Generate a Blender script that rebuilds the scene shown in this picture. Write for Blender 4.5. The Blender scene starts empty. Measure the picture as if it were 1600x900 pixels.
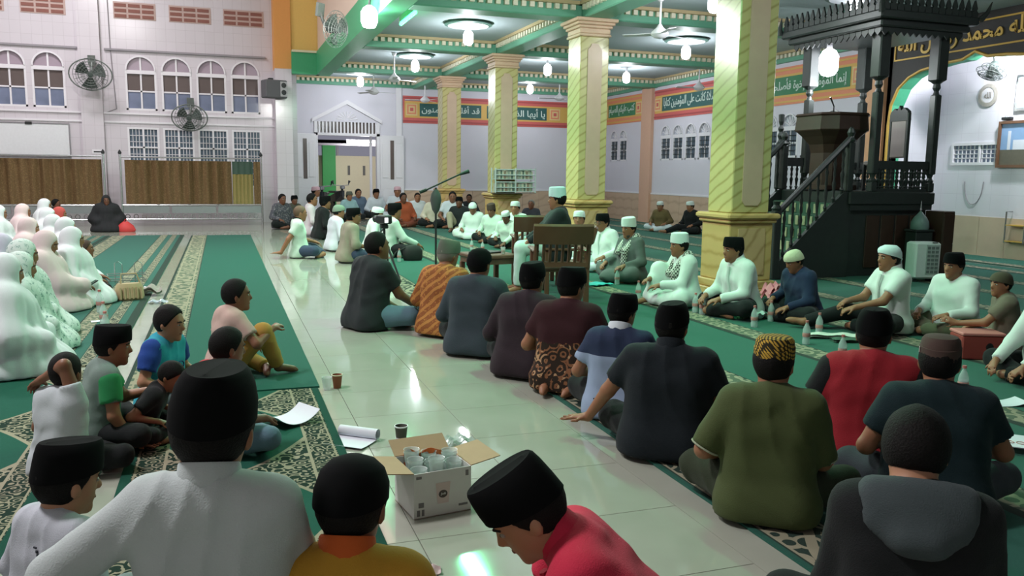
import bpy, math, random, unicodedata
import numpy as np
from mathutils import Matrix, Vector

random.seed(7)
rng = np.random.default_rng(7)
SC = bpy.context.scene
COL = SC.collection

# ------------------------------------------------------------------ camera
F_PX, VPX, VPY, SLOPE, CAM_H = 1300.0, 345.0, 265.0, 0.0126, 1.5
_yd = np.array([VPX-800, VPY-450, F_PX]); _yd /= np.linalg.norm(_yd)
_up = np.cross(np.array([1, SLOPE, 0.0]), _yd); _up /= np.linalg.norm(_up)
if _up[1] > 0: _up = -_up
_xd = np.cross(_yd, _up)
if _xd[0] < 0: _xd = -_xd
RC = np.array([_xd, _yd, _up])                 # photo camera axes -> room axes (X right, Y deep, Z up)

def ray(px, py): return RC @ np.array([px-800, py-450, F_PX])
def fl(px, py, z=0.0):                         # point of a pixel on the level z
    r = ray(px, py); t = (z-CAM_H)/r[2]; return float(r[0]*t), float(r[1]*t)
def on_y(px, py, Y):                           # point of a pixel on a wall Y = const -> (x, z)
    r = ray(px, py); t = Y/r[1]; return float(r[0]*t), float(CAM_H+r[2]*t)
def on_x(px, py, X):                           # point of a pixel on a wall X = const -> (y, z)
    r = ray(px, py); t = X/r[0]; return float(r[1]*t), float(CAM_H+r[2]*t)

cam_d = bpy.data.cameras.new('camera'); cam_d.sensor_width = 36.0; cam_d.lens = F_PX/1600*36.0
cam_d.clip_start = 0.05; cam_d.clip_end = 300
cam = bpy.data.objects.new('camera', cam_d); COL.objects.link(cam)
_m = Matrix.Identity(4)
for _i in range(3):
    _m[_i][0] = RC[_i][0]; _m[_i][1] = -RC[_i][1]; _m[_i][2] = -RC[_i][2]
_m[0][3], _m[1][3], _m[2][3] = 0, 0, CAM_H
cam.matrix_world = _m
SC.camera = cam

# ------------------------------------------------------------------ world, exposure
world = bpy.data.worlds.new('dusk_sky'); SC.world = world; world.use_nodes = True
_bg = world.node_tree.nodes['Background']
_bg.inputs[0].default_value = (0.42, 0.42, 0.52, 1); _bg.inputs[1].default_value = 0.55
SC.view_settings.view_transform = 'Standard'; SC.view_settings.look = 'None'
SC.view_settings.gamma = 1.0; SC.view_settings.use_curve_mapping = False
SC.view_settings.exposure = -0.15
SC.cycles.use_denoising = True
SC.cycles.max_bounces = 7; SC.cycles.diffuse_bounces = 4; SC.cycles.glossy_bounces = 4
SC.cycles.transmission_bounces = 6; SC.cycles.sample_clamp_indirect = 6.0
SC.cycles.caustics_reflective = False; SC.cycles.caustics_refractive = False
LAMP_W = 84.0      # ceiling lamps under the gallery
FILL_W = 1300.0     # added fill lamps under the high roof

# ------------------------------------------------------------------ materials
def lin(c):
    if isinstance(c, str):
        c = c.lstrip('#'); c = tuple(int(c[i:i+2], 16)/255 for i in (0, 2, 4))
    return tuple((v/12.92 if v <= 0.04045 else ((v+0.055)/1.055)**2.4) for v in c)

MATS = {}
def mat(name, col, rough=0.6, metal=0.0, spec=0.4, var=0.06, scale=18.0, bump=0.0, bscale=60.0, emit=0.0,
        alpha=1.0, trans=0.0, sheen=0.0, ecol=None, coat=0.0):
    """plain procedural material: base colour broken by noise, optional fine bump"""
    if name in MATS: return MATS[name]
    m = bpy.data.materials.new(name); m.use_nodes = True; MATS[name] = m
    nt = m.node_tree; N = nt.nodes; L = nt.links; b = N['Principled BSDF']
    c = lin(col)
    tc = N.new('ShaderNodeTexCoord')
    no = N.new('ShaderNodeTexNoise'); no.inputs['Scale'].default_value = scale; no.inputs['Detail'].default_value = 4
    L.new(tc.outputs['Object'], no.inputs['Vector'])
    mx = N.new('ShaderNodeMix'); mx.data_type = 'RGBA'
    mx.inputs[6].default_value = tuple(max(0, v*(1-var)) for v in c)+(1,)
    mx.inputs[7].default_value = tuple(min(1, v*(1+var)) for v in c)+(1,)
    L.new(no.outputs['Fac'], mx.inputs[0]); L.new(mx.outputs[2], b.inputs['Base Color'])
    b.inputs['Roughness'].default_value = rough; b.inputs['Metallic'].default_value = metal
    b.inputs['Specular IOR Level'].default_value = spec
    if coat: b.inputs['Coat Weight'].default_value = coat; b.inputs['Coat Roughness'].default_value = 0.08
    if sheen: b.inputs['Sheen Weight'].default_value = sheen
    if trans: b.inputs['Transmission Weight'].default_value = trans
    if alpha < 1: b.inputs['Alpha'].default_value = alpha
    if emit:
        b.inputs['Emission Color'].default_value = lin(ecol or col)+(1,); b.inputs['Emission Strength'].default_value = emit
    if bump:
        n2 = N.new('ShaderNodeTexNoise'); n2.inputs['Scale'].default_value = bscale; n2.inputs['Detail'].default_value = 3
        L.new(tc.outputs['Object'], n2.inputs['Vector'])
        bp = N.new('ShaderNodeBump'); bp.inputs['Strength'].default_value = bump; bp.inputs['Distance'].default_value = 0.01
        L.new(n2.outputs['Fac'], bp.inputs['Height']); L.new(bp.outputs['Normal'], b.inputs['Normal'])
    return m

class NT:
    """small node-graph writer"""
    def __init__(s, name):
        s.m = bpy.data.materials.new(name); s.m.use_nodes = True; MATS[name] = s.m
        s.t = s.m.node_tree; s.b = s.t.nodes['Principled BSDF']
        s.tc = s.t.nodes.new('ShaderNodeTexCoord')
    def n(s, typ, ins=None, **kw):
        nd = s.t.nodes.new(typ)
        for k, v in kw.items(): setattr(nd, k, v)
        for k, v in (ins or {}).items():
            if hasattr(v, 'is_linked') or isinstance(v, bpy.types.NodeSocket): s.t.links.new(v, nd.inputs[k])
            else: nd.inputs[k].default_value = v
        return nd
    def math(s, op, a, b=0.0, c=0.0, clamp=False):
        nd = s.n('ShaderNodeMath', {0: a, 1: b, 2: c}, operation=op); nd.use_clamp = clamp; return nd.outputs[0]
    def mix(s, f, a, b):
        nd = s.t.nodes.new('ShaderNodeMix'); nd.data_type = 'RGBA'
        for k, v in ((0, f), (6, a), (7, b)):
            if isinstance(v, bpy.types.NodeSocket): s.t.links.new(v, nd.inputs[k])
            else: nd.inputs[k].default_value = v if k == 0 else tuple(v)[:3]+(1,)
        return nd.outputs[2]
    def xyz(s, vec=None):
        nd = s.n('ShaderNodeSeparateXYZ', {0: vec or s.tc.outputs['Object']}); return nd.outputs
    def noise(s, scale, detail=3, vec=None, dist=0.0, rough=0.5):
        nd = s.n('ShaderNodeTexNoise', {'Vector': vec or s.tc.outputs['Object'], 'Scale': scale, 'Detail': detail, 'Distortion': dist, 'Roughness': rough}); return nd.outputs['Fac']
    def gt(s, a, b): return s.math('GREATER_THAN', a, b)
    def lt(s, a, b): return s.math('LESS_THAN', a, b)
    def band(s, a, lo, hi): return s.math('MULTIPLY', s.gt(a, lo), s.lt(a, hi))
    def out(s, col, rough=0.6, metal=0.0, spec=0.4):
        s.t.links.new(col, s.b.inputs['Base Color'])
        s.b.inputs['Roughness'].default_value = rough; s.b.inputs['Metallic'].default_value = metal
        s.b.inputs['Specular IOR Level'].default_value = spec
        return s.m
    def bump(s, h, strength=0.3, dist=0.01):
        bp = s.n('ShaderNodeBump', {'Height': h, 'Strength': strength, 'Distance': dist}); s.t.links.new(bp.outputs[0], s.b.inputs['Normal'])

# ------------------------------------------------------------------ mesh building
class MB:
    def __init__(s): s.v = []; s.f = []; s.mi = []; s.cur = 0; s.M = None
    def add(s, vs, fs):
        o = len(s.v)
        if s.M is not None: vs = [tuple(s.M @ Vector(v)) for v in vs]
        s.v.extend(vs); s.f.extend([tuple(i+o for i in f) for f in fs]); s.mi.extend([s.cur]*len(fs)); return s
    def box(s, x0, x1, y0, y1, z0, z1):
        v = [(x0,y0,z0),(x1,y0,z0),(x1,y1,z0),(x0,y1,z0),(x0,y0,z1),(x1,y0,z1),(x1,y1,z1),(x0,y1,z1)]
        return s.add(v, [(0,3,2,1),(4,5,6,7),(0,1,5,4),(1,2,6,5),(2,3,7,6),(3,0,4,7)])
    def bbox(s, x0, x1, y0, y1, z0, z1, b=0.01):
        """box with chamfered vertical and horizontal edges"""
        xs = (x0, x0+b, x1-b, x1); ys = (y0, y0+b, y1-b, y1)
        def ring(i, z): # i inset
            a, c, e, g = (x0+i, x1-i, y0+i, y1-i)
            return [(a+b, e, z), (c-b, e, z), (c, e+b, z), (c, g-b, z), (c-b, g, z), (a+b, g, z), (a, g-b, z), (a, e+b, z)]
        R = [ring(b, z0), ring(0, z0+b), ring(0, z1-b), ring(b, z1)]
        return s.rings(R)
    def rings(s, R, caps=True, closed=True):
        n = len(R[0]); v = [p for r in R for p in r]; f = []
        for k in range(len(R)-1):
            for i in range(n if closed else n-1):
                j = (i+1) % n; f.append((k*n+i, k*n+j, (k+1)*n+j, (k+1)*n+i))
        if caps:
            f.append(tuple(reversed(range(n)))); f.append(tuple((len(R)-1)*n+i for i in range(n)))
        return s.add(v, f)
    def lathe(s, prof, n=16, cx=0, cy=0, cz=0, sx=1, sy=1, caps=True):
        R = [[(cx+r*sx*math.cos(2*math.pi*i/n), cy+r*sy*math.sin(2*math.pi*i/n), cz+z) for i in range(n)] for r, z in prof]
        return s.rings(R, caps)
    def tube(s, pts, r, n=8, caps=True):
        pts = [Vector(p) for p in pts]; R = []; rr = r if isinstance(r, (list, tuple)) else [r]*len(pts)
        ref = None
        for i, p in enumerate(pts):
            d = (pts[min(i+1, len(pts)-1)]-pts[max(i-1, 0)]).normalized()
            if ref is None or abs(ref.dot(d)) > 0.98: ref = Vector((0, 0, 1)) if abs(d.z) < 0.9 else Vector((1, 0, 0))
            u = d.cross(ref).normalized(); w = u.cross(d).normalized(); ref = w
            R.append([tuple(p+(u*math.cos(2*math.pi*k/n)-w*math.sin(2*math.pi*k/n))*rr[i]) for k in range(n)])
        R = [list(reversed(q)) for q in R]
        return s.rings(R, caps)
    def prism(s, poly, y0, y1):
        """polygon in (x, z) extruded along y"""
        n = len(poly); v = [(x, y0, z) for x, z in poly]+[(x, y1, z) for x, z in poly]
        f = [tuple(range(n)), tuple(reversed(range(n, 2*n)))]+[((i+1) % n, i, n+i, n+(i+1) % n) for i in range(n)]
        return s.add(v, f)
    def grid(s, fn, nu, nv, closed_u=False):
        v = [fn(i/nu if closed_u else i/(nu-1), j/(nv-1)) for j in range(nv) for i in range(nu)]; f = []
        for j in range(nv-1):
            for i in range(nu if closed_u else nu-1):
                k = (i+1) % nu; f.append((j*nu+i, j*nu+k, (j+1)*nu+k, (j+1)*nu+i))
        return s.add(v, f)
    def mesh(s, name, smooth=False):
        me = bpy.data.meshes.new(name); me.from_pydata(s.v, [], s.f)
        if any(s.mi): me.polygons.foreach_set('material_index', s.mi)
        if smooth:
            me.polygons.foreach_set('use_smooth', [True]*len(me.polygons))
            try: me.set_sharp_from_angle(angle=math.radians(40))
            except Exception: pass
        me.update(); return me
    def build(s, name, m, parent=None, smooth=False, loc=None):
        return obj(name, s.mesh(name, smooth), m, parent, loc)

def obj(name, me, m=None, parent=None, loc=None, rot=None):
    o = bpy.data.objects.new(name, me); COL.objects.link(o)
    if m is not None and me is not None:
        ml = m if isinstance(m, (list, tuple)) else [m]
        if not me.materials:
            for q in ml: me.materials.append(q)
        elif list(me.materials) != list(ml):
            for i, q in enumerate(ml):
                o.material_slots[i].link = 'OBJECT'; o.material_slots[i].material = q
    if parent is not None: o.parent = parent
    if loc is not None: o.location = loc
    if rot is not None: o.rotation_euler = rot
    return o
def tag(o, label=None, cat=None, group=None, kind=None):
    if label: o['label'] = label
    if cat: o['category'] = cat
    if group: o['group'] = group
    if kind: o['kind'] = kind
    return o
def thing(name, label, cat, loc=(0, 0, 0), rz=0.0, group=None):
    o = bpy.data.objects.new(name, None); COL.objects.link(o); o.location = loc; o.rotation_euler = (0, 0, rz)
    o.empty_display_size = 0.1
    return tag(o, label, cat, group)
def struct(name, mb, m, parent=None, smooth=False):
    o = mb.build(name, m, parent, smooth)
    if parent is None: o['kind'] = 'structure'
    return o
def copy_tree(o, parent=None):
    c = o.copy(); COL.objects.link(c); c.parent = parent
    for ch in list(o.children): copy_tree(ch, c)
    return c

# Arabic lettering: join the letters with the presentation forms, then mesh it
def arabic(s):
    forms = {}
    for c in range(0xFE80, 0xFEF5):
        d = unicodedata.decomposition(chr(c)).split()
        if len(d) == 2: forms.setdefault(d[1], {})[d[0]] = chr(c)
    lig = {'0622': 0xFEF5, '0623': 0xFEF7, '0625': 0xFEF9, '0627': 0xFEFB}
    out = []; i = 0; pj = False
    G = lambda ch: forms.get('%04X' % ord(ch), {})
    while i < len(s):
        ch = s[i]; f = G(ch)
        if not f: out.append(ch); pj = False; i += 1; continue
        if ch == '\u0644' and i+1 < len(s) and '%04X' % ord(s[i+1]) in lig:
            out.append(chr(lig['%04X' % ord(s[i+1])]+(1 if pj else 0))); pj = False; i += 2; continue
        nx = s[i+1] if i+1 < len(s) else ' '
        jn = '<initial>' in f and '<final>' in G(nx)
        k = '<medial>' if pj and jn else '<final>' if pj else '<initial>' if jn else '<isolated>'
        out.append(f.get(k, f.get('<isolated>', ch))); pj = jn; i += 1
    return ''.join(reversed(out))
def text_mesh(body, w, h, depth=0.004, bold=0.012):
    """lettering as a mesh fitted into w x h, centred, in the local XY plane"""
    c = bpy.data.curves.new('lettering', 'FONT'); c.body = body; c.extrude = 0.02; c.offset = bold; c.resolution_u = 3
    o = bpy.data.objects.new('lettering', c); COL.objects.link(o)
    dg = bpy.context.evaluated_depsgraph_get()
    me = bpy.data.meshes.new_from_object(o.evaluated_get(dg))
    bpy.data.objects.remove(o); bpy.data.curves.remove(c)
    n = len(me.vertices); a = np.zeros(n*3); me.vertices.foreach_get('co', a); a = a.reshape(-1, 3)
    lo, hi = a.min(0), a.max(0)
    a[:, 0] = (a[:, 0]-(lo[0]+hi[0])/2)/(hi[0]-lo[0])*w
    a[:, 1] = (a[:, 1]-(lo[1]+hi[1])/2)/(hi[1]-lo[1])*h
    a[:, 2] = (a[:, 2]-lo[2])/(hi[2]-lo[2]+1e-9)*depth
    me.vertices.foreach_set('co', a.ravel()); me.update(); me.materials.clear()
    return me
# ------------------------------------------------------------------ people: smooth bodies from blended limbs
def _surf(D, org, h):
    """surface nets of a scalar grid"""
    s = D < 0
    c = np.zeros(tuple(n-1 for n in D.shape), np.int8)
    for a in (0, 1):
        for b in (0, 1):
            for d in (0, 1):
                c += s[a:a+c.shape[0], b:b+c.shape[1], d:d+c.shape[2]]
    ii = np.argwhere((c > 0) & (c < 8))
    if len(ii) == 0: return np.zeros((0, 3)), np.zeros((0, 4), int)
    off = np.array([(a, b, d) for a in (0, 1) for b in (0, 1) for d in (0, 1)])
    V = np.stack([D[ii[:, 0]+o[0], ii[:, 1]+o[1], ii[:, 2]+o[2]] for o in off], 1)
    acc = np.zeros((len(ii), 3)); cnt = np.zeros(len(ii))
    for i in range(8):
        for j in range(i+1, 8):
            if np.abs(off[i]-off[j]).sum() != 1: continue
            m = (V[:, i] < 0) != (V[:, j] < 0)
            t = np.where(m, V[:, i]/(V[:, i]-V[:, j]+1e-12), 0)
            acc += m[:, None]*(off[i]+t[:, None]*(off[j]-off[i])); cnt += m
    P = org+(ii+acc/cnt[:, None])*h
    idx = np.full(c.shape, -1, np.int32); idx[ii[:, 0], ii[:, 1], ii[:, 2]] = np.arange(len(ii))
    Q = []
    for ax in range(3):
        b, d = [(1, 2), (2, 0), (0, 1)][ax]
        A = np.moveaxis(s, (ax, b, d), (0, 1, 2)); I = np.moveaxis(idx, (ax, b, d), (0, 1, 2))
        e = A[:-1, 1:-1, 1:-1] != A[1:, 1:-1, 1:-1]
        k = np.argwhere(e); fl_ = A[:-1, 1:-1, 1:-1][e]
        q = np.stack([I[k[:, 0], k[:, 1], k[:, 2]], I[k[:, 0], k[:, 1]+1, k[:, 2]], I[k[:, 0], k[:, 1]+1, k[:, 2]+1], I[k[:, 0], k[:, 1], k[:, 2]+1]], 1)
        q[~fl_] = q[~fl_][:, ::-1]
        Q.append(q)
    Q = np.concatenate(Q); Q = Q[(Q >= 0).all(1)]
    return P, Q

def np_mesh(name, P, Q):
    me = bpy.data.meshes.new(name); nv, nq = len(P), len(Q)
    me.vertices.add(nv); me.vertices.foreach_set('co', P.astype(np.float32).ravel())
    me.loops.add(nq*4); me.loops.foreach_set('vertex_index', Q.astype(np.int32).ravel())
    me.polygons.add(nq); me.polygons.foreach_set('loop_start', np.arange(0, nq*4, 4, dtype=np.int32))
    me.polygons.foreach_set('use_smooth', np.ones(nq, bool))
    me.update(calc_edges=True); return me

def cap_(a, b, ra, rb=None, k=0.03, hem=False): return ('c', np.array(a, float), np.array(b, float), ra, ra if rb is None else rb, k, hem)
def ell_(c, r, k=0.02, M=None, sub=False): return ('e', np.array(c, float), np.array(r, float), k, M if M is not None else np.eye(3), sub)

def sdf_mesh(name, prims, h, folds=0.0, floor=None, clip=None, fseed=0.0, pleat=0.0):
    lo = np.full(3, 9.0); hi = -lo; bb = []
    for p in prims:
        if p[0] == 'c':
            r = max(p[3], p[4])+p[5]+2*h; a = np.minimum(p[1], p[2])-r; b = np.maximum(p[1], p[2])+r
        else:
            r = p[2].max()+p[3]+2*h; a = p[1]-r; b = p[1]+r
        bb.append((a, b))
        if not (p[0] == 'e' and p[5]): lo = np.minimum(lo, a); hi = np.maximum(hi, b)
    n = np.ceil((hi-lo)/h).astype(int)+2
    D = np.full(tuple(n), 1.0, np.float32)
    ax = [lo[i]+np.arange(n[i])*h for i in range(3)]
    for p, (a, b) in zip(prims, bb):
        i0 = np.maximum(np.floor((a-lo)/h).astype(int), 0); i1 = np.minimum(np.ceil((b-lo)/h).astype(int)+1, n)
        if (i1 <= i0).any(): continue
        sl = tuple(slice(i0[q], i1[q]) for q in range(3))
        X = ax[0][sl[0]][:, None, None]; Y = ax[1][sl[1]][None, :, None]; Z = ax[2][sl[2]][None, None, :]
        old = D[sl]
        if p[0] == 'c':
            A, B, ra, rb, k, hem = p[1:]
            d = B-A; L2 = max(float(d@d), 1e-9)
            t0 = ((X-A[0])*d[0]+(Y-A[1])*d[1]+(Z-A[2])*d[2])/L2
            t = np.clip(t0, 0, 1.25 if hem else 1)
            new = np.sqrt((X-A[0]-t*d[0])**2+(Y-A[1]-t*d[1])**2+(Z-A[2]-t*d[2])**2)-(ra+(rb-ra)*np.minimum(t, 1))
            if hem: new = np.maximum(new, (t0-1)*math.sqrt(L2))
        else:
            C, R, k, M, sub = p[1:]
            x, y, z = X-C[0], Y-C[1], Z-C[2]
            u = (M[0, 0]*x+M[1, 0]*y+M[2, 0]*z)/R[0]; v = (M[0, 1]*x+M[1, 1]*y+M[2, 1]*z)/R[1]; w = (M[0, 2]*x+M[1, 2]*y+M[2, 2]*z)/R[2]
            q = np.sqrt(u*u+v*v+w*w); new = (q-1)*R.min()*(0.5+0.5*np.minimum(q, 2)) if R.max() > 2.5*R.min() else (q-1)*R.mean()
            if sub:
                D[sl] = np.maximum(old, -new); continue
        hh = np.maximum(k-np.abs(old-new), 0)/k
        D[sl] = np.minimum(old, new)-hh*hh*k*0.25
    X = ax[0][:, None, None]; Y = ax[1][None, :, None]; Z = ax[2][None, None, :]
    if folds:
        s = fseed
        T_ = np.tanh(X*5); m1 = np.clip(0.5+0.8*np.sin(4.1*X+3.3*Z+2.0*Y+s), 0, 1); m2 = np.clip(0.45+0.8*np.sin(5.3*X-4.1*Z+1.3*Y+2*s), 0, 1)
        w1 = 1-np.abs(np.sin(7.5*X+4*np.sin(3*Z+s)+9*Z*T_+5*Y+s)); w2 = 1-np.abs(np.sin(14*Z+6*X-5*Y+2.2*np.sin(6*X+s)+s*2.3)); w3 = np.sin(29*X+11*np.sin(5*Z+s)+15*Y+s)*np.sin(21*Z+9*Y+s)
        D -= (folds*(1.5*w1*w1*m1+1.7*w2*w2*m2*np.clip(1.3-Z*1.8, 0.3, 1)+0.3*(1+w3))).astype(np.float32)
    if pleat:
        an = np.arctan2(X, Y-0.05); rr = np.sqrt(X*X+(Y-0.05)**2)
        D += (pleat*np.minimum(rr/0.25, 1)*(np.sin(11*an+3*np.sin(3*an+fseed)+2.0*Z+fseed)+0.5*np.sin(23*an+fseed*3))*np.clip((0.72-Z)*2.2, 0, 1)).astype(np.float32)
    if floor is not None: D = np.maximum(D, (floor-Z).astype(np.float32))
    if clip is not None:
        for nrm, c in clip: D = np.maximum(D, (nrm[0]*X+nrm[1]*Y+nrm[2]*Z-c).astype(np.float32))
    P, Q = _surf(D, lo, h)
    return np_mesh(name, P, Q)

def rotx(a): c, s = math.cos(a), math.sin(a); return np.array([[1, 0, 0], [0, c, -s], [0, s, c]])
def roty(a): c, s = math.cos(a), math.sin(a); return np.array([[c, 0, s], [0, 1, 0], [-s, 0, c]])
def rotz(a): c, s = math.cos(a), math.sin(a); return np.array([[c, -s, 0], [s, c, 0], [0, 0, 1]])

def ik(S, T, l1, l2, hint):
    S, T = np.array(S, float), np.array(T, float); d = T-S; L = np.linalg.norm(d)
    if L > (l1+l2)*0.995: T = S+d/L*(l1+l2)*0.995; d = T-S; L = np.linalg.norm(d)
    u = d/L; a = (l1*l1-l2*l2+L*L)/(2*L); hgt = math.sqrt(max(l1*l1-a*a, 0))
    hv = np.array(hint, float); hv = hv-u*(hv@u); nn = np.linalg.norm(hv); hv = hv/nn if nn > 1e-6 else np.array([0, 0, -1.0])
    return S+u*a+hv*hgt, T

def hand_prims(w, f, nrm, side, curl=0.5, sc=1.0, spread=0.0):
    f = np.array(f, float); f /= np.linalg.norm(f); n_ = np.array(nrm, float); n_ -= f*(n_@f); n_ /= np.linalg.norm(n_)
    u = np.cross(n_, f)*side                         # towards the thumb
    P = [cap_(w, w+f*0.035*sc, 0.024*sc, 0.022*sc, 0.02)]
    for q in (-0.021, 0.0, 0.021): P.append(cap_(w+f*0.03*sc+u*q*0.8*sc, w+f*0.085*sc+u*q*sc, 0.016*sc, 0.0145*sc, 0.014))
    for q, l in ((0.031, 0.062), (0.0105, 0.072), (-0.0105, 0.068), (-0.031, 0.054)):
        b = w+f*0.086*sc+u*q*sc; l *= sc
        fd = f*math.cos(curl*0.6)-n_*math.sin(curl*0.6)+u*(q/0.031*spread*0.35); fd /= np.linalg.norm(fd)
        m = b+fd*l*0.55; fe = f*math.cos(curl*1.7)-n_*math.sin(curl*1.7)+u*(q/0.031*spread*0.35); fe /= np.linalg.norm(fe)
        e = m+fe*l*0.6
        P += [cap_(b, m, 0.0092*sc, 0.0088*sc, 0.006), cap_(m, e, 0.0088*sc, 0.0075*sc, 0.006)]
    tb = w+f*0.025*sc+u*0.026*sc; td = f*0.62+u*0.7-n_*(0.15+curl*0.3); td /= np.linalg.norm(td)
    tm = tb+td*0.042*sc; te = tm+(f*0.85+u*0.3-n_*0.25*curl)/np.linalg.norm(f*0.85+u*0.3-n_*0.25*curl)*0.032*sc
    P += [cap_(tb, tm, 0.0125*sc, 0.0105*sc, 0.012), cap_(tm, te, 0.0103*sc, 0.0085*sc, 0.006)]
    return P

HEAD_MESH = {}
def head_extra(kind):
    """caps in the head's own frame (origin: head centre, +y forward)"""
    if kind in HEAD_MESH: return HEAD_MESH[kind]
    mb = MB()
    def ellring(z0, tilt, a, b, n=28, dz=None):
        return [(a*math.cos(t), b*math.sin(t)-0.006, z0+tilt*math.sin(t)*b) for t in [2*math.pi*i/n for i in range(n)]]
    if kind == 'peci':                               # stiff flat-topped cap with a lengthwise crease
        R = [ellring(0.020, 0.20, 0.086, 0.108), ellring(0.022, 0.20, 0.092, 0.114), ellring(0.06, 0.14, 0.091, 0.113), ellring(0.10, 0.07, 0.081, 0.110), ellring(0.126, 0.05, 0.067, 0.106), ellring(0.135, 0.05, 0.057, 0.100)]
        inner = ellring(0.1335, 0.05, 0.030, 0.080); R.append(inner)
        R.append([(x*0.12, y*0.95, 0.1375+0.05*y) for x, y, z in inner])
        mb.rings(R)
    elif kind == 'kopiah':                           # low round white cap with a band
        R = [ellring(0.030, 0.15, 0.086, 0.107), ellring(0.032, 0.15, 0.090, 0.111), ellring(0.078, 0.10, 0.0895, 0.110), ellring(0.080, 0.10, 0.086, 0.107), ellring(0.108, 0.06, 0.083, 0.103), ellring(0.124, 0.03, 0.071, 0.09), ellring(0.131, 0.0, 0.04, 0.055)]
        mb.rings(R)
    elif kind == 'skullcap':
        R = [ellring(0.012, 0.22, 0.088, 0.110), ellring(0.014, 0.22, 0.093, 0.115), ellring(0.05, 0.15, 0.092, 0.114), ellring(0.09, 0.06, 0.078, 0.098), ellring(0.115, 0.02, 0.053, 0.068), ellring(0.127, 0, 0.018, 0.024)]
        mb.rings(R)
    elif kind == 'tall_kopiah':
        R = [ellring(0.025, 0.15, 0.086, 0.107), ellring(0.027, 0.15, 0.090, 0.111), ellring(0.10, 0.06, 0.089, 0.109), ellring(0.145, 0.03, 0.082, 0.102), ellring(0.157, 0.0, 0.06, 0.078), ellring(0.158, 0.0, 0.02, 0.03)]
        mb.rings(R)
    elif kind == 'wrap':
        R = [ellring(0.018, 0.28, 0.085, 0.107), ellring(0.020, 0.28, 0.0905, 0.112), ellring(0.045, 0.24, 0.094, 0.116), ellring(0.07, 0.18, 0.0905, 0.111), ellring(0.098, 0.08, 0.075, 0.093), ellring(0.121, 0.02, 0.044, 0.058)]
        mb.rings(R)
        mb.lathe([(0.001, -0.022), (0.018, -0.014), (0.024, 0), (0.018, 0.014), (0.001, 0.022)], 10, 0, -0.118, -0.01)
        mb.rings([[(x, -0.118+dy, z) for x, dy in ((-w, -0.006), (w, -0.006), (w, 0.006), (-w, 0.006))] for w, z in ((0.012, -0.01), (0.03, -0.06), (0.036, -0.12), (0.03, -0.19))])
        mb.rings([[(x+0.02, -0.130+dy, z) for x, dy in ((-w, -0.006), (w, -0.006), (w, 0.006), (-w, 0.006))] for w, z in ((0.010, -0.01), (0.022, -0.06), (0.026, -0.15))])
    elif kind in ('eye_l', 'eye_r'):
        sx = -1 if kind == 'eye_l' else 1
        for (ex, ey, ez), cc in (((0.0155, 0.010, 0.0085), 0), ((0.0074, 0.0105, 0.0076), 1)):
            mb.cur = cc
            mb.rings([[(sx*0.031+ex*math.sin(p)*math.cos(t), 0.0795+(0.0016 if cc else 0)+ey*math.sin(p)*math.sin(t), 0.002+ez*math.cos(p)) for t in [2*math.pi*i/10 for i in range(10)]] for p in [math.pi*(0.04+0.92*j/6) for j in range(7)]])
    elif kind in ('brow_l', 'brow_r'):
        sx = -1 if kind == 'brow_l' else 1
        mb.tube([(sx*0.013, 0.0945, 0.021), (sx*0.03, 0.0925, 0.026), (sx*0.050, 0.078, 0.020)], [0.004, 0.0055, 0.003], 6)
    elif kind == 'glasses':
        for sx in (-1, 1):
            mb.tube([(sx*0.033+0.023*math.cos(t), 0.102, 0.002+0.017*math.sin(t)) for t in [2*math.pi*i/12 for i in range(13)]], 0.0025, 5)
            mb.tube([(sx*0.056, 0.10, 0.005), (sx*0.082, 0.06, 0.006), (sx*0.086, -0.01, 0.002)], 0.0022, 5)
        mb.tube([(-0.01, 0.104, 0.006), (0.01, 0.104, 0.006)], 0.002, 5)
    elif kind == 'badge':
        mb.bbox(-0.0905, -0.085, -0.045, -0.02, 0.045, 0.072, 0.002)
    elif kind == 'lips':
        mb.rings([[(0.024*math.sin(p)*math.cos(t), 0.0875+0.011*math.sin(p)*math.sin(t), -0.062+0.0085*math.cos(p)) for t in [2*math.pi*i/12 for i in range(12)]] for p in [math.pi*(0.04+0.92*j/5) for j in range(6)]])
    HEAD_MESH[kind] = me = mb.mesh(kind, smooth=True)
    return me

SKINS = {'tan': '#8f6248', 'brown': '#7d533d', 'light': '#a87a5e', 'dark': '#6a4433'}
def skin(k):
    m = mat('skin_'+k, SKINS[k], rough=0.5, var=0.10, scale=9, spec=0.35); return m

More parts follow.
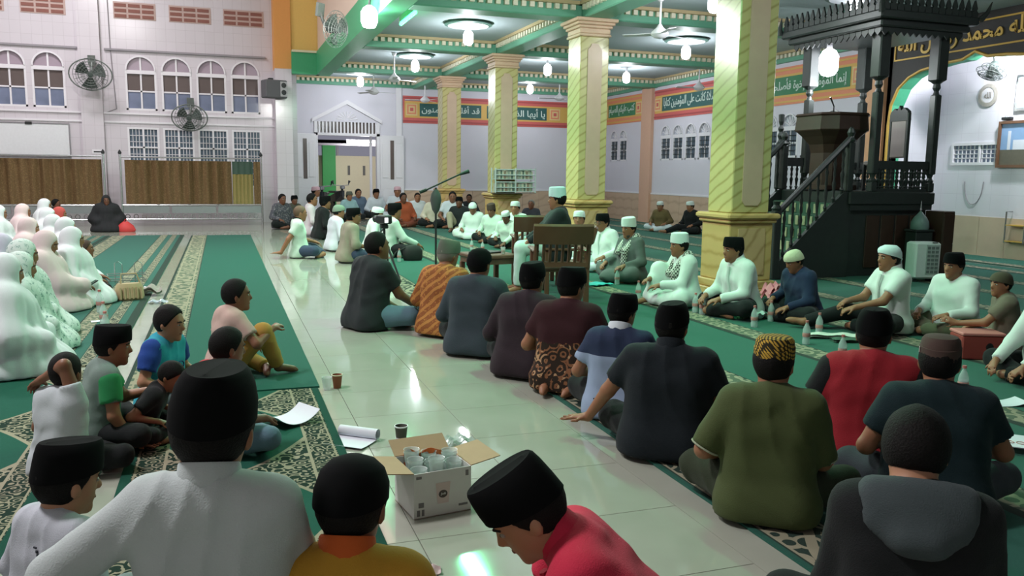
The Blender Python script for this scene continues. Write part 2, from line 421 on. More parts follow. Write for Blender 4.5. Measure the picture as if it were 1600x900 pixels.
def person(label, base, heading, s=1.0, lean=4.0, legs='cross', la=None, ra=None, head=(0, 0, 0), hair='short', cap=None, capm=None,
           shirt=None, sleeve='short', pants=None, sk='tan', vox=0.014, hs=1.0, fat=1.0, twist=0.0, face=True, collar=None, robe=False,
           seat=0.0, hairm=None, group=None, cat='person', lhand=None, rhand=None, extra=None, folds=0.0055, hood=None, mukena=None, beard=False, hem=None,
           glasses=False, side=0.0, bare=True, elbow_out=0.0, flap=True, sleevem=None, slen=0.66, hint=None, raglan=True):
    """la / ra: wrist targets in body frame (x right, y forward, z up) in metres of an adult; head = yaw, pitch(down +), roll in degrees"""
    x, y = base; seed = (len(label)*1.37+x*3.1+y*1.7) % 6.28
    P0 = np.array([0, 0, 0.11+seat])
    Rl = rotz(-math.radians(twist)) @ roty(math.radians(side)) @ rotx(-math.radians(lean))
    SP = lambda hx, hy, hz: P0+Rl @ np.array([hx, hy, hz])
    neck = SP(0, -0.01, 0.462)
    Rn = rotz(-math.radians(twist)) @ roty(math.radians(side*0.5)) @ rotx(-math.radians(lean*0.6))
    hc = neck+Rn @ np.array([0, 0.035, 0.132])*(0.4+0.6*hs)
    Rh = rotz(-math.radians(head[0]+twist)) @ rotx(-math.radians(head[1])) @ roty(math.radians(head[2]))
    hc = hc+Rh @ np.array([0, 0.02, 0])*math.sin(math.radians(abs(head[1])))*1.5
    H = lambda a: hc+Rh @ (np.array(a, float)*hs)
    # ---- skeleton
    sh = {-1: SP(-0.168*fat**0.5, -0.005, 0.415), 1: SP(0.168*fat**0.5, -0.005, 0.415)}
    if legs == 'cross':
        K = {q: np.array([q*0.34, 0.23, 0.13]) for q in (-1, 1)}; A = {q: np.array([-q*0.09, 0.36-0.03*q, 0.055]) for q in (-1, 1)}; T = {q: np.array([-q*0.20, 0.30, 0.035]) for q in (-1, 1)}
    elif legs == 'kneel':
        K = {q: np.array([q*0.17, 0.36, 0.085]) for q in (-1, 1)}; A = {q: np.array([q*0.11, -0.06, 0.055]) for q in (-1, 1)}; T = {q: np.array([q*0.08, -0.2, 0.035]) for q in (-1, 1)}
    elif legs == 'kneeup':
        K = {-1: np.array([-0.32, 0.24, 0.12]), 1: np.array([0.2, 0.27, 0.40])}; A = {-1: np.array([0.08, 0.34, 0.055]), 1: np.array([0.14, 0.42, 0.06])}; T = {-1: np.array([0.18, 0.30, 0.035]), 1: np.array([0.15, 0.55, 0.03])}
    elif legs == 'kneesup':
        K = {q: np.array([q*0.2, 0.30, 0.40]) for q in (-1, 1)}; A = {q: np.array([q*0.13, 0.42, 0.06]) for q in (-1, 1)}; T = {q: np.array([q*0.14, 0.56, 0.03]) for q in (-1, 1)}
    elif legs == 'side':
        K = {-1: np.array([-0.20, 0.34, 0.11]), 1: np.array([0.30, 0.28, 0.11])}; A = {-1: np.array([0.14, 0.45, 0.055]), 1: np.array([0.30, -0.10, 0.055])}; T = {-1: np.array([0.26, 0.47, 0.035]), 1: np.array([0.33, -0.24, 0.035])}
    elif legs == 'out':
        K = {-1: np.array([-0.32, 0.24, 0.12]), 1: np.array([0.16, 0.38, 0.17])}; A = {-1: np.array([0.05, 0.36, 0.055]), 1: np.array([0.22, 0.76, 0.06])}; T = {-1: np.array([0.16, 0.34, 0.035]), 1: np.array([0.27, 0.87, 0.075])}
    elif legs == 'chair':
        K = {q: np.array([q*0.13, 0.42, 0.10+seat]) for q in (-1, 1)}; A = {q: np.array([q*0.12, 0.45, 0.075]) for q in (-1, 1)}; T = {q: np.array([q*0.14, 0.59, 0.035]) for q in (-1, 1)}
    elif legs == 'crouch':
        K = {q: np.array([q*0.17, 0.30, 0.075]) for q in (-1, 1)}; A = {q: np.array([q*0.12, -0.10, 0.05]) for q in (-1, 1)}; T = {q: np.array([q*0.1, -0.22, 0.035]) for q in (-1, 1)}
    hips = {q: np.array([q*0.09, 0.0, 0.11+seat]) for q in (-1, 1)}
    dflt = {-1: (-0.22, 0.27, 0.23+seat), 1: (0.22, 0.27, 0.23+seat)}
    tgt = {-1: la or dflt[-1], 1: ra or dflt[1]}; W = {}; E = {}
    for q in (-1, 1):
        hint_ = (q*(0.55+elbow_out), -0.75, -0.45)
        if tgt[q][2] > 0.55+seat: hint_ = (q*1.0, 0.1, 0.3)
        if hint is not None and hint.get(q): hint_ = hint[q]
        E[q], W[q] = ik(sh[q], tgt[q], 0.27, 0.245, hint_)
    # ---- body
    torso = [cap_(SP(-0.085, 0, 0.0), SP(0.085, 0, 0.0), 0.112*fat, None, 0.05), cap_(SP(-0.07, 0.0, 0.13), SP(0.07, 0.0, 0.13), 0.098*fat, None, 0.06),
             cap_(SP(-0.085, 0, 0.29), SP(0.085, 0, 0.29), 0.107*fat, None, 0.06), cap_(SP(-0.13, -0.015, 0.395), SP(0.13, -0.015, 0.395), 0.068, None, 0.06)]
    for q in (-1, 1): torso.append(cap_(SP(q*0.03, -0.03, 0.445), SP(q*0.12, -0.015, 0.41), 0.052, 0.058, 0.05))
    hp = [cap_(SP(0, -0.02, 0.42), H((0, -0.015, -0.06)), 0.062, 0.055*hs, 0.04), ell_(H((0, -0.006, 0.018)), np.array([0.077, 0.097, 0.099])*hs, 0.03, Rh),
          ell_(H((0, 0.02, -0.048)), np.array([0.058, 0.068, 0.075])*hs, 0.045, Rh)]
    if face:
        hp += [cap_(H((0, 0.086, 0.008)), H((0, 0.103, -0.026)), 0.009*hs, 0.0145*hs, 0.018), ell_(H((0, 0.078, -0.060)), np.array([0.026, 0.014, 0.016])*hs, 0.018, Rh),
               cap_(H((0, 0.07, -0.098)), H((0, 0.072, -0.102)), 0.021*hs, None, 0.03), cap_(H((-0.032, 0.076, 0.026)), H((0.032, 0.076, 0.026)), 0.0115*hs, None, 0.02)]
    for q in (-1, 1): hp += [ell_(H((q*0.079, -0.006, -0.012)), np.array([0.012, 0.021, 0.033])*hs, 0.008, Rh @ rotz(q*0.35))]
    arms = []; hands = []
    for q in (-1, 1):
        arms += [cap_(sh[q], E[q], 0.052*fat**0.5, 0.041, 0.035), cap_(E[q], W[q], 0.041, 0.0265, 0.02)]
        spec = lhand if q < 0 else rhand
        fd = (W[q]-E[q])/np.linalg.norm(W[q]-E[q])
        if spec is None: spec = dict(f=fd+np.array([-q*0.3, 0.2, -0.15]), n=(q*0.25, 0.2, 1), curl=0.55)
        hands += hand_prims(W[q], spec['f'], spec['n'], -1 if q > 0 else 1, spec.get('curl', 0.5), 1.0, spec.get('spread', 0.0))
    legp = []; feet = []
    for q in (-1, 1):
        legp += [cap_(hips[q], K[q], 0.088*fat**0.5, 0.058, 0.04), cap_(K[q], A[q], 0.056, 0.036, 0.02)]
        fdir = T[q]-A[q]
        feet += [cap_(A[q], T[q], 0.036, 0.028, 0.02), cap_(A[q]+fdir*0.8+np.array([0, 0, -0.006]), T[q]+fdir*0.25+np.array([0, 0, -0.006]), 0.026, 0.018, 0.02)]
    if mukena is None:
        body = torso+legp+feet+arms+hp+hands
    else:
        body = torso+arms+hp+(hands if extra else [])
    me = sdf_mesh('person', body, vox*1.18, floor=0.004); cv = vox*1.56
    zc = 0.014 if (x > 1.6 or (-3.9 < x < -0.8 and 6.8 < y < 20.5) or (-0.7 < x < 0.62 and 1.2 < y < 20.2) or (-1.95 < x < -0.8 and 1.2 < y < 6.8)) and y < 25 else 0.0
    o = obj('person', me, skin(sk), None, (x, y, zc), (0, 0, -math.radians(heading)))
    o.scale = (s, s, s); tag(o, label, cat, group)
    Mh = Matrix([[Rh[i][j]*hs for j in range(3)]+[hc[i]] for i in range(3)]+[[0, 0, 0, 1]])
    def onhead(name, kind, m):
        c = obj(name, head_extra(kind), m, o); c.matrix_local = Mh; return c
    if face:
        for q in 'lr':
            onhead('eye', 'eye_'+q, [mat('eye_white', '#978b82', 0.4), mat('eye_dark', '#15100d', 0.2)]); onhead('eyebrow', 'brow_'+q, mat('brow', '#1a1412', 0.8))
        onhead('lips', 'lips', mat('lips', '#7d4a42', 0.5))
    if glasses: onhead('glasses', 'glasses', mat('black_plastic', '#141414', 0.35))
    if beard:
        bp = [ell_(H((0, 0.022, -0.062)), np.array([0.061, 0.069, 0.074])*hs, 0.01, Rh)]
        n1 = Rh @ np.array([0, 0.0, 1.0])
        bm = sdf_mesh('beard', bp, min(vox, 0.012), clip=[(n1, float(n1 @ H((0, 0, -0.072))))]); obj('beard', bm, mat('beard_grey', '#4a4744', 0.9), o)
    # ---- hair
    if hair and mukena is None:
        nv = Rh @ np.array([0, 0.86, -0.51]); nz = Rh @ np.array([0, 0.25, -1.0]); g = 0.011 if hair == 'short' else 0.006 if hair == 'crop' else 0.019
        hm = sdf_mesh('hair', [ell_(H((0, -0.008, 0.019)), (np.array([0.0775, 0.098, 0.100])+g)*hs, 0.01, Rh)], min(vox, 0.011 if vox < 0.016 else 0.016), folds=(0.0022 if hair == 'short' else 0.003 if hair == 'long' else 0), fseed=seed,
                      clip=[(nv, float(nv @ H((0, 0.026 if hair != 'long' else 0.032, 0.008)))), (nz, float(nz @ H((0, 0, -0.075 if hair != 'long' else -0.058))))]+([(Rh @ np.array([0, 0, 1.0]), float((Rh @ np.array([0, 0, 1.0])) @ H((0, 0, 0.055))))] if cap else []))
        obj('hair', hm, hairm or mat('black_hair', '#0e0c0b', 0.75, var=0.3, scale=60, bump=0.5, bscale=160, spec=0.2), o)
    if cap:
        onhead('cap' if cap != 'wrap' else 'head_wrap', cap, capm)
    # ---- clothes
    G = 0.013
    if mukena is not None:
        hood_p = [ell_(H((0, -0.022, 0.015)), np.array([0.096, 0.116, 0.120])*hs, 0.03, Rh), cap_(H((0, -0.02, -0.05)), SP(0, 0.0, 0.40), 0.098, 0.15, 0.05),
                  cap_(SP(-0.12, 0, 0.38), SP(0.12, 0, 0.38), 0.10, None, 0.08), cap_(SP(0, 0.05, 0.30), np.array([0, 0.10, 0.08]), 0.20, 0.29, 0.10),
                  ell_((0, 0.10, 0.03), (0.37, 0.40, 0.20), 0.10)]
        for q in (-1, 1): hood_p += [cap_(sh[q], E[q], 0.11, 0.10, 0.08), cap_(E[q], W[q]+(W[q]-E[q])*0.02, 0.095, 0.07, 0.08)]
        hood_p.append(ell_(H((0, 0.105, -0.026)), np.array([0.068, 0.098, 0.090])*hs, 0.01, Rh, True))
        mm = sdf_mesh('prayer_robe', hood_p, vox*1.35, folds=0.0018, floor=0.006, fseed=seed, pleat=0.007)
        obj('prayer_robe', mm, mukena, o)
    else:
        if shirt is not None:
            sp = [cap_(p[1], p[2], p[3]+G+0.004, p[4]+G+0.004, p[5]) for p in torso]
            sp[0] = cap_(SP(-0.09, 0.005, 0.02), SP(0.09, 0.005, 0.02), 0.125*fat+0.004, None, 0.05)
            sp[1] = cap_(SP(-0.088, 0.005, 0.15), SP(0.088, 0.005, 0.15), 0.118*fat, None, 0.06); sp[2] = cap_(SP(-0.09, 0, 0.29), SP(0.09, 0, 0.29), 0.118*fat, None, 0.06)
            sp.append(cap_(SP(-0.075, 0.04, 0.05), SP(0.075, 0.04, 0.05), 0.105*fat, None, 0.06))
            if flap: sp.append(cap_(np.array([-0.10, -0.02, 0.05+seat]), np.array([0.10, -0.02, 0.05+seat]), 0.135*fat, None, 0.05))
            for q in (-1, 1):
                if sleeve == 'short':
                    e = sh[q]+(E[q]-sh[q])*slen; sp.append(cap_(sh[q], e, 0.069*fat**0.5, 0.066*fat**0.3, 0.035, True))
                elif sleeve == 'long':
                    sp.append(cap_(sh[q], E[q], 0.068*fat**0.5, 0.056, 0.035)); sp.append(cap_(E[q], E[q]+(W[q]-E[q])*0.94, 0.056, 0.044, 0.03, True))
                elif sleeve == 'rolled':
                    sp.append(cap_(sh[q], E[q], 0.068*fat**0.5, 0.056, 0.035)); sp.append(cap_(E[q], E[q]+(W[q]-E[q])*0.35, 0.056, 0.05, 0.03, True))
            if sleevem is not None:
                for q in (-1, 1):
                    pre = [cap_(sh[q]*0.85+SP(0, -0.01, 0.40)*0.15, sh[q]+(E[q]-sh[q])*0.3, 0.074*fat**0.5, 0.075*fat**0.5, 0.03), cap_(sh[q], sh[q]+(E[q]-sh[q])*slen, 0.075*fat**0.5, 0.072*fat**0.3, 0.03, True)]
                    if not raglan: pre = [cap_(sh[q]+(E[q]-sh[q])*0.08, sh[q]+(E[q]-sh[q])*slen, 0.078*fat**0.5, 0.072*fat**0.3, 0.03, True)]
                    obj('sleeve', sdf_mesh('sleeve', pre, cv, folds=folds, fseed=seed+q), sleevem, o)
            if robe:
                for q in (-1, 1):
                    sp += [cap_(hips[q], K[q], 0.11, 0.085, 0.06), cap_(K[q], A[q]*0.9+K[q]*0.1, 0.082, 0.07, 0.06)]
                sp.append(ell_((0, 0.16, 0.07), (0.24, 0.24, 0.09), 0.08))
            if collar is not None:
                cc = SP(0, -0.012, 0.465); 
                sp.append(cap_(SP(0, -0.018, 0.40), SP(0, -0.008, 0.482), 0.088, 0.074, 0.03, True))
            sm = sdf_mesh('shirt', sp, cv, folds=folds, floor=0.012, fseed=seed)
            obj('robe' if robe else 'shirt', sm, shirt, o)
            if hem is not None:
                for q in (-1, 1):
                    e = sh[q]+(E[q]-sh[q])*slen; d_ = (E[q]-sh[q])/np.linalg.norm(E[q]-sh[q]); u_ = np.cross(d_, [0, 1, 0.3]); u_ /= np.linalg.norm(u_); v_ = np.cross(d_, u_)
                    MB().tube([tuple(e+(u_*math.cos(t)+v_*math.sin(t))*0.067) for t in [2*math.pi*i/18 for i in range(19)]], 0.005, 5).build('sleeve_piping', hem, o)
            if collar is not None and vox < 0.02:
                c2 = MB(); R = []
                for k, (rr, zz) in enumerate(((0.068, 0.475), (0.084, 0.470), (0.078, 0.524), (0.073, 0.530), (0.068, 0.522))):
                    R.append([tuple(SP(rr*math.cos(t), -0.013+rr*1.02*math.sin(t), zz-0.012*(1 if math.sin(t) > 0.6 else 0)-0.02*math.sin(t))) for t in [2*math.pi*i/20 for i in range(20)]])
                c2.rings(R+[R[0]], caps=False); c2.build('collar', collar, o, True)
                if face and vox < 0.0125:
                    MB().tube([tuple(SP(0, yy, zz)) for yy, zz in ((0.098, 0.445), (0.128, 0.36), (0.137, 0.26), (0.139, 0.16), (0.142, 0.08))], [0.016]*5, 6).build('placket', collar, o, True)
            if hood is not None:
                hp2 = [ell_(SP(0, -0.105, 0.405), (0.15, 0.042, 0.10), 0.03, Rl), cap_(SP(-0.12, -0.06, 0.465), SP(0.12, -0.06, 0.465), 0.040, None, 0.04), cap_(SP(-0.03, -0.128, 0.33), SP(0.03, -0.128, 0.33), 0.026, None, 0.06),
                       cap_(SP(-0.115, -0.04, 0.455), SP(-0.08, 0.06, 0.435), 0.036, None, 0.03), cap_(SP(0.115, -0.04, 0.455), SP(0.08, 0.06, 0.435), 0.036, None, 0.03)]
                obj('hood', sdf_mesh('hood', hp2, cv, folds=0.004, fseed=seed), hood, o)
        if pants is not None:
            pp = [cap_(SP(-0.085, 0, 0.0), SP(0.085, 0, 0.0), 0.114*fat+G, None, 0.05)]
            for q in (-1, 1):
                pp += [cap_(hips[q], K[q], 0.088*fat**0.5+G, 0.058+G+0.006, 0.04), cap_(K[q], K[q]+(A[q]-K[q])*0.93, 0.062+G, 0.046+G, 0.02, True)]
            obj('trousers', sdf_mesh('trousers', pp, cv, folds=folds*0.9, floor=0.008, fseed=seed+2), pants, o)
    if extra: extra(o, dict(SP=SP, H=H, Rh=Rh, W=W, E=E, sh=sh, K=K, A=A, hc=hc, Mh=Mh, onhead=onhead, vox=vox))
    return o
# ------------------------------------------------------------------ surfaces
def m_floor():
    g = NT('floor_tile_glossy')
    n = g.noise(3.0, 5); n2 = g.noise(0.5, 2)
    c = g.mix(n, lin('#989c90'), lin('#a9aca0')); c = g.mix(g.math('MULTIPLY', n2, 0.35), c, lin('#9c9c8e'))
    m = g.out(c, 0.07, 0, 0.6); return m
def m_wall_tile(name, col, joint, w=0.25, hgt=0.33, rough=0.16):
    g = NT(name)
    o = g.xyz(); v = g.n('ShaderNodeCombineXYZ', {0: g.math('ADD', o[0], o[1]), 1: o[2], 2: 0.0}).outputs[0]
    b = g.n('ShaderNodeTexBrick', {'Vector': v, 'Scale': 1.0, 'Mortar Size': 0.004, 'Brick Width': w, 'Row Height': hgt, 'Bias': 0.0,
                                   'Color1': lin(col)+(1,), 'Color2': tuple(x*0.97 for x in lin(col))+(1,), 'Mortar': lin(joint)+(1,)}, offset=0.0)
    m = g.out(b.outputs['Color'], rough, 0, 0.45); g.bump(b.outputs['Fac'], -0.15, 0.003); return m
def m_marble(name, base, vein, scale=2.6, ang=0.6, soft=True):
    g = NT(name)
    mp = g.n('ShaderNodeMapping', {'Vector': g.tc.outputs['Object'], 'Rotation': (0.0, ang, 0.35)}).outputs[0]
    w = g.n('ShaderNodeTexWave', {'Vector': mp, 'Scale': scale, 'Distortion': 3.2, 'Detail': 3.0, 'Detail Scale': 1.6}, wave_type='BANDS', bands_direction='Z').outputs['Fac']
    f = g.math('POWER', w, 6.0)
    n = g.noise(4.0, 4)
    c = g.mix(n, tuple(v*0.9 for v in lin(base)), lin(base)); c = g.mix(g.math('MULTIPLY', f, 0.85), c, lin(vein))
    return g.out(c, 0.22, 0, 0.45)
M_FLOOR = m_floor(); M_JOINT = mat('tile_joint', '#8f8f84', 0.7)
M_WHITE_TILE = m_wall_tile('white_wall_tile', '#cdc6cd', '#bbb3ba')
M_PALE = mat('pale_wall_paint', '#cfcbd6', 0.6, var=0.03, scale=2)
M_WHITE = mat('white_paint', '#dcd8de', 0.5, var=0.03); M_CREAM = mat('cream_paint', '#dcd2b4', 0.6, var=0.04)
M_ORANGE = mat('orange_paint', '#dd9a55', 0.6, var=0.04); M_YELLOW = mat('yellow_paint', '#dfb968', 0.6, var=0.04)
M_GREEN = mat('green_paint', '#3f9a6b', 0.5, var=0.05); M_CEIL = mat('ceiling_paint', '#a2aeb2', 0.7, var=0.04, scale=1.5)
M_PINKWALL = mat('pinkish_wall', '#d9bfae', 0.7, var=0.04); M_GOLD = mat('gold_paint', '#c9a24e', 0.4, var=0.08, metal=0.2)
M_BRICKRED = mat('red_brick', '#84574f', 0.8, var=0.1); M_GREYLINE = mat('grey_trim', '#8f8a90', 0.6)
M_GLASS_DUSK = mat('dusk_window_glass', '#655a58', 0.12, spec=0.5, var=0.25, scale=1.2); M_GLASS_REFL = mat('window_glass_painted_reflections', '#727a92', 0.12, spec=0.5, var=0.6, scale=1.6)  # lower panes: bluish reflections put into the mottled colour
M_GLASS_PINK = mat('fanlight_glass', '#9d8e9a', 0.2, spec=0.5, var=0.2, scale=2.0)
M_GLASS_BLUE = mat('lower_window_glass', '#5d6b7a', 0.15, spec=0.5, var=0.3, scale=2.0)
M_STEEL = mat('polished_steel', '#b7b9bb', 0.22, metal=0.9, var=0.03); M_DARKMETAL = mat('dark_metal', '#2b2d2e', 0.45, metal=0.3)
M_RED_BAND = mat('red_band_paint', '#c35f5c', 0.6, var=0.05); M_ORANGE_BAND = mat('salmon_band_paint', '#d98a6a', 0.6, var=0.05)
M_YEL_BAND = mat('yellow_band_paint', '#d2a85c', 0.6, var=0.05); M_TEAL_PANEL = mat('teal_calligraphy_ground', '#2f5a58', 0.6, var=0.08)
M_GREEN_PANEL = mat('green_calligraphy_ground', '#3d7a56', 0.6, var=0.08); M_LETTER = mat('pale_lettering', '#c9d6cf', 0.5); M_LETTER_G = mat('gold_lettering', '#e0b860', 0.35, metal=0.1)
M_WAIN = m_marble('beige_wainscot_marble', '#c9ad97', '#b39a86', 1.2, 0.3); M_WAIN2 = mat('beige_wall_stone', '#c3ae97', 0.35, var=0.14, scale=3)
def m_vein(name, base, vein, freq):
    g = NT(name); o = g.xyz(); n = g.noise(2.2, 3); n2 = g.noise(9, 2)
    v = g.math('SUBTRACT', o[2], g.math('MULTIPLY', g.math('SUBTRACT', o[0], o[1]), 0.55))
    w = g.math('SINE', g.math('ADD', g.math('MULTIPLY', v, freq), g.math('MULTIPLY', n, 5.0)))
    f = g.math('POWER', g.math('ADD', g.math('MULTIPLY', w, 0.5), 0.5), 9.0)
    c = g.mix(n2, tuple(q*0.9 for q in lin(base)), lin(base)); c = g.mix(g.math('MULTIPLY', f, 0.75), c, lin(vein)); return g.out(c, 0.24, 0, 0.4)
M_MARBLE = m_vein('yellow_green_marble', '#bdb079', '#8f7f48', 40.0); M_PANEL = mat('dusty_rose_panel', '#bda08a', 0.35, var=0.08, scale=6)
M_PED = m_marble('ochre_marble', '#c6a36c', '#ab8852', 1.8, 0.5); M_PEDP = m_marble('ochre_panel_marble', '#c4a077', '#a07d55', 1.9, 0.9); M_CAPITAL = mat('sand_capital', '#c5a68b', 0.5, var=0.06)
M_BEAM_HAZE = mat('beam_green_hazed', '#5f9a80', 0.5, var=0.05)  # greyed copy of the slab green, haze put into the colour
M_BLACK_ARCH = mat('black_arch_paint', '#33302f', 0.5, var=0.1)

YL, YD, XR, XM = 25.3, 27.2, 12.8, 14.1      # window wall, door wall, right wall, niche back wall
ZC, ZB = 4.42, 4.16                            # gallery ceiling and beam soffit

# ------------------------------------------------------------------ floor with its tiles
floor_o = struct('floor', MB().box(-12, 15, -4, 27.4, -0.2, -0.012), M_JOINT)
TS = 0.6
tile_me = MB().bbox(0.0015, TS-0.0015, 0.0015, TS-0.0015, -0.012, 0.0, 0.0012).mesh('floor_tile')
for ix in range(-2, 4):                        # the bare aisle, tile by tile
    for iy in range(3, 34):
        x0 = 0.72-2*TS+ix*TS-0.0; y0 = iy*TS+0.19
        if ix in (-2, -1) and iy < 9: pass
        obj('floor_tile', tile_me, M_FLOOR, floor_o, (x0, y0, 0))
XA, XB = 0.72-4*TS, 0.72+2*TS; Y0T, Y1T = 3*TS+0.19, 34*TS+0.19
far = MB()                                     # the rest of the floor, too far or covered
for (a, b, c, d) in ((-12, XA, -4, 27.4), (XB, 15, -4, 27.4), (XA, XB, -4, Y0T), (XA, XB, Y1T, 27.4)):
    far.box(a, b, c, d, -0.012, 0.0)
fo = far.build('floor_surface', M_FLOOR, floor_o); fo['kind'] = 'stuff'

# ------------------------------------------------------------------ window wall (rear left)
def holes_wall(name, axis, pos, thick, u0, u1, z0, z1, holes, m, parent=None):
    """wall in the plane axis = pos, with rectangular holes (u0, u1, z0, z1)"""
    us = sorted({u0, u1, *[h[0] for h in holes], *[h[1] for h in holes]}); zs = sorted({z0, z1, *[h[2] for h in holes], *[h[3] for h in holes]})
    mb = MB()
    for a, b in zip(us, us[1:]):
        run = None
        for c, d in zip(zs, zs[1:]):
            inside = any(h[0] <= (a+b)/2 <= h[1] and h[2] <= (c+d)/2 <= h[3] for h in holes)
            if not inside: run = (run[0], d) if run else (c, d)
            if (inside or d == zs[-1]) and run:
                if axis == 'y': mb.box(a, b, pos, pos+thick, *run)
                else: mb.box(pos, pos+thick, a, b, *run)
                run = None
    return struct(name, mb, m, parent)

upw = [(-1.98+0.905*i, 0.39) for i in range(4)]+[(-4.22-0.905*i, 0.39) for i in range(4)]
lww = [(-1.98+0.905*i, 0.40) for i in range(4)]
holes = [(c-w, c+w, 3.08, 4.56) for c, w in upw]+[(c-w, c+w, 1.0, 2.62) for c, w in lww]
wall_rl = holes_wall('wall_rear_left', 'y', YL, 0.2, -12, 1.5, 0, 8.6, holes, M_WHITE_TILE)
WN = [0]
def frame_bar(win, name, a, b, z0, z1, y0, y1, m=M_WHITE): return MB().box(a, b, y0, y1, z0, z1).build(name, m, win)
def arched_window(cx, w, z0, z1, y, axis='y', glass=M_GLASS_DUSK, fan=M_GLASS_PINK, sunburst=False, grille=False):
    """arched window: four panes below, fanlight above; built in local x (along the wall), y (depth), z"""
    WN[0] += 1
    win = thing('window_%d' % WN[0], None, None); win['kind'] = 'structure'
    r = w-0.045; zs = z1-w-0.02
    arc = [(r*math.cos(t), zs+r*math.sin(t)) for t in [math.pi*i/14 for i in range(15)]]
    out = [(w*math.cos(t), zs+w*math.sin(t)) for t in [math.pi*i/14 for i in range(15)]]
    fr = MB()                                  # spandrel with the arched hole
    for i in range(14):
        (a0, b0), (a1, b1) = arc[i], arc[i+1]
        q = [(a0, b0), (a0, z1), (a1, z1), (a1, b1)] if True else None
        fr.add([(a0, 0.0, b0), (a0, 0.0, z1), (a1, 0.0, z1), (a1, 0.0, b1), (a0, 0.12, b0), (a0, 0.12, z1), (a1, 0.12, z1), (a1, 0.12, b1)], [(0, 1, 2, 3), (7, 6, 5, 4), (0, 3, 7, 4)])
    fr.box(r, w, 0, 0.12, zs, z1); fr.box(-w, -r, 0, 0.12, zs, z1)
    fr.build('spandrel', M_WHITE_TILE if axis == 'y' else M_PALE, win)
    ring = MB()                                # moulding round the arch
    for i in range(14):
        (a0, b0), (a1, b1) = arc[i], arc[i+1]; k = 1.12
        ring.add([(a0, -0.03, b0), (a0*k, -0.03, zs+(b0-zs)*k), (a1*k, -0.03, zs+(b1-zs)*k), (a1, -0.03, b1), (a0, 0.0, b0), (a0*k, 0.0, zs+(b0-zs)*k), (a1*k, 0.0, zs+(b1-zs)*k), (a1, 0.0, b1)], [(0, 1, 2, 3), (0, 3, 7, 4), (1, 5, 6, 2)])
    ring.build('arch_moulding', M_WHITE, win)
    f2 = MB(); f2.box(-w, -w+0.05, 0.0, 0.1, z0, zs); f2.box(w-0.05, w, 0.0, 0.1, z0, zs); f2.box(-w, w, 0.0, 0.1, z0, z0+0.05); f2.box(-w, w, -0.01, 0.11, zs-0.1, zs)
    f2.build('frame', M_WHITE, win)
    MB().box(-0.022, 0.022, 0.02, 0.08, z0+0.05, zs-0.1).build('mullion', M_WHITE, win)
    zm = (z0+zs-0.05)/2; MB().box(-w+0.05, w-0.05, 0.02, 0.08, zm-0.02, zm+0.02).build('transom', M_WHITE, win)
    for a, b in ((-w+0.05, -0.022), (0.022, w-0.05)):
        for c, d in ((z0+0.05, zm-0.02), (zm+0.02, zs-0.1)): MB().box(a, b, 0.045, 0.055, c, d).build('pane', (M_GLASS_REFL if c < zm-0.1 and glass is M_GLASS_DUSK else glass), win)
    fp = MB(); fp.prism([(x*1.0, z) for x, z in arc], 0.05, 0.06); fp.build('fanlight', fan, win)
    if sunburst:
        for t in [math.pi*i/7 for i in range(1, 7)]:
            MB().tube([(0, 0.035, zs), (r*math.cos(t), 0.035, zs+r*math.sin(t))], 0.018, 5).build('fanlight_bar', M_WHITE, win)
    else: MB().box(-0.022, 0.022, 0.02, 0.06, zs, zs+r).build('fanlight_bar', M_WHITE, win)
    if grille:
        g = MB()
        for i in range(1, 6): x = -w+0.05+(2*w-0.1)*i/6; g.tube([(x, 0.0, z0+0.05), (x, 0.0, zs-0.1)], 0.008, 4)
        for i in range(1, 5): z = z0+0.05+(zs-0.15-z0)*i/5; g.tube([(-w+0.05, 0.0, z), (w-0.05, 0.0, z)], 0.008, 4)
        q = g.build('grille', M_DARKMETAL, win)
    if axis == 'y': win.location = (cx, y, 0)
    else: win.location = (y, cx, 0); win.rotation_euler = (0, 0, -math.pi/2)
    return win
for c, w in upw[:6]: arched_window(c, w, 3.08, 4.56, YL)
for c, w in lww:                               # lower windows with square bars
    WN[0] += 1; win = thing('window_%d' % WN[0], None, None, (c, YL, 0)); win['kind'] = 'structure'
    f = MB()
    for a, b, q, d in ((-w, -w+0.05, 1.0, 2.62), (w-0.05, w, 1.0, 2.62), (-w+0.05, w-0.05, 2.57, 2.62), (-w+0.05, w-0.05, 1.0, 1.05), (-0.025, 0.025, 1.05, 2.57), (-w+0.05, w-0.05, 2.06, 2.10)): f.box(a, b, 0.0, 0.1, q, d)
    f.build('frame', M_WHITE, win)
    for a, b in ((-w+0.05, -0.025), (0.025, w-0.05)):
        for q, d in ((1.05, 2.06), (2.10, 2.57)): MB().box(a, b, 0.06, 0.07, q, d).build('pane', M_GLASS_BLUE, win)
        for i in range(1, 4): x = a+(b-a)*i/4; MB().box(x-0.008, x+0.008, 0.02, 0.036, 1.05, 2.57).build('bar', M_WHITE, win)
    for i in range(1, 9): z = 1.05+1.52*i/9; MB().box(-w+0.05, w-0.05, 0.02, 0.036, z-0.008, z+0.008).build('bar', M_WHITE, win)
for k, (xa, xb) in enumerate(((-6.2, -5.14), (-4.78, -3.72), (-2.58, -1.53), (-1.2, -0.12), (0.2, 1.28))):   # ventilation blocks
    v = MB().box(xa, xb, YL-0.012, YL+0.02, 5.48, 5.92).build('vent_block', mat('vent_terracotta', '#b59c96', 0.7), wall_rl)
    for i in range(3):
        for j in range(3):
            a = xa+0.03+i*(xb-xa-0.03)/3; z = 5.51+j*0.14
            MB().box(a, a+(xb-xa)/3-0.06, YL-0.022, YL, z, z+0.085).build('vent_slot', M_BRICKRED, v)
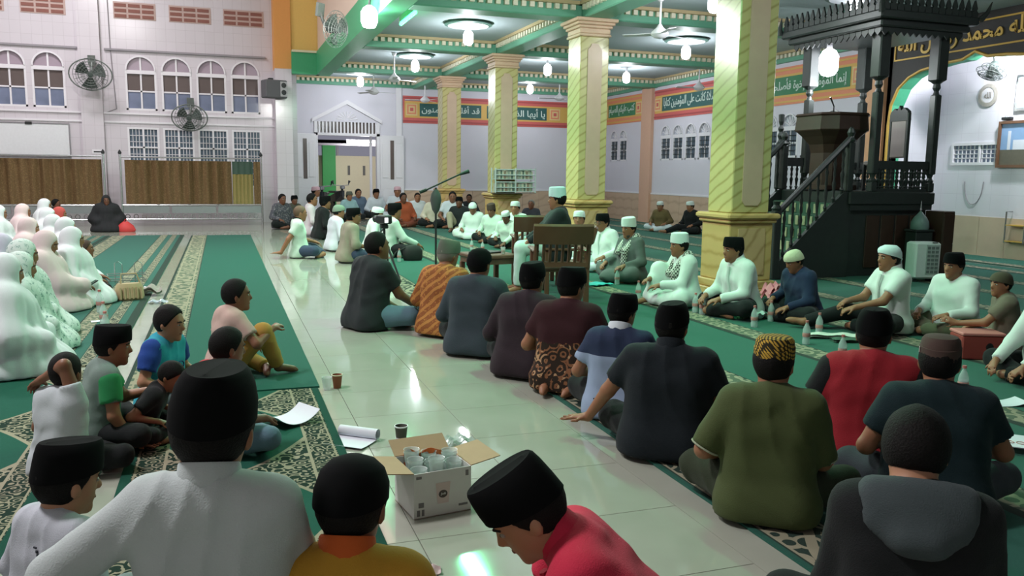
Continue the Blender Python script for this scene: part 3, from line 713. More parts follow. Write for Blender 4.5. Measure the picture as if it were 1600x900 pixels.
for a, b, z, p in ((-2.85, 1.3, 4.66, 0.07), (-6.6, -3.5, 4.66, 0.05), (-12, 1.5, 2.98, 0.04), (-12, 1.5, 2.75, 0.03)):
    MB().box(a, b, YL-p, YL, z-0.025, z+0.025).build('ledge', M_WHITE if z < 4 else M_GREYLINE, wall_rl)
pil = MB().box(-3.47, -2.94, YL-0.14, YL, 0, 8.6); pil.build('pilaster', M_WHITE_TILE, wall_rl)
MB().tube([(-2.72, YL-0.02, 6.6), (-2.70, YL-0.02, 4.7), (-2.62, YL-0.02, 3.1), (-2.9, YL-0.02, 2.98)], 0.012, 5).build('cable_conduit', M_GREYLINE, wall_rl)
# corner pillar: tiled below, orange above
struct('trim_1', MB().box(1.5, 1.95, 24.5, YL+0.3, 0, 4.3), M_WHITE_TILE)
struct('trim_2', MB().box(1.5, 1.95, 24.5, YL+0.3, 4.3, 8.6), M_ORANGE)
struct('trim_3', MB().box(1.95, 2.12, 25.0, YD, 0, 4.2), M_WHITE_TILE)
# green slab edge and yellow upper wall
struct('trim_4', MB().box(1.95, 2.7, 24.3, 24.6, ZB, 4.78), M_GREEN)
struct('trim_5', MB().box(1.95, 3.1, 24.55, 24.75, 4.78, 8.6), M_YELLOW)
MB().box(1.95, 2.7, 24.27, 24.3, 4.74, 4.80).build('trim_6', M_CREAM)['kind'] = 'structure'
# ------------------------------------------------------------------ door wall
wall_rr = holes_wall('wall_rear_right', 'y', YD, 0.2, 1.95, XR+0.2, 0, ZC, [(2.9, 4.80, 0, 3.05)], M_PALE)
for i in range(12):
    MB().box(5.62+i*0.6, 5.62+i*0.6+0.592, YD-0.022, YD, 0.0, 0.9).build('wainscot_panel', M_WAIN, wall_rr)
MB().box(5.6, XR, YD-0.035, YD, 0.9, 0.95).build('wainscot_cap', M_WHITE, wall_rr)
MB().box(5.42, 5.6, YD-0.05, YD, 0, ZC).build('pilaster', M_WHITE, wall_rr)
door = thing('door_1', None, None, (0, YD, 0)); door['kind'] = 'structure'
fr = MB(); fr.box(2.82, 2.92, -0.05, 0.2, 0, 3.05); fr.box(4.78, 4.88, -0.05, 0.2, 0, 3.05); fr.box(2.82, 4.88, -0.05, 0.2, 2.62, 2.70); fr.build('frame', M_WHITE, door)
gb = MB()                                      # pointed gable over the door
gp = [(2.75, 3.02), (3.85, 3.62), (4.95, 3.02), (4.95, 3.12), (3.85, 3.74), (2.75, 3.12)]
gb.prism([(2.75, 3.02), (3.85, 3.60), (3.85, 3.74), (2.75, 3.13)], -0.07, 0.05); gb.prism([(3.85, 3.60), (4.95, 3.02), (4.95, 3.13), (3.85, 3.74)], -0.07, 0.05)
gb.build('gable_moulding', M_WHITE, door)
tym = MB(); tym.prism([(2.9, 3.05), (4.8, 3.05), (3.85, 3.60)], 0.02, 0.06); tym.build('tympanum', M_WHITE, door)
for i in range(9):
    t = math.pi*(0.06+0.88*i/8); MB().tube([(3.85+0.08*math.cos(t), 0.0, 3.10+0.08*math.sin(t)), (3.85+0.33*math.cos(t), 0.0, 3.10+0.28*math.sin(t))], [0.012, 0.022], 5).build('sunburst_ray', M_WHITE, door)
for i in range(17):
    x = 2.95+i*0.112; MB().box(x, x+0.05, -0.02, 0.04, 2.70, 3.05).build('transom_slat', M_WHITE, door)
MB().box(2.92, 4.78, 0.08, 0.1, 2.70, 3.05).build('transom_backing', M_GLASS_DUSK, door)
for (xa, xb) in ((2.17, 2.86), (4.88, 5.66)):  # leaves folded back against the wall
    lf = MB().bbox(xa, xb, -0.10, -0.05, 0.02, 2.66, 0.01).build('door_leaf', M_WHITE, door)
    xm = (xa+xb)/2
    MB().box(xm-0.06, xm+0.06, -0.11, -0.095, 1.25, 2.5).build('leaf_glass', M_GLASS_DUSK, lf)
    for a, b, c, d in ((xa+0.08, xb-0.08, 0.2, 0.95), (xa+0.06, xm-0.12, 1.3, 2.4), (xm+0.12, xb-0.06, 1.3, 2.4)): MB().bbox(a, b, -0.112, -0.098, c, d, 0.006).build('leaf_panel', M_WHITE, lf)

# outside behind the door: paved yard, cream wall with a green pillar, roof beam
struct('floor_yard', MB().box(0, 9, 27.4, 36, -0.25, -0.05), mat('yard_concrete', '#9a968c', 0.8))
yw = struct('wall_yard', MB().box(-2, 10, 33.6, 33.8, -0.05, 2.1), M_CREAM)
MB().box(3.75, 4.25, 33.3, 33.6, -0.05, 2.5).build('green_pillar', mat('yard_green', '#3f9d55', 0.6), yw)
for x in (3.35, 4.75, 5.35, 5.9): MB().box(x, x+0.09, 33.56, 33.6, 1.35, 1.72).build('wall_vent', mat('vent_grey', '#6c6a66', 0.7), yw)
MB().box(-2, 10, 31.0, 34.2, 2.5, 2.62).build('yard_roof', mat('roof_sheet', '#8d8a90', 0.6), yw)
for x in (1.9, 4.3, 6.6): MB().box(x, x+0.08, 33.4, 33.5, 2.1, 2.5).build('roof_post', M_GREYLINE, yw)
MB().box(-2, 10, 31.0, 31.1, 2.42, 2.62).build('roof_beam', M_GREYLINE, yw)
MB().tube([(4.66, 27.6, -0.05), (4.66, 27.6, 3.4)], 0.045, 8).build('yard_pole', M_WHITE, yw)

# ------------------------------------------------------------------ right wall with the niche arch
wr_w = [(20.55+0.72*i, 0.30) for i in range(4)]+[(25.55+0.68*i, 0.28) for i in range(2)]+[(15.35+0.74*i, 0.31) for i in range(4)]
wall_r = holes_wall('wall_right', 'x', XR, 0.25, 13.7, YD, 0, ZC, [(c-w, c+w, 1.95, 3.02) for c, w in wr_w], M_PALE)
for c, w in wr_w: arched_window(c, w, 1.95, 3.02, XR, axis='x', glass=M_GLASS_BLUE, fan=mat('sunburst_glass', '#b9bcc6', 0.2), sunburst=True, grille=True)
pan = MB().box(-0.022, 0, 0.0, 0.592, 0, 0.9).mesh('wainscot_panel')
for i in range(22): obj('wainscot_panel', pan, M_WAIN, wall_r, (XR, 13.95+i*0.6, 0))
MB().box(XR-0.035, XR, 13.9, YD, 0.9, 0.95).build('wainscot_cap', M_WHITE, wall_r)
M_PILA = mat('salmon_pilaster', '#cfa58e', 0.5, var=0.05)
for ya, yb in ((23.5, 24.15), (18.3, 18.9), (13.8, 14.3)): MB().box(XR-0.1, XR, ya, yb, 0.0, ZC).build('pilaster', M_PILA if ya > 14 else mat('orange_pilaster', '#d8a27c', 0.5), wall_r)
# calligraphy bands
def band(parent, axis, pos, u0, u1, z0, z1, border, ground, letters, textm, text_u):
    d = -1
    def bx(a, b, c, e, p): 
        return MB().box(a, b, pos-p, pos, c, e) if axis == 'y' else MB().box(pos-p, pos, a, b, c, e)
    bnd = bx(u0, u1, z0, z1, 0.02).build('calligraphy_band', border, parent)
    h = z1-z0
    for a, b in ((z0+0.05*h, z0+0.10*h), (z1-0.10*h, z1-0.05*h)): bx(u0, u1, a, b, 0.03).build('band_stripe', M_YEL_BAND if border is M_ORANGE_BAND else mat('dark_red', '#a54a4c', 0.6), bnd)
    bx(u0+0.05, u1-0.05, z0+0.2*h, z1-0.2*h, 0.028).build('band_field', M_YEL_BAND, bnd)
    for a, b, tx in text_u:
        g = bx(a, b, z0+0.26*h, z1-0.26*h, 0.036).build('text_panel', ground, bnd)
        me = text_mesh(arabic(tx), abs(b-a)*0.94, h*0.40, 0.008, 0.014)
        me.materials.append(textm)
        o = bpy.data.objects.new('lettering', me); COL.objects.link(o); o.parent = g
        if axis == 'y': o.matrix_local = Matrix.Translation(((a+b)/2, pos-0.036, (z0+z1)/2)) @ Matrix.Rotation(math.pi/2, 4, 'X')
        else: o.matrix_local = Matrix.Translation((pos-0.036, (a+b)/2, (z0+z1)/2)) @ Matrix.Rotation(-math.pi/2, 4, 'Z') @ Matrix.Rotation(math.pi/2, 4, 'X')
    # square ornaments in the free ends
    for c in ornaments.get((axis, u0), ()):
        for k, mm in ((0.19, mat('ornament_pale', '#d9c08a', 0.6)), (0.15, M_ORANGE_BAND), (0.10, mat('ornament_pale', '#d9c08a', 0.6)), (0.055, M_RED_BAND)):
            bx(c-k, c+k, (z0+z1)/2-k, (z0+z1)/2+k, 0.04+0.004*(0.2-k)*40).build('ornament_square', mm, bnd)
ornaments = {('y', 5.65): (5.93, 10.95), ('x', 24.2): (24.45, 26.95), ('x', 18.95): (23.2, 19.2), ('x', 14.35): (14.6, 17.95)}
band(wall_rr, 'y', YD, 5.65, XR-0.02, 3.08, 3.95, M_RED_BAND, M_TEAL_PANEL, None, M_LETTER, [(6.2, 8.3, 'قد أفلح المؤمنون'), (8.5, 10.65, 'يا أيها الذين آمنوا')])
band(wall_r, 'x', XR, 24.2, 27.15, 3.2, 4.08, M_ORANGE_BAND, M_GREEN_PANEL, None, M_LETTER, [(24.7, 26.7, 'كتب عليكم الصيام')])
band(wall_r, 'x', XR, 18.95, 23.45, 3.2, 4.08, M_RED_BAND, M_TEAL_PANEL, None, M_LETTER, [(19.45, 22.95, 'إن الصلاة كانت على المؤمنين كتابا')])
band(wall_r, 'x', XR, 14.35, 18.25, 3.2, 4.08, M_ORANGE_BAND, M_GREEN_PANEL, None, M_LETTER, [(14.85, 17.7, 'إنما المؤمنون إخوة فأصلحوا')])
# niche: black front with an ogee arch, green reveal, white room behind
arch = [(13.70, 0.0), (13.70, 2.55), (13.66, 2.95), (13.50, 3.26), (13.25, 3.45), (12.95, 3.56), (12.4, 3.63), (12.0, 3.65), (11.74, 3.76)]
arch_full = arch+[(2*11.74-y, z) for y, z in reversed(arch[:-1])]
fa = MB()
for (y0, z0), (y1, z1) in zip(arch_full, arch_full[1:]):
    if abs(y1-y0) < 1e-6: continue
    fa.add([(XR, y0, z0), (XR, y1, z1), (XR, y1, ZC), (XR, y0, ZC)], [(0, 1, 2, 3)])
fa.box(XR, XR+0.02, 13.70, 13.8, 0, ZC); fa.box(XR, XR+0.02, 6.0, 9.78, 0, ZC)
wall_n = struct('wall_niche_front', fa, M_BLACK_ARCH)
rv = MB()
for (y0, z0), (y1, z1) in zip(arch_full, arch_full[1:]): rv.add([(XR, y0, z0), (XR, y1, z1), (XR+0.32, y1, z1), (XR+0.32, y0, z0)], [(3, 2, 1, 0)])
rv.build('arch_reveal', mat('reveal_green', '#4fae86', 0.5), wall_n)
ed = MB(); ed.tube([(XR-0.01, y, z) for y, z in arch_full], 0.03, 6); ed.build('arch_edge', M_GOLD, wall_n)
for z0, z1, p in ((3.80, 3.83, 0.02), (4.26, 4.29, 0.02)):
    MB().box(XR-p, XR, 9.3, 13.66, z0, z1).build('gold_line', M_GOLD, wall_n)
MB().box(XR-0.02, XR, 13.63, 13.66, 3.83, 4.26).build('gold_line', M_GOLD, wall_n)
me = text_mesh(arabic('لا إله إلا الله محمد رسول الله'), 4.15, 0.42, 0.02, 0.02); me.materials.append(M_LETTER_G)
o = bpy.data.objects.new('lettering', me); COL.objects.link(o); o.parent = wall_n
o.matrix_local = Matrix.Translation((XR-0.004, 11.5, 4.045)) @ Matrix.Rotation(-math.pi/2, 4, 'Z') @ Matrix.Rotation(math.pi/2, 4, 'X')
M_NICHE = m_wall_tile('niche_white_tile', '#d6d3dc', '#c9c5cf', 0.4, 0.4, 0.35)
wall_m = holes_wall('wall_niche_back', 'x', XM, 0.15, 6.0, 13.9, 0, ZC, [(12.1, 13.25, 1.82, 2.18)], M_NICHE)
struct('wall_niche_side', MB().box(XR+0.02, XM, 13.72, 13.9, 0, ZC), M_NICHE)
for i in range(13): MB().box(XM-0.02, XM, 13.7-(i+1)*0.6, 13.7-i*0.6-0.008, 0, 0.77).build('stone_panel', M_WAIN2, wall_m)
WN[0] += 1; win = thing('window_%d' % WN[0], None, None, (XM, 12.675, 0)); win['kind'] = 'structure'
f = MB(); f.box(-0.03, 0.05, -0.62, 0.62, 2.16, 2.22); f.box(-0.03, 0.05, -0.62, 0.62, 1.77, 1.83); f.box(-0.03, 0.05, -0.62, -0.57, 1.83, 2.16); f.box(-0.03, 0.05, 0.57, 0.62, 1.83, 2.16); f.box(-0.02, 0.05, -0.06, -0.02, 1.83, 2.16); f.build('frame', M_WHITE, win)
for a, b in ((-0.57, -0.06), (-0.02, 0.57)): MB().box(0.04, 0.05, a, b, 1.83, 2.16).build('pane', mat('glass_block', '#7f8aa0', 0.2, var=0.3, scale=3), win)
for i in range(1, 12): y = -0.57+1.14*i/12; MB().box(0.0, 0.02, y-0.008, y+0.008, 1.83, 2.16).build('bar', M_WHITE, win)
for i in range(1, 4): z = 1.83+0.33*i/4; MB().box(0.0, 0.02, -0.57, 0.57, z-0.008, z+0.008).build('bar', M_WHITE, win)

# ------------------------------------------------------------------ gallery ceiling, beams, dentils
ceil = struct('ceiling', MB().box(2.7, XM+0.2, -4, YD+0.2, ZC, ZC+0.3), M_CEIL)
M_DENT = mat('dentil_cream', '#d9d2bd', 0.5, var=0.04); M_CORN = mat('cornice_gold_sand', '#b9a57f', 0.5, var=0.06)
dent_x = MB().box(-0.035, 0.035, -0.05, 0.0, -0.075, 0.0).mesh('dentil')
def cornice(parent, axis, pos, side, u0, u1, single):
    """cornice along a beam side: cream strip, dentils; side = +1 / -1 outward direction"""
    st = MB(); dn = MB(); a, b = sorted((pos, pos+side*0.10))
    if axis == 'y': st.box(a, b, u0, u1, ZC-0.055, ZC)           # runs along y
    else: st.box(u0, u1, a, b, ZC-0.055, ZC)
    st.build('cornice', M_CORN, parent)
    n = int((u1-u0)/0.15)
    a, b = sorted((pos, pos+side*0.065))
    me = MB()
    (me.box(a-pos, b-pos, -0.04, 0.04, 0, 0.085) if axis == 'y' else me.box(-0.04, 0.04, a-pos, b-pos, 0, 0.085))
    mesh = me.mesh('dentil')
    for i in range(n):
        u = u0+0.075+i*0.15
        if single: obj('dentil', mesh, M_DENT, parent, (pos, u, ZC-0.145) if axis == 'y' else (u, pos, ZC-0.145))
        else:
            if axis == 'y': dn.box(a, b, u-0.04, u+0.04, ZC-0.145, ZC-0.06)
            else: dn.box(u-0.04, u+0.04, a, b, ZC-0.145, ZC-0.06)
    if not single and n:
        d = dn.build('dentil_row', M_DENT, parent); d['kind'] = 'stuff'
BY = (4.3, 9.1, 13.85, 18.6, 23.5); HW = 0.23; BX = (6.2,)
def beam(x0, x1, y0, y1): return MB().bbox(x0, x1, y0, y1, ZB, ZC, 0.02).build('beam', M_BEAM_HAZE, ceil)
edge = MB().box(2.62, 3.0, -4, 24.6, ZB, 4.78).build('beam', M_GREEN, ceil)
yb = [-4]+list(BY)+[YD]
for y0, y1 in zip(yb, yb[1:]):
    if y1 < 5: continue
    cornice(edge, 'y', 3.0, 1, y0+HW, min(y1-HW, 24.5) if y1 > 24 else y1-HW, 7 < y1 < 19)
bm6 = beam(6.2-HW, 6.2+HW, -4, YD)
for y0, y1 in zip(yb, yb[1:]):
    if y1 < 5: continue
    for sd in (-1, 1): cornice(bm6, 'y', 6.2+sd*HW, sd, y0+HW, y1-HW if y1 < 26 else y1, (sd < 0 and 7 < y1 < 19))
for y in BY[1:]:
    b1 = beam(3.0, 6.2-HW, y-HW, y+HW); b2 = beam(6.2+HW, XR, y-HW, y+HW)
    for sd in (-1, 1): cornice(b1, 'x', y+sd*HW, sd, 3.0, 6.2-HW, sd < 0 and y < 15); cornice(b2, 'x', y+sd*HW, sd, 6.2+HW, XR, sd < 0 and y < 15)
cw = MB().box(2.12, XR, YD-0.12, YD, ZB+0.02, ZC).build('beam', M_BEAM_HAZE, ceil); cornice(cw, 'x', YD-0.12, -1, 2.12, XR, False)
cw2 = MB().box(XR-0.1, XR, 13.8, YD, ZB+0.02, ZC).build('beam', M_BEAM_HAZE, ceil); cornice(cw2, 'y', XR-0.1, -1, 14, YD, False)
# upper storey above the slab edge: pinkish parapet, dark plates paint its shaded vent holes
up = struct('wall_upper', MB().box(2.68, 2.85, -4, 24.5, 4.78, 8.6), M_PINKWALL)
for i in range(3):
    for j in range(4): MB().box(2.665, 2.69, 17.2+i*0.34, 17.34+i*0.34, 5.05+j*0.22, 5.17+j*0.22).build('vent_hole_shade', M_DARKMETAL, up)
# high hall roof and the walls the photograph does not show
struct('ceiling_hall', MB().box(-12, 2.7, -4, YL+0.3, 8.6, 8.8), M_WHITE)
struct('wall_left', MB().box(-12.2, -12, -4, YL, 0, 8.6), M_WHITE_TILE)
struct('wall_front', MB().box(-12, XM+0.2, -4.2, -4, 0, 8.6), M_WHITE_TILE)
struct('wall_right_front', MB().box(XM, XM+0.15, -4, 6.0, 0, ZC), M_PALE)

# ------------------------------------------------------------------ columns
def column(y, label, idx):
    c = thing('column', label, 'column', (6.2, y, 0), 0, 'yellow marble columns')
    pd = MB()
    for a, z0, z1 in ((0.40, 0.0, 0.10), (0.36, 0.10, 0.2), (0.315, 0.2, 0.92)): pd.bbox(-a, a, -a, a, z0, z1, 0.012)
    pd.build('pedestal', M_PED, c)
    cp = MB(); cp.bbox(-0.35, 0.35, -0.35, 0.35, 0.92, 0.97, 0.015); cp.bbox(-0.385, 0.385, -0.385, 0.385, 0.97, 1.045, 0.022); cp.build('pedestal_cap', M_PED, c)
    MB().bbox(-0.27, 0.27, -0.27, 0.27, 1.045, ZB-0.30, 0.012).build('shaft', M_MARBLE, c)
    for rz in (0, math.pi):
        q = MB(); q.M = Matrix.Rotation(rz, 4, 'Z')
        w = 0.135; zt, zb = ZB-0.42, 1.14
        q.prism([(-w+0.04, zb), (w-0.04, zb), (w, zb+0.06), (w, zt-0.10), (w-0.05, zt-0.05), (w-0.07, zt), (-w+0.07, zt), (-w+0.05, zt-0.05), (-w, zt-0.10), (-w, zb+0.06)], -0.285, -0.26)
        q.build('shaft_panel', M_PANEL, c)
        q2 = MB(); q2.M = Matrix.Rotation(rz, 4, 'Z'); q2.bbox(-0.2, 0.2, -0.327, -0.31, 0.27, 0.86, 0.006); q2.build('pedestal_panel', M_PEDP, c)
    cap = MB()
    for a, z0, z1 in ((0.30, -0.30, -0.25), (0.285, -0.25, -0.16), (0.315, -0.16, -0.11), (0.35, -0.11, -0.06), (0.39, -0.06, 0.0)): cap.bbox(-a, a, -a, a, ZB+z0, ZB+z1, 0.012)
    cap.build('capital', M_CAPITAL, c)
    return c
column(9.1, 'yellow marble column nearest the camera, beside the dark pulpit stairs', 0)
column(13.85, 'second nearest yellow marble column, directly behind the seated speaker', 1)
column(18.6, 'yellow marble column carrying a steel book rack at its base', 2)
column(23.4, 'smallest yellow marble column, farthest back near the open door', 3)
# ------------------------------------------------------------------ lamps
M_BULB = mat('lamp_glow', '#ffffff', 0.4, emit=14.0, ecol='#f4f8ff'); M_ROS = mat('rosette_plaster', '#dfe5ea', 0.6)
def ceiling_lamp(x, y, label, z=ZC, power=LAMP_W, rosette=True, drop=0.22):
    t = thing('ceiling_lamp', label, 'lamp', (x, y, z), 0, 'round ceiling lamps')
    if rosette:
        MB().lathe([(0.02, 0.0), (0.44, 0.0), (0.47, -0.02), (0.47, -0.045), (0.42, -0.055)], 32).build('rosette_rim', mat('rosette_dark_rim', '#46645c', 0.5), t, True)
        MB().lathe([(0.02, -0.04), (0.42, -0.04), (0.40, -0.065), (0.2, -0.075), (0.16, -0.10), (0.02, -0.10)], 32).build('rosette', M_ROS, t, True)
    MB().lathe([(0.01, 0.0), (0.03, 0.0), (0.03, -drop+0.08), (0.01, -drop+0.08)], 10).build('holder', M_WHITE, t, True)
    MB().lathe([(0.02, -drop+0.09), (0.07, -drop+0.06), (0.10, -drop), (0.10, -drop-0.14), (0.07, -drop-0.19), (0.01, -drop-0.21)], 16).build('bulb', M_BULB, t, True)
    l = bpy.data.lights.new('lamp_light', 'POINT'); l.energy = power; l.color = (0.93, 0.97, 1.0); l.shadow_soft_size = 0.09
    o = bpy.data.objects.new('lamp_light', l); COL.objects.link(o); o.parent = t; o.location = (0, 0, -drop-0.32)
    return t
for x, y, lab, ro in ((4.7, 16.3, 'large round ceiling lamp nearest the green tube light', True), (4.7, 21.1, 'round ceiling lamp in the middle bay above the doorway side', True),
                  (4.0, 25.4, 'small far round ceiling lamp above the white door gable', True), (4.7, 11.4, 'ceiling lamp in the bay before the second column', True),
                  (9.6, 16.3, 'round ceiling lamp with wide rosette right of the second column', True), (9.8, 11.4, 'round ceiling lamp above the carved pulpit canopy', True),
                  (8.0, 20.4, 'bare ceiling lamp between second and third column', False), (10.6, 21.1, 'bare ceiling lamp before the salmon pilaster', False),
                  (9.3, 25.2, 'far ceiling lamp near the rear right corner', True), (7.3, 11.6, 'ceiling lamp just left of the nearest column', True)):
    ceiling_lamp(x, y, lab, rosette=ro)
ceiling_lamp(4.7, 6.5, 'ceiling lamp over the front carpets above the frame'); ceiling_lamp(9.6, 6.5, 'ceiling lamp over the right hand carpets above the frame')
# green tubes along the slab edge
for ty_, lab, en in ((15.4, 'glowing green fluorescent tube under the slab edge', 170), (11.0, 'second green tube under the slab edge, above the frame', 125), (6.6, 'third green tube under the slab edge, above the frame', 125)):
    tb = thing('tube_lamp', lab, 'lamp', (3.3, ty_, ZC-0.16))
    MB().tube([(0, -0.62, 0), (0, 0.62, 0)], 0.03, 10).build('tube', mat('green_glow', '#38ff90', 0.4, emit=22.0, ecol='#30ff8c'), tb, True)
    MB().box(-0.03, 0.03, -0.64, 0.64, 0.03, 0.155).build('batten', M_WHITE, tb)
    gl = bpy.data.lights.new('green_light', 'AREA'); gl.shape = 'RECTANGLE'; gl.size = 0.1; gl.size_y = 1.2; gl.energy = en; gl.color = (0.16, 1.0, 0.45)
    go = bpy.data.objects.new('green_light', gl); COL.objects.link(go); go.parent = tb; go.location = (0, 0, -0.05)
# floodlight on the slab edge
fx = 2.45
fy, fz = on_x(577, 28, fx)
ft = thing('floodlight', 'dazzling white floodlight on a bracket at the slab edge', 'lamp', (fx, fy, fz))
MB().lathe([(0.02, -0.17), (0.10, -0.15), (0.14, -0.06), (0.14, 0.08), (0.10, 0.16), (0.04, 0.2)], 20).build('bulb', mat('flood_glow', '#ffffff', 0.4, emit=30.0), ft, True)
MB().tube([(0, 0, 0.18), (0.02, 0, 0.34), (0.17, 0, 0.34)], 0.025, 8).build('bracket', M_DARKMETAL, ft)
l = bpy.data.lights.new('flood_light', 'POINT'); l.energy = 420; l.shadow_soft_size = 0.16; l.color = (1, 0.98, 0.95)
o = bpy.data.objects.new('flood_light', l); COL.objects.link(o); o.parent = ft; o.location = (-0.32, -0.1, -0.05)
# unseen fill lamps, added under the high roof to brighten the hall
for k, (x, y, lab) in enumerate(((-4, 5, 'added square fill lamp under the high roof near the camera'), (-4, 14, 'added square fill lamp under the high roof over the women'), (-4, 21.5, 'added square fill lamp under the high roof by the window wall'))):
    t = thing('fill_lamp', lab, 'lamp', (x, y, 8.59))
    MB().bbox(-0.7, 0.7, -0.7, 0.7, -0.12, 0, 0.02).build('housing', M_WHITE, t)
    MB().box(-0.62, 0.62, -0.62, 0.62, -0.128, -0.12).build('diffuser', mat('fill_glow', '#ffffff', 0.5, emit=6.0), t)
    l = bpy.data.lights.new('fill_light', 'AREA'); l.size = 1.2; l.energy = FILL_W*(0.28 if k == 2 else 0.62); l.color = (1.0, 0.97, 0.98)
    o = bpy.data.objects.new('fill_light', l); COL.objects.link(o); o.parent = t; o.location = (0, 0, -0.15)

ceiling_lamp(13.45, 11.2, 'ceiling lamp inside the white prayer niche above the frame', rosette=False, power=380)

yl = thing('yard_lamp', 'white tube lamp lighting the yard beyond the door', 'lamp', (4.95, 30.9, 2.55)); MB().tube([(-0.6, 0, 0), (0.6, 0, 0)], 0.03, 8).build('tube', M_BULB, yl, True); MB().box(-0.62, 0.62, -0.03, 0.03, 0.03, 0.09).build('batten', M_WHITE, yl)
l = bpy.data.lights.new('yard_light', 'POINT'); l.energy = 220; l.shadow_soft_size = 0.2; o = bpy.data.objects.new('yard_light', l); COL.objects.link(o); o.parent = yl; o.location = (0, -0.6, -0.3)
# ------------------------------------------------------------------ carpets
def m_carpet(name, green, bands, fade=0.0, plainscroll=0.0):
    """carpet: plain pile, patterned bands across x: list of (x0, x1, kind). Object x = across, y = along"""
    g = NT(name); o = g.xyz(); x, y = o[0], o[1]
    n = g.noise(60, 3); c = g.mix(n, tuple(v*0.85 for v in lin(green)), tuple(v*1.1 for v in lin(green)))
    cream, olive, dark = lin('#8f8a75'), lin('#4f5c4b'), lin('#20332b')
    vec = g.n('ShaderNodeCombineXYZ', {0: x, 1: y, 2: 0.0}).outputs[0]
    for x0, x1, kind in bands:
        f = g.band(x, x0, x1); w = x1-x0
        u = g.math('DIVIDE', g.math('SUBTRACT', x, x0), w)
        if kind == 'scroll':                     # vine: sine stem plus curled leaves
            per = w*2.4
            ph = g.math('MULTIPLY', y, 2*math.pi/per)
            stem = g.math('ABSOLUTE', g.math('SUBTRACT', g.math('SUBTRACT', u, 0.5), g.math('MULTIPLY', g.math('SINE', ph), 0.24)))
            a = g.lt(stem, 0.075)
            vo = g.n('ShaderNodeTexVoronoi', {'Vector': vec, 'Scale': 2.6/w, 'Randomness': 0.55}, feature='F1').outputs['Distance']
            ringv = g.math('SINE', g.math('MULTIPLY', vo, 17.0)); b = g.gt(ringv, 0.35)
            pat = g.math('MAXIMUM', a, b)
            rim = g.math('MAXIMUM', g.lt(u, 0.07), g.gt(u, 0.93)); rim2 = g.math('MAXIMUM', g.band(u, 0.10, 0.14), g.band(u, 0.86, 0.90))
            inner = g.band(u, 0.14, 0.86)
            cc = g.mix(g.math('MULTIPLY', pat, inner), dark, cream); cc = g.mix(rim2, cc, cream); cc = g.mix(rim, cc, tuple(v*0.8 for v in lin(green)))
            c = g.mix(f, c, cc)
        elif kind == 'pale':                     # pale ornamented row line
            vo = g.n('ShaderNodeTexVoronoi', {'Vector': vec, 'Scale': 2.2/w, 'Randomness': 0.7}, feature='F1').outputs['Distance']
            ringv = g.math('SINE', g.math('MULTIPLY', vo, 15.0))
            cc = g.mix(g.gt(ringv, 0.1), olive, cream)
            cc = g.mix(g.math('MAXIMUM', g.lt(u, 0.08), g.gt(u, 0.92)), cc, dark)
            dash = g.math('MULTIPLY', g.band(u, 0.90, 0.97), g.gt(g.math('SINE', g.math('MULTIPLY', y, 60.0)), 0.0)); cc = g.mix(dash, cc, cream)
            c = g.mix(f, c, cc)
        elif kind == 'line': c = g.mix(f, c, cream)
        elif kind == 'dark': c = g.mix(f, c, dark)
    m = g.out(c, 0.95, 0, 0.1); m.node_tree.nodes['Principled BSDF'].inputs['Sheen Weight'].default_value = 0.08
    g.bump(g.noise(400, 2), 0.4, 0.004); return m
def m_prayer(name, w, plen):
    """ornate prayer-row carpet: scroll borders at both sides, arch medallions in the field"""
    g = NT(name); o = g.xyz(); x, y = o[0], o[1]
    green, cream, dark = lin('#215244'), lin('#8f8a76'), lin('#1f3129')
    vec = g.n('ShaderNodeCombineXYZ', {0: x, 1: y, 2: 0.0}).outputs[0]
    n = g.noise(60, 3); c = g.mix(n, tuple(v*0.85 for v in green), tuple(v*1.1 for v in green))
    ax = g.math('ABSOLUTE', g.math('SUBTRACT', x, w/2))
    wob = g.noise(14, 2, vec); vd = g.n('ShaderNodeTexVoronoi', {'Vector': vec, 'Scale': 17.0, 'Randomness': 0.8}, feature='F1').outputs['Distance']
    curl = g.gt(g.math('SINE', g.math('ADD', g.math('MULTIPLY', vd, 16.0), g.math('MULTIPLY', wob, 9.0))), 0.42)
    # field medallions: pointed shapes along y
    ph = g.math('FRACT', g.math('DIVIDE', y, plen)); tri = g.math('ABSOLUTE', g.math('SUBTRACT', g.math('MULTIPLY', ph, 2.0), 1.0))
    edge = g.math('MULTIPLY', g.math('POWER', tri, 0.7), w*0.40)
    med = g.gt(ax, edge); rim = g.band(g.math('SUBTRACT', ax, edge), -0.015, 0.012)
    fld = g.mix(curl, dark, cream)
    c = g.mix(g.math('MULTIPLY', med, 1.0), c, fld); c = g.mix(rim, c, cream)
    bord = g.gt(ax, w/2-0.19); 
    scr = g.gt(g.math('SINE', g.math('ADD', g.math('MULTIPLY', vd, 19.0), g.math('MULTIPLY', wob, 6.0))), 0.5)
    cb = g.mix(scr, dark, tuple(v*0.95 for v in cream))
    c = g.mix(bord, c, cb)
    for a, b, cc in ((w/2-0.20, w/2-0.185, cream), (w/2-0.065, w/2-0.055, cream), (w/2-0.05, w/2+0.1, tuple(v*0.7 for v in green))): c = g.mix(g.band(ax, a, b), c, cc)
    m = g.out(c, 0.95, 0, 0.1); g.bump(g.noise(400, 2), 0.4, 0.004); return m
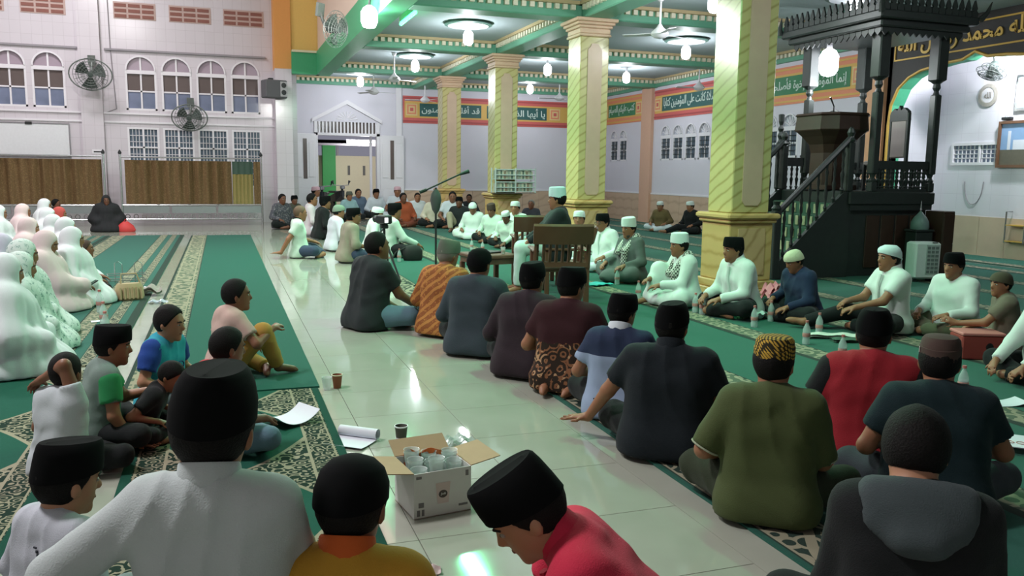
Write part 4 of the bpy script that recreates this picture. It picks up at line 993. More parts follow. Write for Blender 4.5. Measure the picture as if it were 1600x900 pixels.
def carpet(label, x0, x1, y0, y1, m, t=0.012, skew=0.0, z=0.0):
    n = 40; mb = MB(); w = x1-x0; L = y1-y0
    def P(u, v, top): return (w*u+skew*(v**2), L*v, t+0.0015*math.sin(7*v*L+3*u) if top else 0.0)
    mb.grid(lambda u, v: P(u, v, True), 5, n)
    o = len(mb.v)
    ring = [P(u/4, 0, False) for u in range(5)]; 
    mb.grid(lambda u, v: P(u, v, False), 5, n)
    k = 5*n
    for j in range(n-1):
        mb.f += [(j*5, (j+1)*5, k+(j+1)*5, k+j*5), ((j+1)*5+4, j*5+4, k+j*5+4, k+(j+1)*5+4)]; mb.mi += [0, 0]
    for i in range(4):
        mb.f += [(i+1, i, k+i, k+i+1), ((n-1)*5+i, (n-1)*5+i+1, k+(n-1)*5+i+1, k+(n-1)*5+i)]; mb.mi += [0, 0]
    me = mb.mesh('carpet', True); me.flip_normals() if False else None
    ob = obj('carpet', me, m, None, (x0, y0, 0.001+z)); return tag(ob, label, 'carpet', 'mosque carpet runners')
GR = '#255c4e'
MC_ROW = m_carpet('green_row_carpet', GR, [(0.0, 0.05, 'dark'), (0.045, 0.32, 'pale')])
MC_FIRST = m_carpet('green_edge_carpet', GR, [(0.0, 0.36, 'scroll')])
W_ = 1.235
labs = ['green carpet runner with scroll border under the row of men seen from behind', 'green carpet runner between the two facing rows of men', 'green carpet runner carrying the bottles before the seated guests',
        'green carpet runner under the guests in white shirts', 'green carpet runner passing the foot of the nearest column', 'green carpet runner leading under the pulpit stairs', 'green carpet runner under the pulpit platform',
        'green carpet runner second nearest the right wall', 'green carpet runner along the foot of the right wall']
for i in range(9):
    y1 = 23.2 if i < 4 else 26.9
    carpet(labs[i], 2.08+i*W_, min(2.08+(i+1)*W_-0.004, 12.66), -2.5, y1, MC_FIRST if i == 0 else MC_ROW)
carpet('green carpet runner inside the white prayer niche', 12.86, 14.02, 9.9, 13.6, MC_ROW)
MC_A = m_carpet('green_plain_runner', '#1c5548', [(0.0, 0.34, 'pale'), (0.0, 0.03, 'dark'), (0.05, 0.065, 'line'), (0.27, 0.285, 'line')])
carpet('plain deep green carpet runner with pale left border down the aisle', -0.68, 0.60, 5.78, 20.2, MC_A, 0.012)
MC_W = m_carpet('womens_carpet', '#2b5a50', [(0.0, 0.3, 'pale'), (1.0, 1.16, 'pale'), (1.24, 1.36, 'scroll'), (1.42, 1.5, 'dark')])
carpet('green bordered carpet beneath the front row of women in white', -2.34, -0.84, 6.9, 20.4, MC_W)
carpet('green bordered carpet beneath the rear rows of women', -3.88, -2.38, 6.9, 20.4, MC_W)
MP = m_prayer('ornate_prayer_carpet', 1.10, 1.2)
carpet('ornate dark green carpet with cream scrollwork under the boys in front', -0.51, 0.585, 1.2, 5.74, MP, 0.012)
carpet('ornate dark green carpet with cream scrollwork at the lower left corner', -1.93, -0.83, 1.2, 6.75, MP, 0.012)

# ------------------------------------------------------------------ wall fans, ceiling fans, loudspeaker
M_FANGREY = mat('fan_grey', '#6d7370', 0.5, metal=0.2); M_FANDARK = mat('fan_dark', '#3e4744', 0.5)
def cage_fan(label, loc, rot, r=0.42, col=M_FANDARK, hoop=True):
    t = thing('wall_fan', label, 'fan', loc); t.rotation_euler = rot         # local: blows along -y
    if hoop:
        MB().tube([(r*1.22*math.cos(a), 0.02, r*0.95*math.sin(a)) for a in [2*math.pi*i/28 for i in range(29)]], 0.018, 6).build('hoop', M_FANGREY, t)
    rings = MB()
    for k, (q, d) in enumerate(((0.18, -0.10), (0.34, -0.10), (0.5, -0.095), (0.66, -0.085), (0.82, -0.06), (1.0, 0.0), (0.75, 0.09), (0.5, 0.11))): rings.tube([(r*q*math.cos(a), d, r*q*math.sin(a)) for a in [2*math.pi*i/24 for i in range(25)]], 0.006, 4)
    for i in range(20):
        a = 2*math.pi*i/20; rings.tube([(r*0.15*math.cos(a), -0.10, r*0.15*math.sin(a)), (r*0.7*math.cos(a), -0.082, r*0.7*math.sin(a)), (r*math.cos(a), 0.0, r*math.sin(a)), (r*0.4*math.cos(a), 0.11, r*0.4*math.sin(a))], 0.004, 4)
    rings.build('cage', M_FANGREY, t)
    for i in range(3):
        a = 2*math.pi*i/3+0.4
        b = MB(); b.grid(lambda u, v: (math.cos(a+(u-0.5)*1.1)*r*(0.15+0.72*v), -0.02+0.09*(u-0.5), math.sin(a+(u-0.5)*1.1)*r*(0.15+0.72*v)), 6, 4); b.grid(lambda u, v: (math.cos(a+(u-0.5)*1.1)*r*(0.15+0.72*v), -0.012+0.09*(u-0.5), math.sin(a+(u-0.5)*1.1)*r*(0.15+0.72*v)), 6, 4); b.build('blade', col, t, True)
    h = MB(); h.M = Matrix.Rotation(math.pi/2, 4, 'X'); h.lathe([(0.01, 0.11), (0.06, 0.10), (0.075, 0.0), (0.085, -0.16), (0.05, -0.22), (0.01, -0.22)], 14); h.build('motor', M_FANDARK, t, True)
    br = MB(); br.tube([(0, 0.2, 0), (0, 0.30, 0.08), (0, 0.44, 0.30)], 0.03, 6); br.box(-0.09, 0.09, 0.40, 0.46, 0.2, 0.45); br.build('bracket', M_FANGREY, t)
    return t
fx1, fz1 = on_y(142, 117, YL-0.55); cage_fan('grey caged wall fan hanging on the pilaster between the window groups', (fx1, YL-0.62, fz1), (0.22, 0, 0), 0.42)
fx2, fz2 = on_y(296, 184, YL-0.55); cage_fan('grey caged wall fan below the arched windows', (fx2, YL-0.50, fz2), (0.3, 0, -0.1), 0.38)
fy3, fz3 = on_x(529, 46, 2.2); cage_fan('pale caged wall fan beside the dazzling floodlight', (2.15, fy3, fz3), (0.15, 0, 0.75), 0.34, hoop=False)
fy4, fz4 = on_x(1553, 122, XM-0.4)
cage_fan('white wall fan tipped downwards above the round plaque', (XM-0.48, fy4, fz4+0.10), (1.15, 0, -math.pi/2), 0.26, mat('fan_white', '#d7d9dc', 0.4), hoop=False)
def ceiling_fan(label, x, y, drop=0.55, ang=0.3, m=M_WHITE):
    t = thing('ceiling_fan', label, 'fan', (x, y, ZC), ang, 'ceiling fans')
    MB().tube([(0, 0, 0), (0, 0, -drop)], 0.018, 8).build('rod', m, t)
    MB().lathe([(0.01, 0.0), (0.06, -0.01), (0.05, -0.07), (0.02, -0.09)], 14).build('canopy', m, t, True)
    MB().lathe([(0.03, -drop+0.12), (0.05, -drop+0.08), (0.14, -drop+0.0), (0.15, -drop-0.04), (0.10, -drop-0.09), (0.02, -drop-0.11)], 18).build('motor', m, t, True)
    for i in range(3):
        b = MB(); b.M = Matrix.Rotation(2*math.pi*i/3, 4, 'Z')
        b.rings([[(x_, -0.05-0.02*x_, -drop-0.05), (x_, 0.05+0.02*x_, -drop-0.03), (x_, 0.05+0.02*x_, -drop-0.022), (x_, -0.05-0.02*x_, -drop-0.042)] for x_ in (0.14, 0.3, 0.62)]); b.build('blade', m, t)
    return t
for lab, px, py, z in (('ceiling fan nearest the door gable with long rod', 632*0+616, 122, 3.8), ('ceiling fan beside the starry far lamp', 584, 142, 3.75), ('white ceiling fan lit greenish before the nearest column', 1031, 50, 3.85),
                     ('ceiling fan over the calligraphy on the right wall', 1092, 135, 3.75), ('dark bell shaped ceiling fan beside the third column', 874, 152, 3.8), ('ceiling fan close behind the farthest column', 664, 155, 3.75)):
    X_, Y_ = fl(px, py, z); Y_ = min(Y_, 26.3); ceiling_fan(lab, X_, Y_, ZC-z, 0.5+px*0.01)
# loudspeaker on the corner pillar
sx, sz = on_y(428, 140, 24.3)
sp = thing('loudspeaker', 'grey wall loudspeaker mounted on the corner pillar', 'loudspeaker', (sx, 24.2, sz), 0.3)
MB().bbox(-0.30, 0.30, -0.2, 0.2, -0.24, 0.24, 0.02).build('cabinet', mat('speaker_grey', '#5b5a5e', 0.7), sp)
MB().bbox(0.1, 0.28, -0.215, -0.198, -0.2, 0.2, 0.005).build('grille', mat('speaker_silver', '#a9a7aa', 0.5), sp)
for z in (0.1, -0.09):
    c = MB(); c.M = Matrix.Translation((0.19, -0.215, z)) @ Matrix.Rotation(math.pi/2, 4, 'X'); c.lathe([(0.01, 0.0), (0.065, 0.0), (0.07, 0.012), (0.02, 0.004)], 16); c.build('cone', M_DARKMETAL, sp, True)
MB().box(-0.05, 0.05, 0.18, 0.33, 0.05, 0.32).build('bracket', M_DARKMETAL, sp)

# ------------------------------------------------------------------ whiteboard, notices, curtain partitions
wb = thing('whiteboard', 'blank whiteboard on the tiled wall above the curtain', 'whiteboard', (-4.75, YL-0.03, 2.22))
MB().box(-0.94, 0.94, -0.01, 0.03, -0.42, 0.42).build('board', mat('board_white', '#d9dade', 0.3), wb)
f = MB(); f.box(-0.97, 0.97, -0.02, 0.03, 0.42, 0.45); f.box(-0.97, 0.97, -0.02, 0.03, -0.45, -0.42); f.box(-0.97, -0.94, -0.02, 0.03, -0.42, 0.42); f.box(0.94, 0.97, -0.02, 0.03, -0.42, 0.42); f.build('frame', M_STEEL, wb)
MB().box(-0.08, 0.08, -0.03, 0.0, 0.40, 0.47).build('clip', M_DARKMETAL, wb)
nx, nz = on_y(153, 237, YL-0.14)
nt = thing('notice', 'small white notice on the tiled pilaster', 'notice', (nx, YL-0.145, nz)); MB().box(-0.14, 0.14, -0.004, 0.004, -0.06, 0.06).build('sheet', M_WHITE, nt); MB().box(-0.10, 0.10, -0.006, -0.003, -0.02, 0.015).build('print', M_DARKMETAL, nt)
def m_curtain():
    g = NT('gold_brown_curtain'); o = g.xyz(); mp = g.n('ShaderNodeMapping', {'Vector': g.tc.outputs['Object'], 'Scale': (1.0, 1.0, 0.12)}).outputs[0]; n = g.noise(16, 4, mp); w = g.noise(30, 3)
    c = g.mix(n, lin('#54412b'), lin('#755c3e')); c = g.mix(g.math('MULTIPLY', g.gt(w, 0.56), 0.35), c, lin('#8a7150')); m = g.out(c, 0.7, 0, 0.2); return m
M_CURT = m_curtain(); M_CURTG = mat('olive_gold_curtain', '#8a7d4c', 0.7, var=0.15)
def wavy(name, x0, x1, z0, z1, m, parent, amp=0.035, per=0.16, y=0.0, seed=0):
    mb = MB(); n = max(12, int((x1-x0)/per*8))
    def P(u, v):
        x = x0+(x1-x0)*u; return (x, y+amp*(0.55+0.45*v)*math.sin(2*math.pi*x/per+1.3*math.sin(x*2.1+seed))+0.4*amp*math.sin(x*17), z0+(z1-z0)*v)
    mb.grid(P, n, 6); k = len(mb.v); mb.grid(lambda u, v: (P(u, v)[0], P(u, v)[1]+0.006, P(u, v)[2]), n, 6)
    return mb.build(name, m, parent, True)
def partition(label, x0, x1, y, green=False):
    t = thing('curtain_partition', label, 'partition', (0, y, 0))
    for x in (x0, x1): MB().tube([(x, 0, 0.0), (x, 0, 1.86)], 0.03, 8).build('post', M_STEEL, t); MB().lathe([(0.01, 0), (0.04, 0.01), (0.045, 0.05), (0.01, 0.12)], 10, x, 0, 1.86).build('finial', M_DARKMETAL, t, True)
    for z, r in ((1.80, 0.022), (0.55, 0.025), (0.18, 0.022)): MB().tube([(x0, 0, z), (x1, 0, z)], r, 8).build('rail', M_STEEL, t)
    for i in range(3):
        a = x0+(x1-x0)*i/3+0.03; b = x0+(x1-x0)*(i+1)/3-0.03; MB().box(a, b, -0.012, 0.012, 0.34, 0.52).build('steel_panel', mat('brushed_panel', '#8f9496', 0.4, metal=0.5), t)
    for i in range(int((x1-x0)/0.2)):
        x = x0+0.12+i*0.2; MB().tube([(x+0.055*math.cos(a), 0, 0.255+0.055*math.sin(a)) for a in [2*math.pi*k/12 for k in range(13)]], 0.012, 5).build('ring', M_STEEL, t)
    if green:
        xg = x1-0.75
        wavy('curtain', x0+0.1, xg-0.02, 0.58, 1.72, M_CURT, t, 0.06, 0.26, seed=1); wavy('green_valance', xg, x1-0.22, 1.38, 1.72, mat('curtain_green', '#3c4f45', 0.8), t, 0.02); wavy('gold_curtain', xg, x1-0.22, 0.58, 1.38, M_CURTG, t, 0.025, 0.1); wavy('end_curtain', x1-0.2, x1-0.02, 0.58, 1.72, M_CURT, t, 0.02)
    else: wavy('curtain', x0+0.05, x1-0.05, 0.58, 1.72, M_CURT, t, 0.06, 0.26, seed=2)
    return t
partition('steel curtain partition with brown drapes and an olive end panel', on_y(190, 300, 23.9)[0], on_y(409, 300, 23.9)[0], 23.9, True)
partition('steel curtain partition with brown drapes at the left edge', on_y(-60, 300, 23.8)[0], on_y(164, 300, 23.8)[0], 23.8)

# ------------------------------------------------------------------ pulpit
M_EBONY = mat('dark_carved_wood', '#2c302f', 0.38, var=0.2, scale=12, spec=0.45); M_BROWNW = mat('dark_brown_wood', '#3d2a22', 0.4, var=0.2, scale=10)  # carved wood lightened to teal-grey, haze put into its colour
PX0, PY0, PD, PW, ZP = 9.25, 10.15, 1.55, 1.10, 1.28       # near corner post, depth along y, width along x, platform height
pu = thing('pulpit', 'tall dark carved wooden pulpit with canopy and stairs', 'pulpit', (PX0, PY0, 0.015))
def baluster(h, r=0.035):
    return MB().lathe([(r*0.6, 0), (r*0.6, h*0.06), (r*1.0, h*0.10), (r*0.45, h*0.16), (r*0.8, h*0.34), (r*1.0, h*0.42), (r*0.4, h*0.52), (r*0.75, h*0.60), (r*0.5, h*0.72), (r*0.9, h*0.84), (r*0.5, h*0.9), (r*0.6, h)], 8).mesh('baluster', True)
body = MB(); body.bbox(-0.46, PW+0.07, -0.08, PD+0.08, ZP-0.2, ZP, 0.02); body.box(-0.42, PW+0.04, -0.05, PD+0.05, ZP-0.28, ZP-0.2); body.build('platform', M_EBONY, pu)
bs = MB(); bs.box(-0.40, PW, 0.02, PD-0.02, 0, ZP-0.28); bs.build('base_cabinet', M_EBONY, pu)
for i in range(4): MB().bbox(-0.05+i*0.28, -0.05+i*0.28+0.25, 0.0, 0.025, 0.12, ZP-0.36, 0.008).build('cabinet_door', M_BROWNW, pu)
zk = 2.95
posts = ((0, 0), (PW, 0), (0, PD), (PW, PD))
for (a, b) in posts:
    p = MB(); p.bbox(a-0.055, a+0.055, b-0.055, b+0.055, ZP, ZP+0.14, 0.01)
    p.lathe([(0.055, 0.14), (0.06, 0.17), (0.035, 0.21), (0.05, 0.26)], 12, a, b, ZP)
    p.bbox(a-0.062, a+0.062, b-0.062, b+0.062, ZP+0.26, zk-0.2, 0.015)
    p.lathe([(0.05, -0.2), (0.035, -0.15), (0.06, -0.1), (0.05, -0.04), (0.10, 0.0)], 12, a, b, zk)
    p.bbox(a-0.10, a+0.10, b-0.10, b+0.10, zk, 3.66, 0.018); p.build('post', M_EBONY, pu)
cz = 3.62
can = MB(); can.bbox(-0.28, PW+0.28, -0.28, PD+0.28, cz+0.02, cz+0.12, 0.02); can.bbox(-0.36, PW+0.36, -0.36, PD+0.36, cz+0.12, cz+0.24, 0.02); can.bbox(-0.30, PW+0.30, -0.30, PD+0.30, cz+0.24, cz+0.34, 0.02); can.build('canopy', M_EBONY, pu)
merl = MB().prism([(-0.055, 0), (0.055, 0), (0.06, 0.06), (0.03, 0.09), (0.045, 0.12), (0, 0.24), (-0.045, 0.12), (-0.03, 0.09), (-0.06, 0.06)], -0.015, 0.015).mesh('cresting_leaf')
scal = MB().prism([(-0.06, 0), (0.06, 0), (0.06, -0.05), (0.0, -0.11), (-0.06, -0.05)], -0.01, 0.01).mesh('valance_scallop')
def rim(x0, y0, x1, y1, rz, n, z, me, nm):
    for i in range(n):
        t = (i+0.5)/n; obj(nm, me, M_EBONY, pu, (x0+(x1-x0)*t, y0+(y1-y0)*t, z), (0, 0, rz))
e = 0.33
for (x0, y0, x1, y1, rz, n) in ((-e, -e, PW+e, -e, 0, 14), (-e, PD+e, PW+e, PD+e, 0, 14), (-e, -e, -e, PD+e, math.pi/2, 17), (PW+e, -e, PW+e, PD+e, math.pi/2, 17)): rim(x0, y0, x1, y1, rz, n, cz+0.24, merl, 'cresting_leaf')
e = 0.2
for (x0, y0, x1, y1, rz, n) in ((-e, -e, PW+e, -e, 0, 13), (-e, -e, -e, PD+e, math.pi/2, 15)): rim(x0, y0, x1, y1, rz, n, cz+0.02, scal, 'valance_scallop')
for a, b in ((-0.36, -0.36), (PW+0.36, -0.36), (-0.36, PD+0.36)):
    MB().tube([(a, b, cz+0.2), (a*1.06-0.02*(a < 0), b-0.03, cz+0.3), (a*1.1, b-0.05, cz+0.46)], [0.05, 0.035, 0.006], 8).build('corner_horn', M_EBONY, pu)
# balustrade of the platform: near side and back
b1 = baluster(0.30); zr = ZP+0.44
for (x0, y0, x1, y1, n) in ((0.07, 0, PW-0.07, 0, 11), (PW, 0.07, PW, PD-0.07, 13), (0.07, PD, PW-0.07, PD, 11)):
    r_ = MB(); dx, dy = (x1-x0), (y1-y0)
    if abs(dx) > abs(dy): r_.box(x0, x1, y0-0.03, y0+0.03, zr-0.10, zr+0.02); r_.box(x0, x1, y0-0.03, y0+0.03, ZP, ZP+0.04)
    else: r_.box(x0-0.03, x0+0.03, y0, y1, zr-0.10, zr+0.02); r_.box(x0-0.03, x0+0.03, y0, y1, ZP, ZP+0.04)
    r_.build('balustrade_rail', M_EBONY, pu)
    for i in range(n): t = (i+0.5)/n; obj('baluster', b1, M_EBONY, pu, (x0+dx*t, y0+dy*t, ZP+0.04))
# stairs down towards the hall (-x), green carpeted treads
NS = 6; XT, XF = -0.44, -1.62; run = XT-XF
M_STEP = mat('stair_carpet', '#3c5a4a', 0.9, var=0.15); M_STEPC = mat('stair_cream', '#a7a585', 0.6)
for i in range(NS):
    xa = XF+i*run/NS; zt = ZP*(i+1)/(NS+1)
    st = MB().box(xa, XT+0.03, 0.06, PD-0.06, ZP*i/(NS+1), zt).build('step', M_STEP, pu)
    for k in range(9):
        y = 0.12+k*(PD-0.24)/8; MB().bbox(xa-0.014, xa+0.002, y-0.035, y+0.035, ZP*i/(NS+1)+0.02, zt-0.02, 0.004).build('riser_ornament', M_STEPC, st)
for y in (0.0, PD):
    sg = MB(); sg.prism([(XF-0.10, 0), (XT+0.05, 0), (XT+0.05, ZP), (XT-0.08, ZP), (XF-0.10, 0.16)], y-0.035, y+0.035); sg.build('stringer', M_EBONY, pu)
    MB().tube([(XF-0.02, y, 0.98), (XT+0.02, y, ZP+0.80)], 0.048, 8).build('handrail', M_EBONY, pu)
    b2 = baluster(0.70, 0.03)
    for i in range(8):
        t = (i+0.6)/8.4; x = XF+run*t; obj('baluster', b2, M_EBONY, pu, (x, y, 0.22+(ZP-0.16)*t))
    nw = MB(); a = XF-0.06; nw.bbox(a-0.06, a+0.06, y-0.06, y+0.06, 0, 1.0, 0.012); nw.lathe([(0.06, 1.0), (0.075, 1.03), (0.04, 1.08), (0.06, 1.13)], 12, a, y, 0); nw.build('newel_post', M_EBONY, pu)
    n3 = MB(); a = XT; n3.bbox(a-0.055, a+0.055, y-0.055, y+0.055, ZP, ZP+0.72, 0.012); n3.lathe([(0.055, 0.72), (0.07, 0.75), (0.04, 0.80), (0.06, 0.86), (0.04, 0.92), (0.02, 0.94)], 12, a, y, ZP); n3.build('newel_post', M_EBONY, pu)
# tall newels with crown finials at the stair foot
for y in (PD,):
    a = XT+0.0
    n2 = MB(); n2.bbox(a-0.05, a+0.05, y+0.06, y+0.16, 1.28, 2.05, 0.01); n2.lathe([(0.05, 1.75), (0.03, 1.80), (0.055, 1.86), (0.03, 1.92), (0.05, 1.97), (0.025, 2.03), (0.045, 2.09), (0.05, 2.2), (0.03, 2.21)], 12, a, y+0.11, 0.30); n2.build('finial_post', M_EBONY, pu)
    MB().box(a, 0.0, y-0.03, y+0.03, 1.66, 1.80).build('side_rail', M_EBONY, pu)
    for i in range(4): obj('baluster', baluster(0.40, 0.03), M_EBONY, pu, (a+0.07+i*0.105, y, 1.0+0.28))
# lectern on the stairs
lc = thing('lectern', 'flared dark brown lectern with a gooseneck microphone on the pulpit', 'lectern', (PX0-0.20, PY0+0.72, ZP-0.12+0.165))
def octo(w, d, z): return [(-w, -d*0.6, z), (-w*0.6, -d, z), (w*0.6, -d, z), (w, -d*0.6, z), (w, d*0.6, z), (w*0.6, d, z), (-w*0.6, d, z), (-w, d*0.6, z)]
MB().rings([octo(0.26, 0.26, 0.05), octo(0.25, 0.25, 0.55), octo(0.28, 0.28, 0.68), octo(0.36, 0.40, 0.80), octo(0.44, 0.48, 0.88)]).build('body', M_BROWNW, lc)
MB().rings([octo(0.45, 0.49, 0.88), octo(0.46, 0.50, 0.90), octo(0.44, 0.48, 1.10), octo(0.46, 0.50, 1.12), octo(0.44, 0.48, 1.15)]).build('top', M_BROWNW, lc)
MB().bbox(-0.3, 0.3, -0.3, 0.3, -0.02, 0.06, 0.01).build('foot', M_BROWNW, lc)
MB().tube([(0.1, 0.1, 1.15), (0.1, 0.1, 1.28), (0.04, 0.12, 1.42)], [0.012, 0.01, 0.014], 6).build('microphone', M_DARKMETAL, lc)
# carved chair on the platform
pc = thing('carved_chair', 'tall carved chair with grey upholstered back on the pulpit', 'chair', (PX0+0.72, PY0+0.55, ZP+0.015), -1.75)
MB().bbox(-0.24, 0.24, -0.22, 0.22, 0.40, 0.47, 0.015).build('seat', mat('grey_upholstery', '#7d7672', 0.8), pc)
MB().bbox(-0.20, 0.20, 0.20, 0.24, 0.52, 1.12, 0.02).build('back_cushion', mat('grey_upholstery', '#7d7672', 0.8), pc)
for a, b, h in ((-0.22, -0.2, 0.42), (0.22, -0.2, 0.42), (-0.22, 0.22, 1.22), (0.22, 0.22, 1.22)): MB().bbox(a-0.025, a+0.025, b-0.025, b+0.025, 0, h, 0.006).build('leg', M_EBONY, pc)
cr = MB(); cr.prism([(-0.24, 1.10), (0.24, 1.10), (0.22, 1.24), (0.12, 1.30), (0.05, 1.26), (0, 1.34), (-0.05, 1.26), (-0.12, 1.30), (-0.22, 1.24)], 0.19, 0.25); cr.build('crest_rail', M_EBONY, pc)
# bright bulb under the canopy
ceiling_lamp(PX0+0.1, PY0+1.25, 'dazzling bare bulb hanging under the pulpit canopy', z=cz+0.02, rosette=False, power=60, drop=0.14).scale = (1.5, 1.5, 1.5)
# brown board, air cooler and dome box beside the pulpit
bd = thing('storage_cabinet', 'plain dark brown cabinet standing at the right end of the pulpit', 'cabinet', (PX0+PW-0.02, PY0-0.28, 0.015)); bd.scale = (0.55, 0.8, 1.0)
MB().bbox(-0.2, 0.2, -0.22, 0.22, 0.0, 1.0, 0.01).build('body', M_BROWNW, bd); MB().bbox(-0.18, 0.18, -0.235, -0.22, 0.05, 0.95, 0.005).build('door', M_BROWNW, bd); MB().lathe([(0.004, 0), (0.012, 0.006), (0.012, 0.02), (0.004, 0.024)], 8, 0.13, -0.25, 0.5).build('knob', M_STEEL, bd)
ac = thing('air_cooler', 'white air cooler with patterned grille below the pulpit', 'appliance', (PX0+0.36, PY0-0.72, 0.015), -0.25); ac.scale = (0.8, 0.8, 0.82)
MB().bbox(-0.24, 0.24, -0.17, 0.17, 0.06, 0.70, 0.03).build('housing', mat('appliance_white', '#d5d8d6', 0.35), ac)
MB().bbox(-0.04, 0.2, -0.182, -0.168, 0.14, 0.66, 0.004).build('grille_frame', mat('appliance_grey', '#a9adab', 0.5), ac)
for i in range(7):
    for j in range(3): MB().bbox(-0.025+j*0.075, 0.035+j*0.075, -0.188, -0.18, 0.16+i*0.07, 0.21+i*0.07, 0.004).build('grille_vane', mat('grille_dark', '#6f7573', 0.5), ac)
MB().box(0.06, 0.16, -0.178, -0.168, 0.69, 0.705).build('display', M_DARKMETAL, ac)
for a in (-0.18, 0.18): MB().box(a-0.03, a+0.03, -0.12, 0.12, 0, 0.06).build('caster_foot', M_DARKMETAL, ac)
dm = thing('dome_box', 'dark collection box with grey dome and silver finial', 'box', (PX0+0.72, PY0-0.26, 0.015))
dm.scale = (0.9, 0.9, 0.86); MB().bbox(-0.18, 0.18, -0.12, 0.12, 0, 0.80, 0.01).build('box', M_EBONY, dm); MB().bbox(-0.2, 0.2, -0.14, 0.14, 0.80, 0.84, 0.01).build('lid', M_EBONY, dm)
MB().lathe([(0.14, 0.84), (0.15, 0.88), (0.14, 0.97), (0.10, 1.05), (0.04, 1.12), (0.012, 1.16)], 18).build('dome', mat('dome_grey', '#6d7f7d', 0.4), dm, True); MB().lathe([(0.012, 1.15), (0.018, 1.19), (0.008, 1.22), (0.006, 1.32), (0.001, 1.34)], 8).build('finial', M_STEEL, dm, True)

# niche wall: plaque, framed picture, television picture, small frame
pq = thing('round_plaque', 'round ornamental plaque on the white niche wall', 'plaque', (XM-0.005, on_x(1545, 149, XM)[0], on_x(1545, 149, XM)[1]))
q = MB(); q.M = Matrix.Rotation(-math.pi/2, 4, 'Y'); q.lathe([(0.01, 0.0), (0.22, 0.0), (0.22, 0.02), (0.15, 0.03), (0.145, 0.015), (0.01, 0.015)], 36); q.build('ring', mat('plaque_stone', '#a59f98', 0.6, var=0.3, scale=25), pq, True)
q = MB(); q.M = Matrix.Rotation(-math.pi/2, 4, 'Y'); q.lathe([(0.01, 0.016), (0.145, 0.016), (0.14, 0.022), (0.01, 0.022)], 36); q.build('face', M_WHITE, pq, True)
me = text_mesh(arabic('الله'), 0.15, 0.12, 0.004, 0.01); me.materials.append(mat('plaque_letter', '#8d877f', 0.6)); o = bpy.data.objects.new('lettering', me); COL.objects.link(o); o.parent = pq
o.matrix_local = Matrix.Translation((-0.024, 0, 0)) @ Matrix.Rotation(-math.pi/2, 4, 'Z') @ Matrix.Rotation(math.pi/2, 4, 'X')
ty0, tz0 = on_x(1562, 190, XM-0.06); tz1 = on_x(1562, 262, XM-0.06)[1]
tv = thing('framed_picture', 'large brown framed picture of a white mosque under blue sky', 'picture', (XM-0.04, ty0-0.62, (tz0+tz1)/2))
hh = (tz0-tz1)/2
f = MB(); 
for a, b, c, d in ((-0.62, 0.62, hh-0.05, hh), (-0.62, 0.62, -hh, -hh+0.05), (-0.62, -0.57, -hh+0.05, hh-0.05), (0.57, 0.62, -hh+0.05, hh-0.05)): f.box(-0.04, 0.03, a, b, c, d)
f.build('frame', mat('picture_frame_brown', '#6a4a35', 0.4), tv)
MB().box(-0.005, 0.02, -0.57, 0.57, -hh+0.05, hh-0.05).build('print', mat('print_sky', '#7d9cc0', 0.25, var=0.15, scale=3), tv)
MB().box(-0.009, 0.0, -0.57, 0.57, -hh+0.05, -0.1).build('printed_ground', mat('print_ground', '#5d5a4e', 0.3, var=0.2), tv)
pm = MB(); pm.box(-0.012, 0, -0.3, 0.3, -0.1, 0.08); pm.box(-0.012, 0, 0.36, 0.42, -0.1, 0.25); pm.box(-0.012, 0, -0.03, 0.03, 0.08, 0.2); pm.build('printed_mosque', mat('print_white', '#c9cdd6', 0.3), tv)
cm = thing('security_camera', 'tiny dark camera perched above the framed picture', 'camera', (XM-0.06, ty0-0.15, tz0+0.05)); MB().bbox(-0.03, 0.055, -0.1, 0.1, -0.025, 0.025, 0.008).build('body', M_DARKMETAL, cm); MB().lathe([(0.002, 0), (0.018, 0.0), (0.018, 0.02), (0.002, 0.022)], 8, -0.02, 0, 0.02).build('lens', M_STEEL, cm)
ly, lz = on_x(1597, 145, XM)
sf = thing('wall_frame', 'small pale blue frame cut by the right edge', 'picture', (XM-0.02, ly-0.1, lz)); MB().box(-0.02, 0.02, -0.2, 0.2, -0.33, 0.33).build('frame', M_STEEL, sf); MB().box(-0.026, -0.018, -0.16, 0.16, -0.28, 0.28).build('print', mat('print_pale_blue', '#a9c6d6', 0.4, var=0.1), sf)
rk = thing('wall_rack', 'small brass display rack low on the niche wall', 'rack', (XM-0.12, on_x(1597, 345, XM)[0], 0.62))
for y in (-0.2, 0.2): MB().tube([(0.1, y, -0.3), (-0.05, y, -0.3), (-0.05, y, 0.28), (0.1, y, 0.28)], 0.015, 6).build('side', M_STEEL, rk)
for z in (-0.28, 0.02): MB().box(-0.06, 0.1, -0.2, 0.2, z, z+0.02).build('shelf', M_GOLD, rk)
cb = thing('wall_cable', 'thin looping cable on the white niche wall', 'cable', (XM-0.012, 12.4, 1.1)); MB().tube([(0, 0.3+0.22*math.cos(a), 0.35+0.45*math.sin(a)) for a in [math.pi*(1.0+i/12) for i in range(13)]], 0.008, 5).build('loop', M_GREYLINE, cb)

